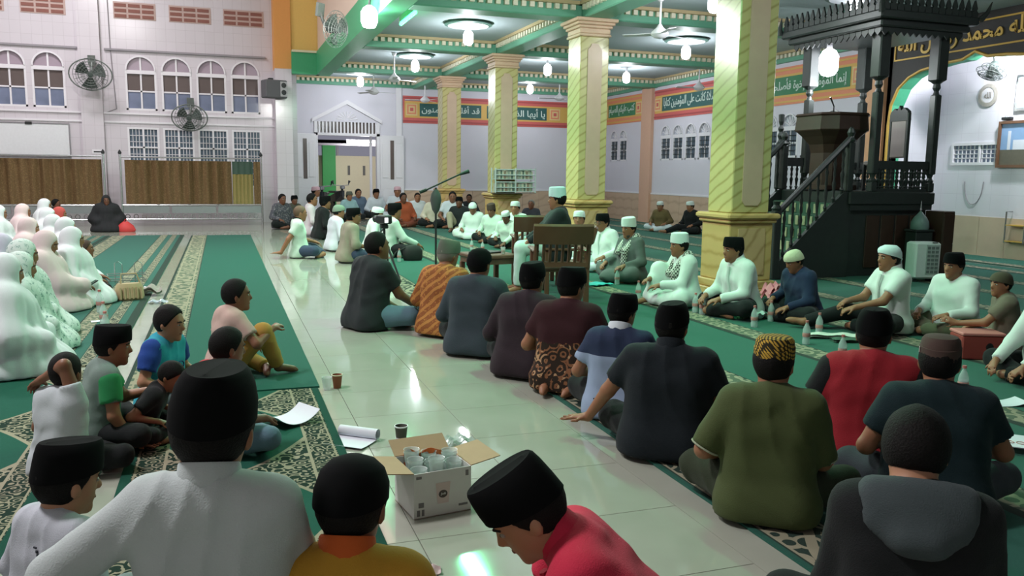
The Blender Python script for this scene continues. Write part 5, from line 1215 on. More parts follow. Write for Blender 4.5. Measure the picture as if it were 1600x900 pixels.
# steel book rack on the third column's pedestal
br = thing('book_rack', 'steel wire rack of books standing against the third column', 'rack', (6.2, 18.6-0.44, 1.06), 0)
bxl, bxr = -0.36, 0.60
for z in (0.02, 0.30):
    MB().box(bxl, bxr, -0.17, 0.13, z, z+0.012).build('shelf', mat('rack_steel', '#c2c6c8', 0.35, metal=0.3), br)
for z in (0.12, 0.24, 0.40, 0.52):
    MB().tube([(bxl, -0.18, z), (bxr, -0.18, z), (bxr, 0.13, z)], 0.013, 5).build('wire', mat('rack_steel', '#c2c6c8', 0.35, metal=0.3), br)
for x, y in ((bxl, -0.18), (bxr, -0.18), (bxr, 0.12), (bxl, 0.12), (0.12, -0.18)): MB().box(x-0.012, x+0.012, y-0.012, y+0.012, 0, 0.56).build('upright', mat('rack_steel', '#c2c6c8', 0.35, metal=0.3), br)
cols = ['#a8a294', '#8d938a', '#b5ad9e', '#5d6a64', '#c3bcae', '#8b7466']
MB().box(-0.38, 0.62, -0.19, 0.14, -0.012, 0.0).build('base_board', M_STEEL, br)
ORD = 'first second third fourth fifth sixth seventh eighth ninth tenth eleventh twelfth thirteenth fourteenth fifteenth sixteenth seventeenth eighteenth nineteenth twentieth twenty-first twenty-second twenty-third twenty-fourth twenty-fifth twenty-sixth twenty-seventh twenty-eighth twenty-ninth thirtieth'.split()
for k, z in enumerate((0.034, 0.314)):
    x = bxl+0.03; i = 0
    while x < bxr-0.06:
        w = 0.03+0.02*((i*7+k*3) % 4)/3; h = 0.17+0.05*((i*5+k) % 3)/2
        b = thing('book', '%s book, %s from the left on the %s shelf of the steel rack' % (['taupe', 'sage', 'sand', 'dark green', 'cream', 'brown'][(i+k) % 6], ORD[i], ['lower', 'upper'][k]), 'book', (6.2+x+w/2, 18.6-0.44-0.02, 1.06+z), 0, 'books on the column rack')
        MB().bbox(-w/2, w/2, -0.13, 0.10, 0, h, 0.003).build('cover', mat('book_%d' % ((i+k) % 6), cols[(i+k) % 6], 0.7), b); MB().box(-w/2+0.004, w/2-0.004, -0.12, 0.102, 0.004, h-0.006).build('pages', M_CREAM, b)
        x += w+0.004; i += 1

# ------------------------------------------------------------------ speaker's chairs, table, microphone, video camera
M_TEAK = mat('brown_teak', '#5f4030', 0.35, var=0.2, scale=8, spec=0.45)
def slat_chair(label, x, y, hd, low=False):
    t = thing('armchair', label, 'chair', (x, y, 0.0165), -math.radians(hd), 'wooden slat-back chairs')     # faces local +y
    MB().bbox(-0.28, 0.28, -0.24, 0.26, 0.40, 0.45, 0.015).build('seat', M_TEAK, t)
    for a, b, h in ((-0.27, 0.22, 0.62), (0.27, 0.22, 0.60), (-0.28, -0.26, 0.5), (0.28, -0.26, 0.5)): MB().bbox(a-0.03, a+0.03, b-0.03, b+0.03, 0, h, 0.008).build('leg', M_TEAK, t)
    for a in (-0.29, 0.29):
        MB().tube([(a, -0.27, 0.45), (a, -0.31, 0.68), (a, -0.37, 0.88)], 0.028, 6).build('back_post', M_TEAK, t)
        MB().bbox(a-0.035, a+0.035, -0.30, 0.26, 0.62, 0.655, 0.01).build('armrest', M_TEAK, t)
    for i in range(7):
        x_ = -0.21+i*0.07; MB().tube([(x_, -0.27, 0.48), (x_, -0.325, 0.62), (x_, -0.345, 0.75)], 0.019, 5).build('back_slat', M_TEAK, t)
    if low: t.scale = (0.95, 0.95, 0.9)
    tr = MB(); tr.rings([[(q, -0.335-0.05*(1-(q/0.33)**2)-d, 0.72+h) for d, h in ((0, 0), (0.02, 0.0), (0.07, 0.2), (0.045, 0.225), (0.02, 0.2))] for q in [-0.33+0.066*i for i in range(11)]]); tr.build('top_rail', M_TEAK, t, True)
    MB().box(-0.28, 0.28, -0.30, -0.26, 0.46, 0.52).build('lower_rail', M_TEAK, t)
    return t
# the table and small things on it
tx, ty = fl(766, 455); tb_ = thing('side_table', 'low brown wooden table before the seated speaker', 'table', (tx+0.05, ty+0.25, 0.015), 0.15)
MB().bbox(-0.30, 0.30, -0.32, 0.32, 0.40, 0.45, 0.012).build('table_top', M_TEAK, tb_); MB().box(-0.27, 0.27, -0.29, 0.29, 0.33, 0.40).build('apron', M_TEAK, tb_)
for a in (-0.25, 0.25):
    for b in (-0.27, 0.27): MB().bbox(a-0.03, a+0.03, b-0.03, b+0.03, 0, 0.33, 0.006).build('leg', M_TEAK, tb_)
lp = thing('folder', 'dark folder lying on the low table', 'folder', (tx+0.03, ty+0.3, 0.466), 0.5); MB().bbox(-0.19, 0.19, -0.13, 0.13, 0, 0.018, 0.004).build('cover', M_DARKMETAL, lp); MB().box(-0.18, 0.192, -0.12, 0.12, 0.004, 0.014).build('pages', M_WHITE, lp)
gt_ = thing('drinking_glass', 'small glass on the low table', 'glass', (tx+0.2, ty+0.1, 0.466)); MB().lathe([(0.025, 0), (0.032, 0.09), (0.029, 0.09), (0.022, 0.006)], 14).build('glass', mat('clear_glass', '#dfe8e6', 0.05, alpha=0.35), gt_, True); MB().lathe([(0.001, 0.008), (0.022, 0.008), (0.026, 0.05), (0.001, 0.05)], 14).build('water', mat('tea', '#8a5a30', 0.1), gt_)
# microphone boom stand
mx, my = fl(681, 452)
ms = thing('microphone_stand', 'tall black boom microphone stand before the speaker', 'microphone stand', (mx, my, 0.015))
zt = on_y(690, 295, my)[1]
MB().tube([(0, 0, 0.05), (0, 0, zt)], 0.014, 8).build('pole', M_DARKMETAL, ms)
bl = on_y(663, 300, my); brr = on_y(721, 273, my)
MB().tube([(bl[0]-mx, 0, bl[1]), (brr[0]-mx, 0, brr[1])], 0.011, 8).build('boom', M_DARKMETAL, ms)
MB().tube([(bl[0]-mx-0.06, 0, bl[1]-0.02), (bl[0]-mx+0.03, 0, bl[1]+0.015)], 0.022, 8).build('counterweight', M_DARKMETAL, ms)
MB().tube([(brr[0]-mx-0.02, 0, brr[1]-0.01), (brr[0]-mx+0.10, 0, brr[1]+0.03)], [0.016, 0.026], 8).build('microphone', M_DARKMETAL, ms)
MB().lathe([(0.01, zt-0.34), (0.05, zt-0.28), (0.075, zt-0.16), (0.06, zt-0.08), (0.02, zt-0.02)], 12).build('clamp_head', mat('foam_grey', '#4b4f4e', 0.9), ms, True)
for i in range(3): a = 2*math.pi*i/3+0.5; MB().tube([(0, 0, 0.22), (0.3*math.cos(a), 0.3*math.sin(a), 0.012)], 0.010, 6).build('leg', M_DARKMETAL, ms)
# video camera on tripod
cx, cy = fl(601, 440)
tp = thing('camera_tripod', 'black tripod with a video camera behind the man in black', 'tripod', (cx, cy, 0.016)); ztp = on_y(590, 352, cy)[1]
for px_, py_ in ((-0.30, 0.05), (0.16, -0.32), (0.13, 0.30)): MB().tube([(0, 0, ztp-0.18), (px_, py_, 0.012)], [0.02, 0.013], 6).build('leg', M_DARKMETAL, tp)
MB().tube([(0, 0, ztp-0.45), (0, 0, ztp-0.02)], 0.018, 8).build('column', M_DARKMETAL, tp); MB().bbox(-0.05, 0.05, -0.05, 0.05, ztp-0.06, ztp, 0.01).build('head', M_DARKMETAL, tp)
MB().tube([(0, -0.03, ztp-0.05), (-0.18, -0.25, ztp-0.17)], 0.010, 6).build('pan_handle', M_DARKMETAL, tp)
vc = thing('video_camera', 'black video camera with a lit white screen on the tripod', 'camera', (cx, cy, ztp+0.018), 0.5)
MB().bbox(-0.07, 0.07, -0.10, 0.10, 0, 0.12, 0.015).build('body', M_DARKMETAL, vc)
q = MB(); q.M = Matrix.Translation((0, 0.10, 0.06)) @ Matrix.Rotation(-math.pi/2, 4, 'X'); q.lathe([(0.045, 0), (0.045, 0.08), (0.05, 0.09), (0.04, 0.09)], 14); q.build('lens', M_DARKMETAL, vc)
MB().bbox(-0.075, -0.02, -0.115, -0.10, 0.02, 0.09, 0.004).build('screen', mat('screen_white', '#ffffff', 0.4, emit=1.4), vc)

# ------------------------------------------------------------------ bottles, cups, papers, box, bags
M_PET = mat('clear_bottle_plastic', '#cfe0dc', 0.06, alpha=0.38, var=0.02); M_LABEL = mat('red_bottle_label', '#b3807a', 0.5, var=0.3, scale=90); M_CAPR = mat('red_bottle_cap', '#b8706a', 0.4)
bt_me = MB().lathe([(0.012, 0), (0.031, 0.0), (0.034, 0.01), (0.034, 0.045), (0.031, 0.055), (0.034, 0.065), (0.034, 0.125), (0.030, 0.145), (0.016, 0.178), (0.0125, 0.185), (0.0125, 0.20)], 14).mesh('bottle_body', True)
lb_me = MB().lathe([(0.0345, 0.070), (0.0352, 0.072), (0.0352, 0.102), (0.0345, 0.104)], 14, caps=False).mesh('bottle_label', True); cp_me = MB().lathe([(0.002, 0.198), (0.0145, 0.198), (0.0145, 0.216), (0.002, 0.217)], 12).mesh('bottle_cap', True)
wt_me = MB().lathe([(0.002, 0.004), (0.030, 0.004), (0.0305, 0.11), (0.002, 0.11)], 12).mesh('bottle_water', True)
def bottle(label, px, py, z=0.014, s=1.0, pos=None):
    x, y = pos or fl(px, py); t = thing('water_bottle', label, 'bottle', (x, y, z), random.random()*6, 'small red-labelled water bottles'); t.scale = (s, s, s)
    obj('bottle_body', bt_me, M_PET, t); obj('bottle_label', lb_me, M_LABEL, t); obj('bottle_cap', cp_me, M_CAPR, t); obj('bottle_water', wt_me, mat('water', '#b9cfd0', 0.05, alpha=0.3), t); return t
for lab, px, py in (('water bottle left of the crumpled white plastic before the man in navy', 1178, 513), ('water bottle right of the crumpled white plastic before the man in navy', 1204, 504), ('water bottle at the left end of the white towel', 1259, 540), ('water bottle standing behind the white towel', 1279, 526),
                   ('water bottle standing on the pale carpet line nearest the man in red', 1315, 566), ('water bottle half hidden by the cap of the man in red', 1349, 558), ('water bottle beside the turquoise folder', 964, 446), ('water bottle left of the man with the chequered scarf', 997, 468),
                   ('second water bottle left of the man with the chequered scarf', 1016, 470), ('left water bottle at the feet of the man in black trousers', 1086, 490), ('right water bottle at the feet of the man in black trousers', 1097, 493), ('water bottle behind the shoulder of the man in dark teal', 1503, 622)):
    bottle(lab, px, py)
for lab, px, py in (('rearmost of the water bottles lined up before the women', 157, 490), ('second rearmost of the water bottles lined up before the women', 163, 512), ('middle one of the water bottles lined up before the women', 166, 530), ('frontmost of the water bottles lined up before the women', 168, 556)):
    bottle(lab, px, py, s=1.1)
for lab, px, py in (('left one of the clear bottles beside the black bag', 608, 412), ('right one of the clear bottles beside the black bag', 624, 410), ('clear bottle near the bent man in white with skullcap', 737, 392), ('clear bottle before the brown capped man in the rear row', 754, 395), ('clear bottle near the far man in pale shirt', 668, 352)):
    bottle(lab, px, py)
# turquoise folder, towel, plastic, pink cloth, red box, papers on the right
def sheet(label, cat, px, py, w, d, rz, m, z=0.014, curl=0.0, name='paper_sheet', t=0.002, seed=0.0, group=None, wave=0.0, pos=None):
    x, y = pos or fl(px, py); o = thing(name, label, cat, (x, y, z), rz, group); mb = MB()
    def P(u, v, dz):
        a = (u-0.5)*w; b = (v-0.5)*d; h = curl*max(0, (abs(u-0.5)*2))**2.2+wave*(0.5+0.5*math.sin(9*u+5*v+seed)*math.cos(7*v-4*u+seed)); return (a*(1-0.25*curl/w if curl else 1), b, h+dz)
    mb.grid(lambda u, v: P(u, v, t), 12, 10); k = len(mb.v); mb.grid(lambda u, v: P(u, v, 0), 12, 10); n = len(mb.f)//2; mb.f = mb.f[:n]+[tuple(reversed(f)) for f in mb.f[n:]]
    mb.build(name, m, o, True); return o
M_PAPER = mat('white_paper', '#d6d9e2', 0.7, var=0.02)
sheet('turquoise folder beside the man in the grey robe', 'folder', 934, 447, 0.34, 0.26, 0.4, mat('turquoise', '#35b5b8', 0.5), name='turquoise_folder', t=0.012, wave=0.02)
sheet('white towel laid on the carpet beside the bottles', 'towel', 1300, 530, 0.5, 0.13, -0.35, mat('towel_white', '#ccd3c8', 0.9), name='towel', t=0.02, wave=0.025)
sheet('dark green cloth beside the white towel', 'cloth', 1322, 536, 0.26, 0.14, -0.3, mat('cloth_green', '#3b5a4a', 0.9), name='folded_cloth', t=0.02, wave=0.012)
sheet('crumpled white plastic bag between the bottles', 'plastic bag', 1184, 500, 0.24, 0.17, 0.3, mat('plastic_white', '#d5dcde', 0.3), name='plastic_bag', t=0.02, wave=0.07)
sheet('green crumpled snack wrapper by the white plastic', 'wrapper', 1162, 500, 0.15, 0.08, 0.1, mat('wrapper_green', '#7fa37c', 0.4), name='snack_wrapper', t=0.01, wave=0.03)
sheet('pink cloth bundle behind the man in navy', 'cloth', 1213, 470, 0.32, 0.25, 0.2, mat('cloth_pink', '#d98a94', 0.8), name='pink_cloth', t=0.06, wave=0.16)
sheet('white paper on the carpet at the right edge', 'paper', 1560, 634, 0.32, 0.15, -0.3, M_PAPER, curl=0.03)
pr = sheet('white sheet printed with red circles at the right edge', 'paper', 1592, 704, 0.22, 0.26, -0.75, M_PAPER, z=0.05, t=0.004)
for k in range(3):
    MB().tube([(-0.055+0.055*k+0.022*math.cos(a), -0.04+0.022*math.sin(a), 0.006) for a in [2*math.pi*i/16 for i in range(17)]], 0.0018, 4).build('printed_circle', mat('print_red', '#b0705c', 0.7), pr)
rbx, rby = fl(1518, 566)
rb = thing('red_box', 'dull red box between the men on the right', 'box', (rbx+0.15, rby+0.1, 0.014), -0.4); MB().bbox(-0.17, 0.17, -0.12, 0.12, 0, 0.2, 0.01).build('body', mat('box_red', '#8d3a34', 0.6), rb); MB().bbox(-0.175, 0.175, -0.125, 0.125, 0.2, 0.225, 0.006).build('lid', mat('box_pink', '#c47a74', 0.6), rb)
# carton with plastic cups
bx0, by0 = 0.86, 3.53
cbx = thing('cardboard_box', 'open white printed carton filled with plastic cups', 'box', (bx0, by0, 0.001), 0.14)
w, d, h = 0.135, 0.125, 0.205; M_CARD = mat('brown_cardboard', '#a58d6e', 0.85, var=0.08); M_CARDW = mat('printed_white_card', '#c9c8c4', 0.7, var=0.05)
for nm, a in (('front_wall', (-w, w, -d, -d+0.004)), ('rear_wall', (-w, w, d-0.004, d)), ('side_wall', (-w, -w+0.004, -d+0.004, d-0.004)), ('side_wall', (w-0.004, w, -d+0.004, d-0.004))): MB().box(*a, 0, h).build(nm, M_CARDW, cbx)
MB().box(-w, w, -d, d, -0.0, 0.004).build('bottom', M_CARD, cbx)
def flap(p0, p1, out, drop, nm='flap'):
    q = MB(); a, b = Vector(p0), Vector(p1); c, e2 = b+Vector(out), a+Vector(out); up_ = Vector((0, 0, 0.004))
    q.add([tuple(v) for v in (a, b, c, e2, a+up_, b+up_, c+up_, e2+up_)], [(0, 3, 2, 1), (4, 5, 6, 7), (0, 1, 5, 4), (1, 2, 6, 5), (2, 3, 7, 6), (3, 0, 4, 7)]); q.build(nm, M_CARD, cbx)
flap((-w, d, h), (-w, -d, h), (-0.14, 0.02, 0.015), 0); flap((w, -d, h), (w, d, h), (0.15, 0.01, 0.02), 0); flap((w, d, h), (-w, d, h), (0, 0.09, 0.05), 0)
ln = MB(); ln.add([(-0.035, -d-0.001, 0.15), (0.035, -d-0.001, 0.15), (0.026, -d-0.001, 0.055), (-0.026, -d-0.001, 0.055)], [(0, 3, 2, 1)]); ln.build('cup_print', mat('card_pink', '#c5b2ac', 0.7), cbx)
lg = MB(); lg.M = Matrix.Translation((0.0, -d-0.0005, 0.098)) @ Matrix.Rotation(math.pi/2, 4, 'X'); lg.lathe([(0.001, 0.0), (0.021, 0.0), (0.021, 0.001), (0.001, 0.001)], 20, sy=0.85); lg.build('round_logo', mat('logo_dark', '#4a423e', 0.6), cbx)
me = text_mesh('Joli', 0.024, 0.013, 0.0006, 0.02); me.materials.append(M_CARDW); o = bpy.data.objects.new('lettering', me); COL.objects.link(o); o.parent = cbx; o.matrix_local = Matrix.Translation((0.0, -d-0.0022, 0.098)) @ Matrix.Rotation(math.pi/2, 4, 'X')
for a, b, c, e2 in ((-0.125, -0.10, 0.18, 0.192), (0.108, 0.122, 0.165, 0.19), (-0.115, -0.09, 0.05, 0.072), (0.075, 0.118, 0.03, 0.04), (-0.122, -0.108, 0.012, 0.04), (-0.10, -0.088, 0.012, 0.04)): MB().box(a, b, -d-0.0016, -d, c, e2).build('print_mark', mat('print_grey', '#6f6c6c', 0.7), cbx)
M_CUP = mat('clear_cup_plastic', '#dfe9e6', 0.08, alpha=0.42)
cup_me = MB().lathe([(0.024, 0), (0.036, 0.085), (0.038, 0.088), (0.035, 0.086), (0.0225, 0.003)], 14).mesh('plastic_cup', True)
k = 0
for i in range(3):
    for j in range(3):
        if (i, j) == (1, 1): lab = 'clear plastic cup in the middle of the carton'
        else: lab = 'clear plastic cup in the carton, %s %s' % (['front', 'middle', 'rear'][j], ['left', 'centre', 'right'][i])
        t = thing('plastic_cup', lab, 'cup', (bx0+(-0.083+0.083*i)*0.98, by0+(-0.075+0.077*j)*0.98+0.02*(i-1)*0.5, 0.108+0.02*((i*2+j) % 3)), 0, 'clear plastic cups in the carton')
        obj('cup', cup_me, M_CUP, t); obj('stacked_cup', cup_me, M_CUP, t, (0, 0, 0.014))
fill = thing('plastic_sleeve', 'orange crumpled plastic sleeve tucked at the back of the carton', 'packaging', (bx0-0.02, by0+0.10, 0.10)); q = MB(); q.grid(lambda u, v: (-0.09+0.18*u, 0.012*math.sin(14*u)+0.01*math.cos(9*v), 0.13*v+0.01*math.sin(11*u)), 14, 6); q.grid(lambda u, v: (-0.09+0.18*u, 0.003+0.012*math.sin(14*u)+0.01*math.cos(9*v), 0.13*v+0.01*math.sin(11*u)), 14, 6); q.build('film', mat('orange_film', '#d8703a', 0.3), fill)
for k_, z_ in ((0, 0.045),): MB().bbox(bx0-0.12, bx0+0.12, by0-0.105, by0+0.085, 0.008, 0.12, 0.004)
pk = thing('cup_stack', 'stack of nested clear cups lying in the bottom of the carton', 'cup', (bx0, by0, 0.006)); MB().bbox(-0.11, 0.11, -0.1, 0.08, 0, 0.098, 0.02).build('stack', mat('cloudy_plastic', '#aeb9b4', 0.3), pk)
# cups and papers on the floor
def paper_cup(label, px, py, m, m2, s=1.0):
    x, y = fl(px, py); t = thing('paper_cup', label, 'cup', (x, y, 0.001)); t.scale = (s, s, s)
    MB().lathe([(0.026, 0), (0.036, 0.092), (0.0375, 0.094), (0.034, 0.09), (0.024, 0.004)], 18).build('cup', m, t, True); MB().lathe([(0.0355, 0.088), (0.0385, 0.091), (0.0385, 0.096), (0.0345, 0.096)], 18, caps=False).build('rim', m2, t, True); MB().lathe([(0.001, 0.07), (0.032, 0.07), (0.032, 0.071), (0.001, 0.071)], 14).build('coffee', mat('coffee', '#3c2618', 0.2), t); return t
paper_cup('brown paper cup at the corner of the green runner', 527, 606, mat('cup_brown', '#8a4f35', 0.6), M_CREAM)
c2 = paper_cup('white and dark paper cup standing behind the carton', 627, 691, mat('cup_dark', '#4a4a40', 0.6), M_WHITE)
MB().lathe([(0.0272, 0.012), (0.0292, 0.012), (0.0312, 0.03), (0.0302, 0.03)], 18, caps=False).build('print_ring', M_WHITE, c2, True)
gx, gy = fl(511, 609); g2 = thing('plastic_cup', 'clear plastic cup beside the brown paper cup', 'cup', (gx, gy, 0.001)); obj('cup', cup_me, M_CUP, g2)
def rolled(label, px, py, rz, L=0.30, w=0.22, r=0.03, turns=1.1):
    x, y = fl(px, py); o = thing('rolled_paper', label, 'paper', (x, y, 0.003), rz); q = MB(); pts = []
    for i in range(30):
        t = i/29
        if t < 0.5: pts.append((-w/2+w*0.62*t*2, 0.004+0.02*(t*2-0.5)**2))
        else: a = -math.pi/2+(t-0.5)*2*turns*2*math.pi; pts.append((-w/2+w*0.62+r*math.cos(a)*(1.1-0.2*t), 0.004+r+r*math.sin(a)*(1.1-0.2*t)))
    q.rings([[(p[0], b, p[1]+0.0) for p in pts] for b in (-L/2, 0, L/2)], caps=False, closed=False); q.rings([[(p[0], b, p[1]+0.002) for p in pts] for b in (-L/2, 0, L/2)], caps=False, closed=False); q.build('sheet', M_PAPER, o, True); return o
rolled('white paper rolled up on the bare floor beside the carton', 556, 688, 0.9, 0.24, 0.30)
sheet('white curled sheet on the ornate carpet beside the jeans leg', 'paper', 452, 664, 0.30, 0.22, 0.5, M_PAPER, z=0.03, curl=0.06)
sheet('small clear wrapper on the floor behind the carton', 'wrapper', 715, 694, 0.16, 0.10, 0.4, mat('wrapper_clear', '#c5d6ce', 0.1, alpha=0.5), z=0.001, name='plastic_wrapper', wave=0.05)
sheet('red and white wrapper on the floor at the bottom', 'wrapper', 668, 894, 0.10, 0.06, -0.2, mat('wrapper_red', '#b8a0a0', 0.4), z=0.001, name='candy_wrapper', wave=0.02)
# black bag by the clear bottles
kx, ky = fl(645, 408); bg = thing('shoulder_bag', 'black shoulder bag standing on the carpet line', 'bag', (kx, ky, 0.014)); MB().rings([[(w_*math.cos(a), d_*math.sin(a), z) for a in [2*math.pi*i/14 for i in range(14)]] for w_, d_, z in ((0.15, 0.08, 0), (0.17, 0.10, 0.04), (0.17, 0.09, 0.16), (0.12, 0.05, 0.24), (0.05, 0.02, 0.26))]).build('bag', mat('bag_black', '#1d1f1e', 0.8), bg, True); MB().tube([(-0.1, 0, 0.23), (-0.3, -0.05, 0.15), (-0.38, -0.1, 0.02)], 0.012, 6).build('strap', mat('bag_black', '#1d1f1e', 0.8), bg)
# women's handbags, wire basket and papers on the left
hx, hy = fl(203, 470)
hb = thing('handbag', 'beige pleated handbag on the carpet beside the women', 'bag', (hx, hy, 0.014), 0.3); M_BEIGE = mat('beige_leather', '#ac9674', 0.6, var=0.1)
MB().rings([[(w_*math.cos(a), d_*math.sin(a), z) for a in [2*math.pi*i/16 for i in range(16)]] for w_, d_, z in ((0.14, 0.08, 0), (0.16, 0.10, 0.03), (0.15, 0.08, 0.14), (0.13, 0.05, 0.19))]).build('body', M_BEIGE, hb, True)
for i in range(6): MB().tube([(-0.11+0.044*i, -0.095, 0.02), (-0.11+0.044*i, -0.08, 0.15)], 0.012, 5).build('pleat', M_BEIGE, hb)
MB().tube([(-0.12+0.03*math.cos(0), 0, 0.18), (-0.08, 0, 0.30), (0.08, 0, 0.30), (0.12, 0, 0.18)], 0.01, 6).build('strap', M_BEIGE, hb)
wx, wy = fl(195, 442); wk = thing('wire_basket', 'thin steel wire stand among the women\'s bags', 'basket', (wx, wy, 0.014), 0.2)
for a in (-0.12, 0.12): MB().tube([(a, -0.08, 0.0), (a, -0.08, 0.26), (a+0.05, -0.08, 0.28), (a+0.09, -0.08, 0.24), (a+0.09, -0.08, 0.0)], 0.006, 5).build('hoop', M_STEEL, wk)
for z in (0.03, 0.1): MB().tube([(-0.2, -0.1, z), (0.25, -0.1, z), (0.25, 0.12, z), (-0.2, 0.12, z), (-0.2, -0.1, z)], 0.006, 5).build('wire', M_STEEL, wk)
sheet('white leaflet leaning over the beige handbag', 'paper', 216, 458, 0.24, 0.16, 0.5, M_PAPER, z=0.015, curl=0.05)
sheet('grey crumpled bag right of the beige handbag', 'bag', 228, 462, 0.34, 0.22, 0.2, mat('bag_grey', '#9a948e', 0.8), name='cloth_bag', t=0.03, wave=0.09)
sheet('small clear plastic pack behind the boy in blue', 'packaging', 247, 474, 0.2, 0.12, 0.2, mat('pack_clear', '#c9d0dd', 0.1, alpha=0.6), z=0.002, name='plastic_pack', wave=0.04)
sheet('white note on the carpet under the bottles', 'paper', 153, 504, 0.12, 0.09, 0.2, M_PAPER)
rdx, rdy = fl(197, 362); rd = thing('red_bag', 'bright red bag on the floor beside the woman in black', 'bag', (rdx, rdy, 0.001)); MB().rings([[(w_*math.cos(a), w_*0.7*math.sin(a), z) for a in [2*math.pi*i/14 for i in range(14)]] for w_, z in ((0.2, 0), (0.22, 0.04), (0.17, 0.15), (0.06, 0.24))]).build('body', mat('bag_red', '#c03a3a', 0.6), rd, True); MB().tube([(-0.05, 0, 0.22), (0, 0, 0.3), (0.05, 0, 0.22)], 0.012, 6).build('handle', mat('bag_red', '#c03a3a', 0.6), rd)
# parked motorbikes outside the door
M_BIKE = mat('bike_dark', '#262b2e', 0.4)
def bike(label, x, y, rz):
    t = thing('motorbike', label, 'motorbike', (x, y, -0.05), rz)
    for yy in (-0.6, 0.6):
        q = MB(); q.M = Matrix.Translation((0, yy, 0.28)) @ Matrix.Rotation(math.pi/2, 4, 'Y'); q.lathe([(0.2, -0.04), (0.28, -0.04), (0.28, 0.04), (0.2, 0.04)], 20); q.build('wheel', M_BIKE, t, True)
    MB().rings([[(a*0.12, -0.55, 0.5+b*0.1) for a, b in ((-1, -1), (1, -1), (1, 1), (-1, 1))], [(a*0.14, 0.1, 0.6+b*0.16) for a, b in ((-1, -1), (1, -1), (1, 1), (-1, 1))], [(a*0.08, 0.45, 0.75+b*0.1) for a, b in ((-1, -1), (1, -1), (1, 1), (-1, 1))]]).build('body', M_BIKE, t)
    MB().bbox(-0.13, 0.13, -0.6, 0.05, 0.74, 0.82, 0.02).build('seat', M_BIKE, t)
    MB().tube([(0, 0.6, 0.28), (0, 0.45, 0.75), (0, 0.38, 1.02)], 0.04, 6).build('fork', M_BIKE, t); MB().tube([(-0.32, 0.3, 1.05), (0, 0.4, 1.02), (0.32, 0.3, 1.05)], 0.018, 6).build('handlebar', M_STEEL, t)
    MB().lathe([(0.01, -0.06), (0.09, -0.03), (0.09, 0.05), (0.02, 0.09)], 12, 0, 0.46, 0.95).build('headlamp', M_STEEL, t, True)
    for a in (-0.28, 0.28): MB().tube([(a, 0.32, 1.05), (a*1.2, 0.32, 1.2)], [0.006, 0.05], 6).build('mirror', M_BIKE, t)
bike('dark parked motorbike left of the green yard pillar', on_y(506, 320, 29.3)[0], 29.3, 2.9); bike('dark parked motorbike before the green yard pillar', on_y(528, 320, 31.4)[0], 31.4, 3.4)
# ------------------------------------------------------------------ people
def fab(name, col, var=0.08, rough=0.85): return mat('cloth_'+name, col, rough, var=var, scale=7, bump=0.25, bscale=220, spec=0.2, sheen=0.05)
def m_pattern(name, c1, c2, c3, kind, scale):
    g = NT('cloth_'+name); v = g.tc.outputs['Object']
    if kind == 'batik_diag':
        mp = g.n('ShaderNodeMapping', {'Vector': v, 'Rotation': (0.3, 0.7, 0.2)}).outputs[0]
        w = g.n('ShaderNodeTexWave', {'Vector': mp, 'Scale': scale, 'Distortion': 3.0, 'Detail': 3.0}, bands_direction='Z').outputs['Fac']
        c = g.mix(g.gt(w, 0.62), lin(c1), lin(c2)); c = g.mix(g.band(w, 0.55, 0.62), c, lin(c3)); c = g.mix(g.gt(g.noise(45, 2), 0.60), c, lin(c2))
    elif kind == 'batik_flower':
        z = g.xyz()[2]; n = g.noise(scale, 3, None, 1.2); vd = g.n('ShaderNodeTexVoronoi', {'Vector': v, 'Scale': scale*1.3}, feature='F1').outputs['Distance']
        low = g.lt(g.math('ADD', z, g.math('MULTIPLY', n, 0.12)), 0.40)
        pt = g.gt(g.math('SINE', g.math('ADD', g.math('MULTIPLY', vd, 15.0), g.math('MULTIPLY', n, 8.0))), 0.45)
        f = g.math('MULTIPLY', low, pt); c = g.mix(low, lin(c1), lin('#2a2019')); c = g.mix(f, c, lin(c2)); c = g.mix(g.math('MULTIPLY', f, g.gt(n, 0.58)), c, lin(c3))
    elif kind == 'spots':
        n = g.noise(scale, 3, None, 0.8); c = g.mix(g.gt(n, 0.56), lin(c1), lin(c2)); c = g.mix(g.gt(n, 0.64), c, lin(c3))
    elif kind == 'weave':
        o = g.xyz(); a = g.math('SINE', g.math('MULTIPLY', g.math('ADD', o[0], g.math('ADD', o[1], o[2])), scale)); b = g.math('SINE', g.math('MULTIPLY', g.math('SUBTRACT', g.math('SUBTRACT', o[0], o[1]), g.math('MULTIPLY', o[2], -1.0)), scale))
        c = g.mix(g.gt(g.math('MULTIPLY', a, b), 0.1), lin(c1), lin(c2))
    elif kind == 'yoke':
        z = g.xyz()[2]; c = g.mix(g.gt(z, 0.43), lin(c1), lin(c2))
    elif kind == 'check':
        ch = g.n('ShaderNodeTexChecker', {'Vector': v, 'Scale': scale, 'Color1': lin(c1)+(1,), 'Color2': lin(c2)+(1,)}); c = ch.outputs[0]
    m = g.out(c, 0.85, 0, 0.2); g.bump(g.noise(220, 2), 0.2, 0.004); return m
WH = fab('white', '#cfd8d3', 0.03); WHB = fab('white_cool', '#c8cfd6', 0.03); WHG = fab('white_mint', '#c4d4c8', 0.03); BK = fab('black', '#171a1b'); BKW = fab('charcoal', '#24292b'); PEC = mat('black_velvet', '#0b0c0d', 0.9, var=0.1, spec=0.1)
JEAN = fab('jeans_light', '#5b7684', 0.15); JEAND = fab('jeans_dark', '#39465a', 0.15); NAVY = fab('navy', '#212c46'); GREYR = fab('grey_robe', '#565d5a'); OLIVE = fab('olive', '#46502f', 0.1)
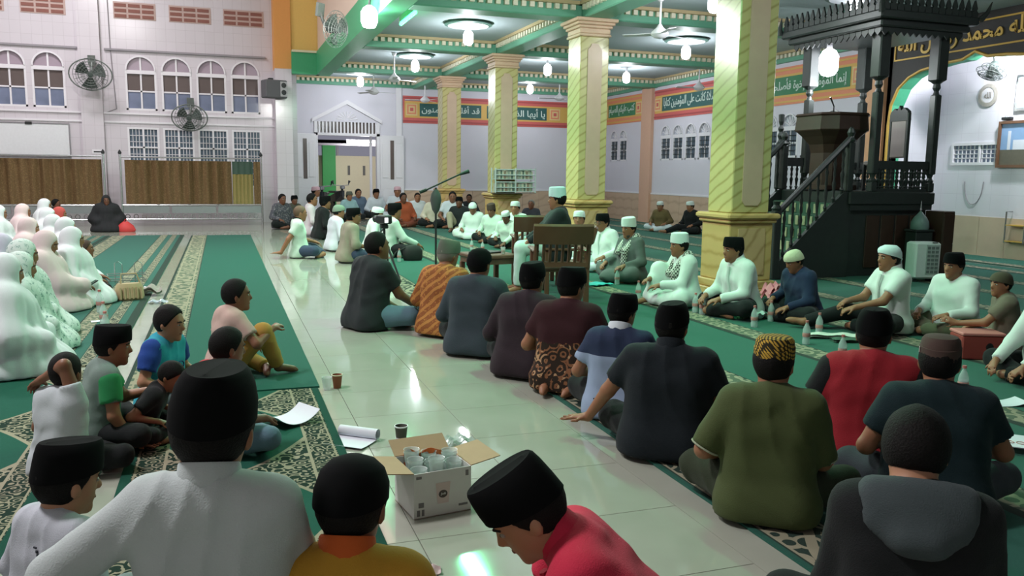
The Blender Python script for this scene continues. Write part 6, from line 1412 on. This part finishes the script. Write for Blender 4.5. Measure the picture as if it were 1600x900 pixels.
KOP = mat('white_knit_cap', '#cfd9d6', 0.9, var=0.06, bump=0.4, bscale=120); CREAMC = mat('cream_knit_cap', '#bdbc9f', 0.9, var=0.06, bump=0.4, bscale=120); GREYP = mat('grey_felt_cap', '#565a50', 0.9, var=0.1); BROWNP = mat('brown_felt_cap', '#463630', 0.9, var=0.12)
BATO = m_pattern('orange_batik', '#8a5130', '#b27742', '#5f3620', 'batik_diag', 5.0); BATM = m_pattern('maroon_batik', '#33191d', '#7a5138', '#a58262', 'batik_flower', 11.0)
GOLDC = m_pattern('gold_weave', '#2e2a1a', '#b8943c', '#8a6a2a', 'weave', 190.0); YOKE = m_pattern('navy_yoke_blue', '#8c9bb4', '#2a344c', '#000000', 'yoke', 1.0)
BATG = m_pattern('grey_batik', '#4a4a52', '#6d6a70', '#8d8a8a', 'spots', 26.0); SCARF = m_pattern('chequered_scarf', '#c9c9c0', '#4a4a48', '#000000', 'check', 45.0)
MUK_W = mat('mukena_white', '#cfd2d6', 0.85, var=0.03, bump=0.2, bscale=200); MUK_P = mat('mukena_pink', '#cdb9ba', 0.85, var=0.04, bump=0.2, bscale=200); MUK_L = mat('mukena_lilac', '#b9b4c6', 0.85, var=0.04); MUK_F = m_pattern('floral_mukena', '#c4cfca', '#a9bdb6', '#66807e', 'spots', 34.0); MUK_B = mat('mukena_black', '#1c1d20', 0.9); MUK_R = mat('hijab_red', '#a8453f', 0.85)

def sit(label, hd, hp, bp=None, z=0.86, s=None, Y=None, **kw):
    """seat a person by the pixel of the head top (hp) and, where it shows, of the seat on the floor (bp)"""
    lean = kw.get('lean', 4.0); cap = kw.get('cap'); pit = kw.get('head', (0, 0, 0))[1]; hs = kw.get('hs', 1.0); seat = kw.get('seat', 0.0)
    L = math.radians(lean); top = 0.11+seat+0.462*math.cos(L)+0.132*math.cos(0.6*L)+(0.113+(0.022 if cap else 0.010))*hs
    fwd = 0.462*math.sin(L)+0.132*math.sin(0.6*L)+0.035+0.06*math.sin(math.radians(max(0, pit)))
    h = math.radians(hd); f = (math.sin(h), math.cos(h))
    if bp is not None:
        x, y = fl(*bp)
        sc = 1.0
        for _ in range(3):
            d = math.hypot(x+f[0]*fwd*sc, y+f[1]*fwd*sc); r = ray(*hp); zt = CAM_H+r[2]*d/math.hypot(r[0], r[1]); sc = zt/top
        if s is None: s = sc
    else:
        if Y is not None: X_, z = on_y(hp[0], hp[1], Y); hxy = (X_, Y)
        else: hxy = fl(hp[0], hp[1], z)
        if s is None: s = z/top
        x, y = hxy[0]-f[0]*fwd*s, hxy[1]-f[1]*fwd*s
    kw['label'] = label; PLACED.append((label[:40], round(x, 2), round(y, 2), round(s, 2)))
    return person(base=(x, y), heading=hd, s=s, **kw)
PLACED = []
def local(base, hd, s, wx, wy, wz):
    h = math.radians(hd); dx, dy = wx-base[0], wy-base[1]
    return ((dx*math.cos(h)-dy*math.sin(h))/s, (dx*math.sin(h)+dy*math.cos(h))/s, wz/s)
FLAT = dict(n=(0, 0, 1), curl=0.05, spread=1.0)
def scarf(o, c):
    SP = c['SP']; pr = [cap_(SP(-0.08, -0.05, 0.48), SP(0.08, -0.05, 0.48), 0.055, None, 0.03), cap_(SP(-0.10, -0.02, 0.475), SP(-0.075, 0.145, 0.31), 0.046, 0.048, 0.03), cap_(SP(0.10, -0.02, 0.475), SP(0.075, 0.145, 0.29), 0.046, 0.048, 0.03), cap_(SP(-0.075, 0.145, 0.31), SP(-0.07, 0.165, 0.16), 0.045, 0.04, 0.03)]
    obj('scarf', sdf_mesh('scarf', pr, c['vox'], folds=0.003), SCARF, o)
def phone(q):
    def ex(o, c):
        w = c['W'][q]; d = w-c['E'][q]; d = d/np.linalg.norm(d)*0.09; p = w+d
        mb = MB(); mb.bbox(-0.036, 0.036, -0.075, 0.075, 0.012, 0.022, 0.003); t = mb.build('phone', mat('phone_black', '#101214', 0.2), o); t.location = tuple(p); t.rotation_euler = (0.5, 0, 0.4)
    return ex
def emblem(pts, m):
    def ex(o, c):
        SP = c['SP']
        for (a, b, cc, w, h) in pts:
            p = SP(a, b, cc); MB().bbox(-w, w, -0.003, 0.003, -h, h, 0.001).build('embroidery', m, o, loc=tuple(p))
    return ex

# --- row of men on the near carpet edge, seen from behind
N1 = 0.0105
sit('man in black T-shirt and light jeans sitting on the bare floor facing right', 68, (555, 362), (572, 512), shirt=BKW, pants=JEAN, sk='brown', vox=N1, head=(8, -4, 0), ra=(0.14, 0.42, 0.17), rhand=dict(f=(0.0, 1, -0.2), n=(0.3, 0, 1), curl=0.5), la=(-0.15, 0.33, 0.16), extra=phone(1), fat=1.08, lean=10)
sit('man in orange batik shirt and grey felt cap seen from behind', 48, (697, 377), (690, 524), shirt=BATO, sleeve='long', pants=BK, cap='peci', capm=GREYP, hairm=mat('grey_hair', '#77736b', 0.8), head=(15, 12, 0), vox=N1, fat=1.08, lean=8)
sit('man in slate shirt and black cap seen from behind beside the orange batik', 40, (735, 388), (742, 554), shirt=fab('slate', '#343d44'), sleeve='long', pants=BK, cap='skullcap', capm=PEC, vox=N1, fat=1.12, lean=6, head=(10, 0, 0))
sit('man in plain dark maroon shirt and black cap seen from behind', 45, (845, 412), (818, 588), shirt=fab('dark_maroon', '#2b2127'), sleeve='long', pants=BK, cap='peci', capm=PEC, vox=N1, fat=1.12, lean=12, head=(12, 0, 0))
sit('man in maroon batik shirt with brown floral hem seen from behind', 42, (903, 420), (882, 612), shirt=BATM, sleeve='short', pants=BK, legs='kneel', cap='peci', capm=PEC, vox=N1, fat=1.05, lean=8, head=(25, 6, 0))
sit('man in pale blue shirt with navy yoke, half hidden by the large man', 42, (988, 462), (962, 655), shirt=YOKE, sleeve='short', pants=BK, cap='peci', capm=PEC, vox=N1, lean=6, head=(28, 8, 0), collar=WHB)
b7 = fl(1040, 712); hx7, hy7 = fl(912, 683)
l7 = local(b7, 36, 0.93, hx7, hy7, 0.045)
sit('large man in black shirt leaning his left hand on the floor', 36, (1033, 457), (1040, 712), s=0.97, shirt=fab('blue_black', '#161d22'), pants=BK, cap='peci', capm=PEC, vox=0.009, fat=1.28, lean=5, la=l7, lhand=dict(f=(-0.75, 0.1, -0.1), n=(0, 0, 1), curl=0.05, spread=1.2), head=(14, 2, 0), sk='tan', collar=fab('blue_black', '#161d22'))
sit('man in olive green shirt and gold woven cap seen from behind', 38, (1222, 527), (1195, 812), shirt=OLIVE, sleeve='short', slen=0.95, hem=fab('pale_piping', '#9aa089'), pants=fab('olive_dark', '#2c3324'), cap='kopiah', capm=GOLDC, vox=0.009, fat=1.0, lean=6, head=(16, 2, 0), sk='tan', la=(-0.22, 0.22, 0.2), ra=(0.14, 0.30, 0.2))
REDB = fab('red_shirt', '#8d2029')
sit('man in red shirt with black sleeves and black cap', 40, (1385, 487), (1352, 735), shirt=REDB, sleevem=BK, raglan=False, sleeve='short', pants=BK, legs='kneel', cap='peci', capm=PEC, vox=0.010, fat=1.12, lean=10, head=(8, 4, 0))
sit('man in dark teal shirt and brown felt cap with white badge', 36, (1465, 525), (1455, 805), shirt=fab('dark_teal', '#14262a'), sleeve='short', pants=fab('grey_trousers', '#3a3f45'), cap='kopiah', capm=BROWNP, vox=0.009, fat=1.15, lean=8, head=(10, 2, 0), ra=(0.26, 0.34, 0.22),
    extra=lambda o, c: c['onhead']('cap_badge', 'badge', mat('badge_white', '#b9b2ac', 0.7)))
sit('person in black hoodie with grey hood bowing forward, lower right', 38, (1432, 640), z=0.80, shirt=fab('hoodie_black', '#16191a'), sleeve='long', pants=BK, hair='long', vox=0.009, lean=20, head=(12, 30, 0), hood=fab('hood_grey', '#3f484a'), fat=0.98, sk='light', la=(-0.08, 0.34, 0.24), ra=(0.08, 0.34, 0.24))

# --- guests facing them
V2 = 0.0115
sit('man in white tunic, glasses and black cap right of the chairs', -108, (943, 335), (947, 424), shirt=WH, sleeve='long', pants=WHB, cap='peci', capm=PEC, vox=V2, glasses=True, head=(0, 4, 0), collar=WH, fat=1.1, side=4)
sit('man in grey robe with chequered scarf and white cap', -98, (988, 343), (986, 440), shirt=GREYR, sleeve='long', pants=GREYR, robe=True, cap='tall_kopiah', capm=KOP, vox=V2, head=(-10, 6, 0), extra=scarf, beard=True, fat=1.1)
sit('man in white robe with chequered scarf and white cap before the column', -86, (1077, 368), (1072, 478), shirt=WH, sleeve='long', pants=WH, robe=True, legs='kneeup', cap='tall_kopiah', capm=KOP, vox=V2, head=(0, 2, 0), extra=scarf, lean=10, la=(-0.1, 0.40, 0.25), ra=(0.12, 0.42, 0.3))
sit('man in white tunic, black trousers and black cap before the column', -92, (1140, 372), (1160, 494), shirt=WH, sleeve='long', pants=BK, cap='peci', capm=PEC, vox=V2, lean=14, head=(4, 2, 0), collar=WH, la=(-0.12, 0.38, 0.2), ra=(0.16, 0.36, 0.2), fat=1.08)
sit('man in navy shirt and cream knitted skullcap bowing his head', -92, (1237, 390), (1256, 502), shirt=NAVY, sleeve='long', pants=BK, cap='skullcap', capm=CREAMC, vox=V2, lean=16, head=(4, 24, 0), sk='tan', fat=1.05, la=(-0.14, 0.36, 0.18))
sit('man in short-sleeved white shirt with white head wrap and black trousers', -78, (1393, 383), (1390, 520), shirt=WH, sleeve='short', pants=BK, cap='wrap', capm=mat('wrap_white', '#c9d9da', 0.8, var=0.05), vox=V2, lean=4, head=(-4, 0, 0), collar=WH, legs='out', la=(-0.1, 0.42, 0.25), ra=(0.1, 0.40, 0.28), sk='tan')
sit('man in long-sleeved white shirt and black cap on the right', -94, (1492, 397), (1492, 525), shirt=WH, sleeve='long', pants=fab('khaki', '#5a5c48'), cap='peci', capm=PEC, vox=V2, lean=8, head=(-2, 4, 0), sk='tan', fat=1.15, la=(-0.16, 0.34, 0.24))
sit('man in grey-brown shirt and brown cap turned away at right', -52, (1555, 425), (1568, 555), shirt=fab('taupe', '#6b6355'), sleeve='short', pants=BK, cap='skullcap', capm=mat('moss_cap', '#4b4636', 0.9), vox=V2, lean=6, head=(-30, 0, 0), la=(-0.12, 0.46, 0.30), lhand=dict(f=(0.1, 1, 0.3), n=(-1, 0, 0.2), curl=0.35))
sit('man in white shirt cut off by the right edge of the photo', -88, (1652, 440), (1640, 598), shirt=WH, sleeve='long', pants=BK, cap='peci', capm=PEC, vox=V2, lean=8, la=(-0.1, 0.42, 0.14), ra=(0.16, 0.4, 0.16))
FV = 0.018
sit('man in olive robe and white cap squatting by the right wall', -125, (1034, 315), (1034, 362), shirt=fab('olive_robe', '#6a5a3c', 0.2), sleeve='long', pants=WHB, cap='kopiah', capm=KOP, vox=FV, lean=14, head=(0, 8, 0))
sit('man in black clothes and white cap leaning by the nearest column', -105, (1088, 315), (1082, 366), shirt=BK, sleeve='long', pants=BK, cap='kopiah', capm=KOP, vox=FV, lean=10, head=(10, 8, 0), legs='out')

# --- speaker and chairs
slat_chair('empty wooden armchair with slatted back turned to the camera', 3.60, 8.74, 14)
slat_chair('wooden armchair partly hidden beyond the speaker', 4.02, 10.6, 14)
slat_chair('wooden armchair the speaker sits on, mostly hidden', 4.0, 9.57, -72, True)
person('speaker in black jacket, white trousers and white cap on a chair', (3.90, 9.60), -72, s=1.0, lean=-5, legs='chair', seat=0.47, shirt=BKW, sleeve='long', pants=fab('white_trousers', '#bccfc9', 0.03), cap='tall_kopiah', capm=mat('pale_blue_cap', '#b9cdd2', 0.9, bump=0.4, bscale=120), vox=V2, fat=1.42, head=(12, 2, 0), la=(-0.16, 0.36, 0.63), ra=(0.2, 0.34, 0.65), sk='tan')

# --- middle and far groups
sit('shaven-headed man in white polo shirt leaning back on one arm', 92, (470, 321), (466, 402), shirt=WHG, pants=JEAND, hair='crop', hairm=mat('shaved', '#5d4636', 0.7), vox=0.013, lean=2, head=(-6, 6, 0), ra=(0.20, -0.30, 0.05), rhand=dict(f=(0.1, -1, 0), n=(0, 0, 1), curl=0.1), collar=BK, sk='tan')
MV = 0.0145
sit('man in beige shirt and black cap before the row at the tripod', 80, (548, 326), (542, 410), shirt=fab('beige_shirt', '#8d8877'), sleeve='rolled', pants=JEAND, cap='peci', capm=PEC, vox=MV, head=(20, 0, 0), lean=10)
sit('man in pale blue shirt and grey-green skullcap behind the beige shirt', 78, (527, 320), (522, 392), shirt=WHB, sleeve='rolled', pants=BK, cap='skullcap', capm=mat('sage_cap', '#6f7f70', 0.9), vox=MV, head=(10, 5, 0), lean=8)
sit('man in black shirt and black cap with back to the door', 80, (508, 307), (500, 374), shirt=BK, sleeve='long', pants=BK, cap='peci', capm=PEC, vox=MV, head=(0, 0, 0), lean=10)
sit('man in white shirt and white cap beside the tripod', 95, (571, 324), (578, 396), shirt=WH, sleeve='long', pants=WHB, cap='kopiah', capm=KOP, vox=MV, head=(10, 10, 0), lean=12)
sit('man in mint robe and tall black cap behind the video camera', 88, (592, 318), (606, 402), shirt=WHG, sleeve='long', pants=BK, cap='peci', capm=PEC, vox=MV, lean=10, ra=(0.2, 0.42, 0.2), face=False)
sit('man in pinkish white shirt behind the black shirted man', 90, (484, 303), (484, 368), shirt=fab('pink_white', '#c9bfc4'), sleeve='long', pants=WHB, vox=FV, head=(10, 0, 0))
sit('man in grey batik shirt seated against the corner pillar', 150, (440, 303), (440, 357), shirt=BATG, sleeve='long', pants=BK, vox=FV, fat=1.05, sk='dark')
sit('youth in olive shirt and black cap beside the grey batik shirt', 150, (458, 306), (459, 352), shirt=fab('olive_grey', '#4c4d42'), sleeve='long', pants=BK, cap='peci', capm=PEC, vox=FV, sk='dark')
sit('person in white with pink cap just inside the doorway', 120, (494, 291), Y=26.2, shirt=fab('bright_white', '#d9d5e0', 0.03), sleeve='long', pants=WHB, cap='kopiah', capm=mat('pink_cap', '#cfa9b4', 0.9), vox=0.02)
sit('man in light teal shirt and dark cap before the doorway', 160, (546, 299), Y=25.6, shirt=fab('teal_shirt', '#8fb0b4'), sleeve='long', pants=BK, cap='peci', capm=GREYP, vox=0.02)
sit('man in blue-grey shirt seated in the doorway', 170, (560, 295), Y=27.0, shirt=fab('blue_grey', '#5d6d80'), sleeve='short', pants=BK, vox=0.02)
sit('man in open white shirt and black cap at the door post', 170, (588, 295), Y=26.6, shirt=WHB, sleeve='long', pants=BK, cap='peci', capm=PEC, vox=0.02)
sit('man in pale shirt with pink head cloth by the right door leaf', 190, (621, 291), Y=26.2, shirt=WHB, sleeve='short', pants=WHB, cap='kopiah', capm=mat('pink_cap', '#cfa9b4', 0.9), vox=0.02)
sit('man in rust-coloured tunic in the far row', 170, (628, 302), (629, 355), shirt=fab('rust', '#9b4d31'), sleeve='long', pants=fab('rust_dark', '#6d3a2c'), vox=0.0165, sk='dark', fat=1.05)
sit('young man in pale blue shirt beside the rust tunic', 185, (651, 302), (652, 349), shirt=WHB, sleeve='long', pants=BK, vox=0.0165, sk='tan')
sit('man in cream shirt behind the microphone stand', 190, (680, 302), (679, 356), shirt=fab('cream_shirt', '#c4bdaa'), sleeve='long', pants=BK, vox=0.0165, cap='kopiah', capm=KOP)
sit('man in short-sleeved white shirt before the farthest column', 195, (708, 300), (707, 357), shirt=WHB, sleeve='short', pants=BK, vox=0.0165, sk='brown')
sit('man in black shirt with raised knee in the far row', 205, (722, 308), (718, 362), shirt=BKW, sleeve='long', pants=fab('beige_trousers', '#a39b84'), legs='kneeup', cap='peci', capm=PEC, vox=0.0165, sk='dark')
sit('man in dark shirt at the back beside the farthest column', 200, (733, 304), Y=24.9, shirt=BKW, sleeve='long', pants=BK, vox=0.02, sk='dark')
sit('man in white robe and white skullcap bowing his head', 215, (737, 316), (742, 374), shirt=WH, sleeve='long', pants=WHB, robe=True, cap='skullcap', capm=KOP, vox=0.0155, lean=14, head=(-10, 24, 0), sk='brown')
sit('man in mint shirt and brown cap in the guest row', 225, (763, 320), (772, 380), shirt=WHG, sleeve='long', pants=BK, cap='tall_kopiah', capm=BROWNP, vox=0.0155, lean=12, head=(0, 14, 0), sk='brown', la=(-0.15, 0.4, 0.18))
sit('man in white shirt and white cap bending over the carpet', 225, (790, 330), (797, 388), shirt=WHG, sleeve='long', pants=BK, cap='kopiah', capm=KOP, vox=0.0145, lean=20, head=(5, 20, 0), sk='dark', la=(-0.1, 0.46, 0.14))
sit('man in white cap looking over the bending man', 220, (799, 315), (806, 384), shirt=WH, sleeve='long', pants=WHB, cap='kopiah', capm=KOP, vox=0.0155, sk='tan')
sit('man in dark jacket resting against the rear wainscot', 215, (830, 313), Y=20.5, shirt=fab('dark_jacket', '#353a3f'), sleeve='long', pants=BK, vox=0.0165, lean=-8, hairm=mat('grey_hair', '#77736b', 0.8), legs='out', sk='brown')
sit('man in white cap hidden behind the speaker', 215, (905, 330), Y=12.5, shirt=WH, sleeve='long', pants=WHB, cap='kopiah', capm=KOP, vox=0.0155)

# --- women in white prayer robes on the left
def woman(label, hp, m, z=0.83, hd=82, **kw): 
    kw.setdefault('vox', 0.014); kw.setdefault('head', (0, 8, 0)); kw.setdefault('lean', 8)
    return sit(label, hd, hp, None, z, mukena=m, legs='cross', hair=None, **kw)
woman('woman in broad white prayer robe nearest the camera at the left edge', (12, 400), MUK_W, 0.86, vox=0.012, la=(-0.2, 0.34, 0.22), hd=70)
woman('woman in green floral prayer robe behind the nearest white robe', (36, 397), MUK_F, 0.80, vox=0.012, hd=78)
woman('woman in floral prayer robe with hood, second of the floral robes', (40, 377), MUK_F, 0.85, hd=80)
woman('woman in blush pink prayer robe reading a phone', (76, 363), MUK_P, 0.83, vox=0.012, hd=85, head=(10, 20, 0), extra=phone(1), ra=(0.1, 0.42, 0.26))
woman('woman in bright white prayer robe at the front of the row', (116, 357), MUK_W, 0.84, hd=86, vox=0.012)
woman('woman in white prayer robe with dark hair clip behind the front one', (106, 342), MUK_W, 0.85, hd=86)
woman('woman in cream pink prayer robe looking right in the second row', (48, 342), MUK_P, 0.84, hd=84)
woman('woman in lilac white prayer robe at the left edge', (6, 368), MUK_L, 0.83, hd=80)
woman('woman in white prayer robe beside the child in red hijab', (86, 337), MUK_W, 0.83, hd=90)
woman('woman in large pale prayer robe in the third row', (38, 320), MUK_P, 0.85, hd=80, vox=0.016)
woman('woman in white prayer robe at the far end of the rows', (72, 312), MUK_W, 0.86, hd=88, vox=0.016)
woman('woman in white prayer robe just below the far end one', (77, 326), MUK_W, 0.85, hd=88, vox=0.016)
woman('woman in white prayer robe cut by the left edge, third row', (0, 322), MUK_W, 0.86, hd=80, vox=0.016)
woman('child in red hijab among the white robes', (95, 325), MUK_R, 0.80, hd=88, vox=0.016)
woman('woman in black veil seated against the curtain partition', (170, 305), MUK_B, 0.86, hd=170, vox=0.016, bp=None) if False else sit('woman in black veil seated against the curtain partition', 168, (170, 305), (168, 361), mukena=MUK_B, hair=None, vox=0.016, sk='dark')
sit('small child with brown hair in front of the white robed woman', 90, (134, 378), None, 0.62, shirt=WH, pants=BK, vox=0.014, hs=1.15, hairm=mat('brown_hair', '#3d2a20', 0.7), sk='brown')
sit('person with bare dark hair behind the far white robes', 100, (88, 311), None, Y=22.4, shirt=BK, sleeve='long', pants=BK, vox=0.02, sk='dark')

# --- boys in the foreground
KV = 0.009
sit('boy in peach T-shirt with cropped hair on the green runner', 72, (352, 441), (352, 592), shirt=fab('peach', '#b59a90'), pants=fab('tan_trousers', '#a8803f'), vox=KV, hs=1.12, sk='brown', lean=10, head=(14, 0, 0), legs='kneeup', ra=(0.2, 0.36, 0.42))
def print_patch(o, c):
    SP = c['SP']; q = MB(); q.tube([tuple(SP(0.055*math.cos(t), 0.148, 0.27+0.04*math.sin(t))) for t in [2*math.pi*i/18 for i in range(19)]], 0.005, 5); q.tube([tuple(SP(0.04*math.cos(t), 0.149, 0.25+0.02*math.sin(t))) for t in [2*math.pi*i/18 for i in range(19)]], 0.004, 5); q.tube([tuple(SP(a, 0.149, 0.27)) for a in (-0.05, 0, 0.05)], 0.004, 5); q.build('chest_print', mat('print_blue', '#23407a', 0.8), o)
sit('boy in turquoise T-shirt with royal blue sleeves looking right', 118, (255, 483), (252, 640), shirt=fab('turquoise_shirt', '#2a93a6'), sleevem=fab('royal_blue', '#22428a'), pants=fab('grey_jeans', '#4a4d55'), vox=KV, hs=1.14, sk='light', lean=8, head=(-4, 8, 0), extra=print_patch)
sit('boy in grey T-shirt with green sleeves and black cap', 76, (127, 516), (150, 700), shirt=fab('grey_shirt', '#6d7d76'), sleevem=fab('green_sleeve', '#2f8a54'), raglan=False, pants=BK, cap='peci', capm=PEC, vox=KV, hs=1.1, sk='tan', lean=12, head=(12, 6, 0), ra=(0.26, 0.22, 0.05), rhand=dict(f=(0.5, 0.8, 0), n=(0, 0, 1), curl=0.1, spread=0.8), la=(-0.05, 0.42, 0.34))
sit('boy in white T-shirt with an arm raised over his head', 48, (48, 557), (95, 742), shirt=fab('white_tee', '#b9c0c4', 0.04), pants=BK, vox=KV, hs=1.1, sk='brown', lean=6, head=(-20, -6, 0), ra=(-0.12, -0.02, 0.66), hint={1: (1.0, 0.15, 1.0)}, slen=0.5)
sit('boy dressed in black crouching over a phone between the others', 100, (172, 600), (212, 690), s=0.58, shirt=BK, pants=BK, vox=0.012, hs=1.15, lean=34, head=(10, 34, 0), extra=phone(1), sk='tan')
sit('boy in red T-shirt and jeans behind the big white shirt', 62, (346, 517), (330, 712), shirt=fab('red_tee', '#b0323a'), pants=JEAN, vox=KV, hs=1.1, sk='brown', lean=12, head=(5, 8, 0), legs='cross')
sit('boy in white collared shirt and black cap, largest from behind', 14, (330, 552), z=1.06, s=0.92, seat=0.22, fat=0.95, legs='kneel', shirt=fab('school_white', '#b4bcbc', 0.04), sleeve='long', pants=JEAND, cap='peci', capm=PEC, collar=fab('school_white', '#b4bcbc', 0.04), vox=0.008, hs=1.2, sk='tan', lean=4, head=(4, 4, 5), la=(-0.38, 0.02, 0.36), ra=(0.10, 0.30, 0.36), folds=0.007, elbow_out=0.8)
sit('boy in white embroidered shirt and black cap at the lower left', 48, (105, 703), z=0.62, shirt=fab('soft_white', '#b3b6bf', 0.04), sleeve='long', pants=JEAND, cap='peci', capm=PEC, vox=0.008, hs=1.32, sk='light', lean=10, head=(10, 10, 0),
    extra=emblem([(0.04, -0.12, 0.36, 0.010, 0.004), (0.055, -0.12, 0.345, 0.006, 0.006), (0.062, -0.12, 0.33, 0.004, 0.008)], mat('embroidery_dark', '#2c3038', 0.8)))
sit('boy in mustard shirt with orange collar and black cap', 22, (550, 717), z=0.77, shirt=fab('mustard', '#b5882e'), pants=BK, cap='skullcap', capm=PEC, vox=0.008, hs=1.12, sk='brown', lean=8, head=(6, 12, 0), collar=fab('orange_collar', '#c05a28'))
sit('boy in crimson shirt and black cap bending over the floor', -68, (812, 716), z=0.74, s=0.90, seat=0.12, shirt=fab('crimson', '#c02c46'), sleeve='short', pants=BK, cap='peci', capm=PEC, collar=fab('crimson', '#c02c46'), vox=0.008, hs=1.14, sk='light', lean=46, head=(-6, 38, 0), legs='crouch', la=(-0.14, 0.62, 0.06), ra=(0.16, 0.56, 0.06), folds=0.006)
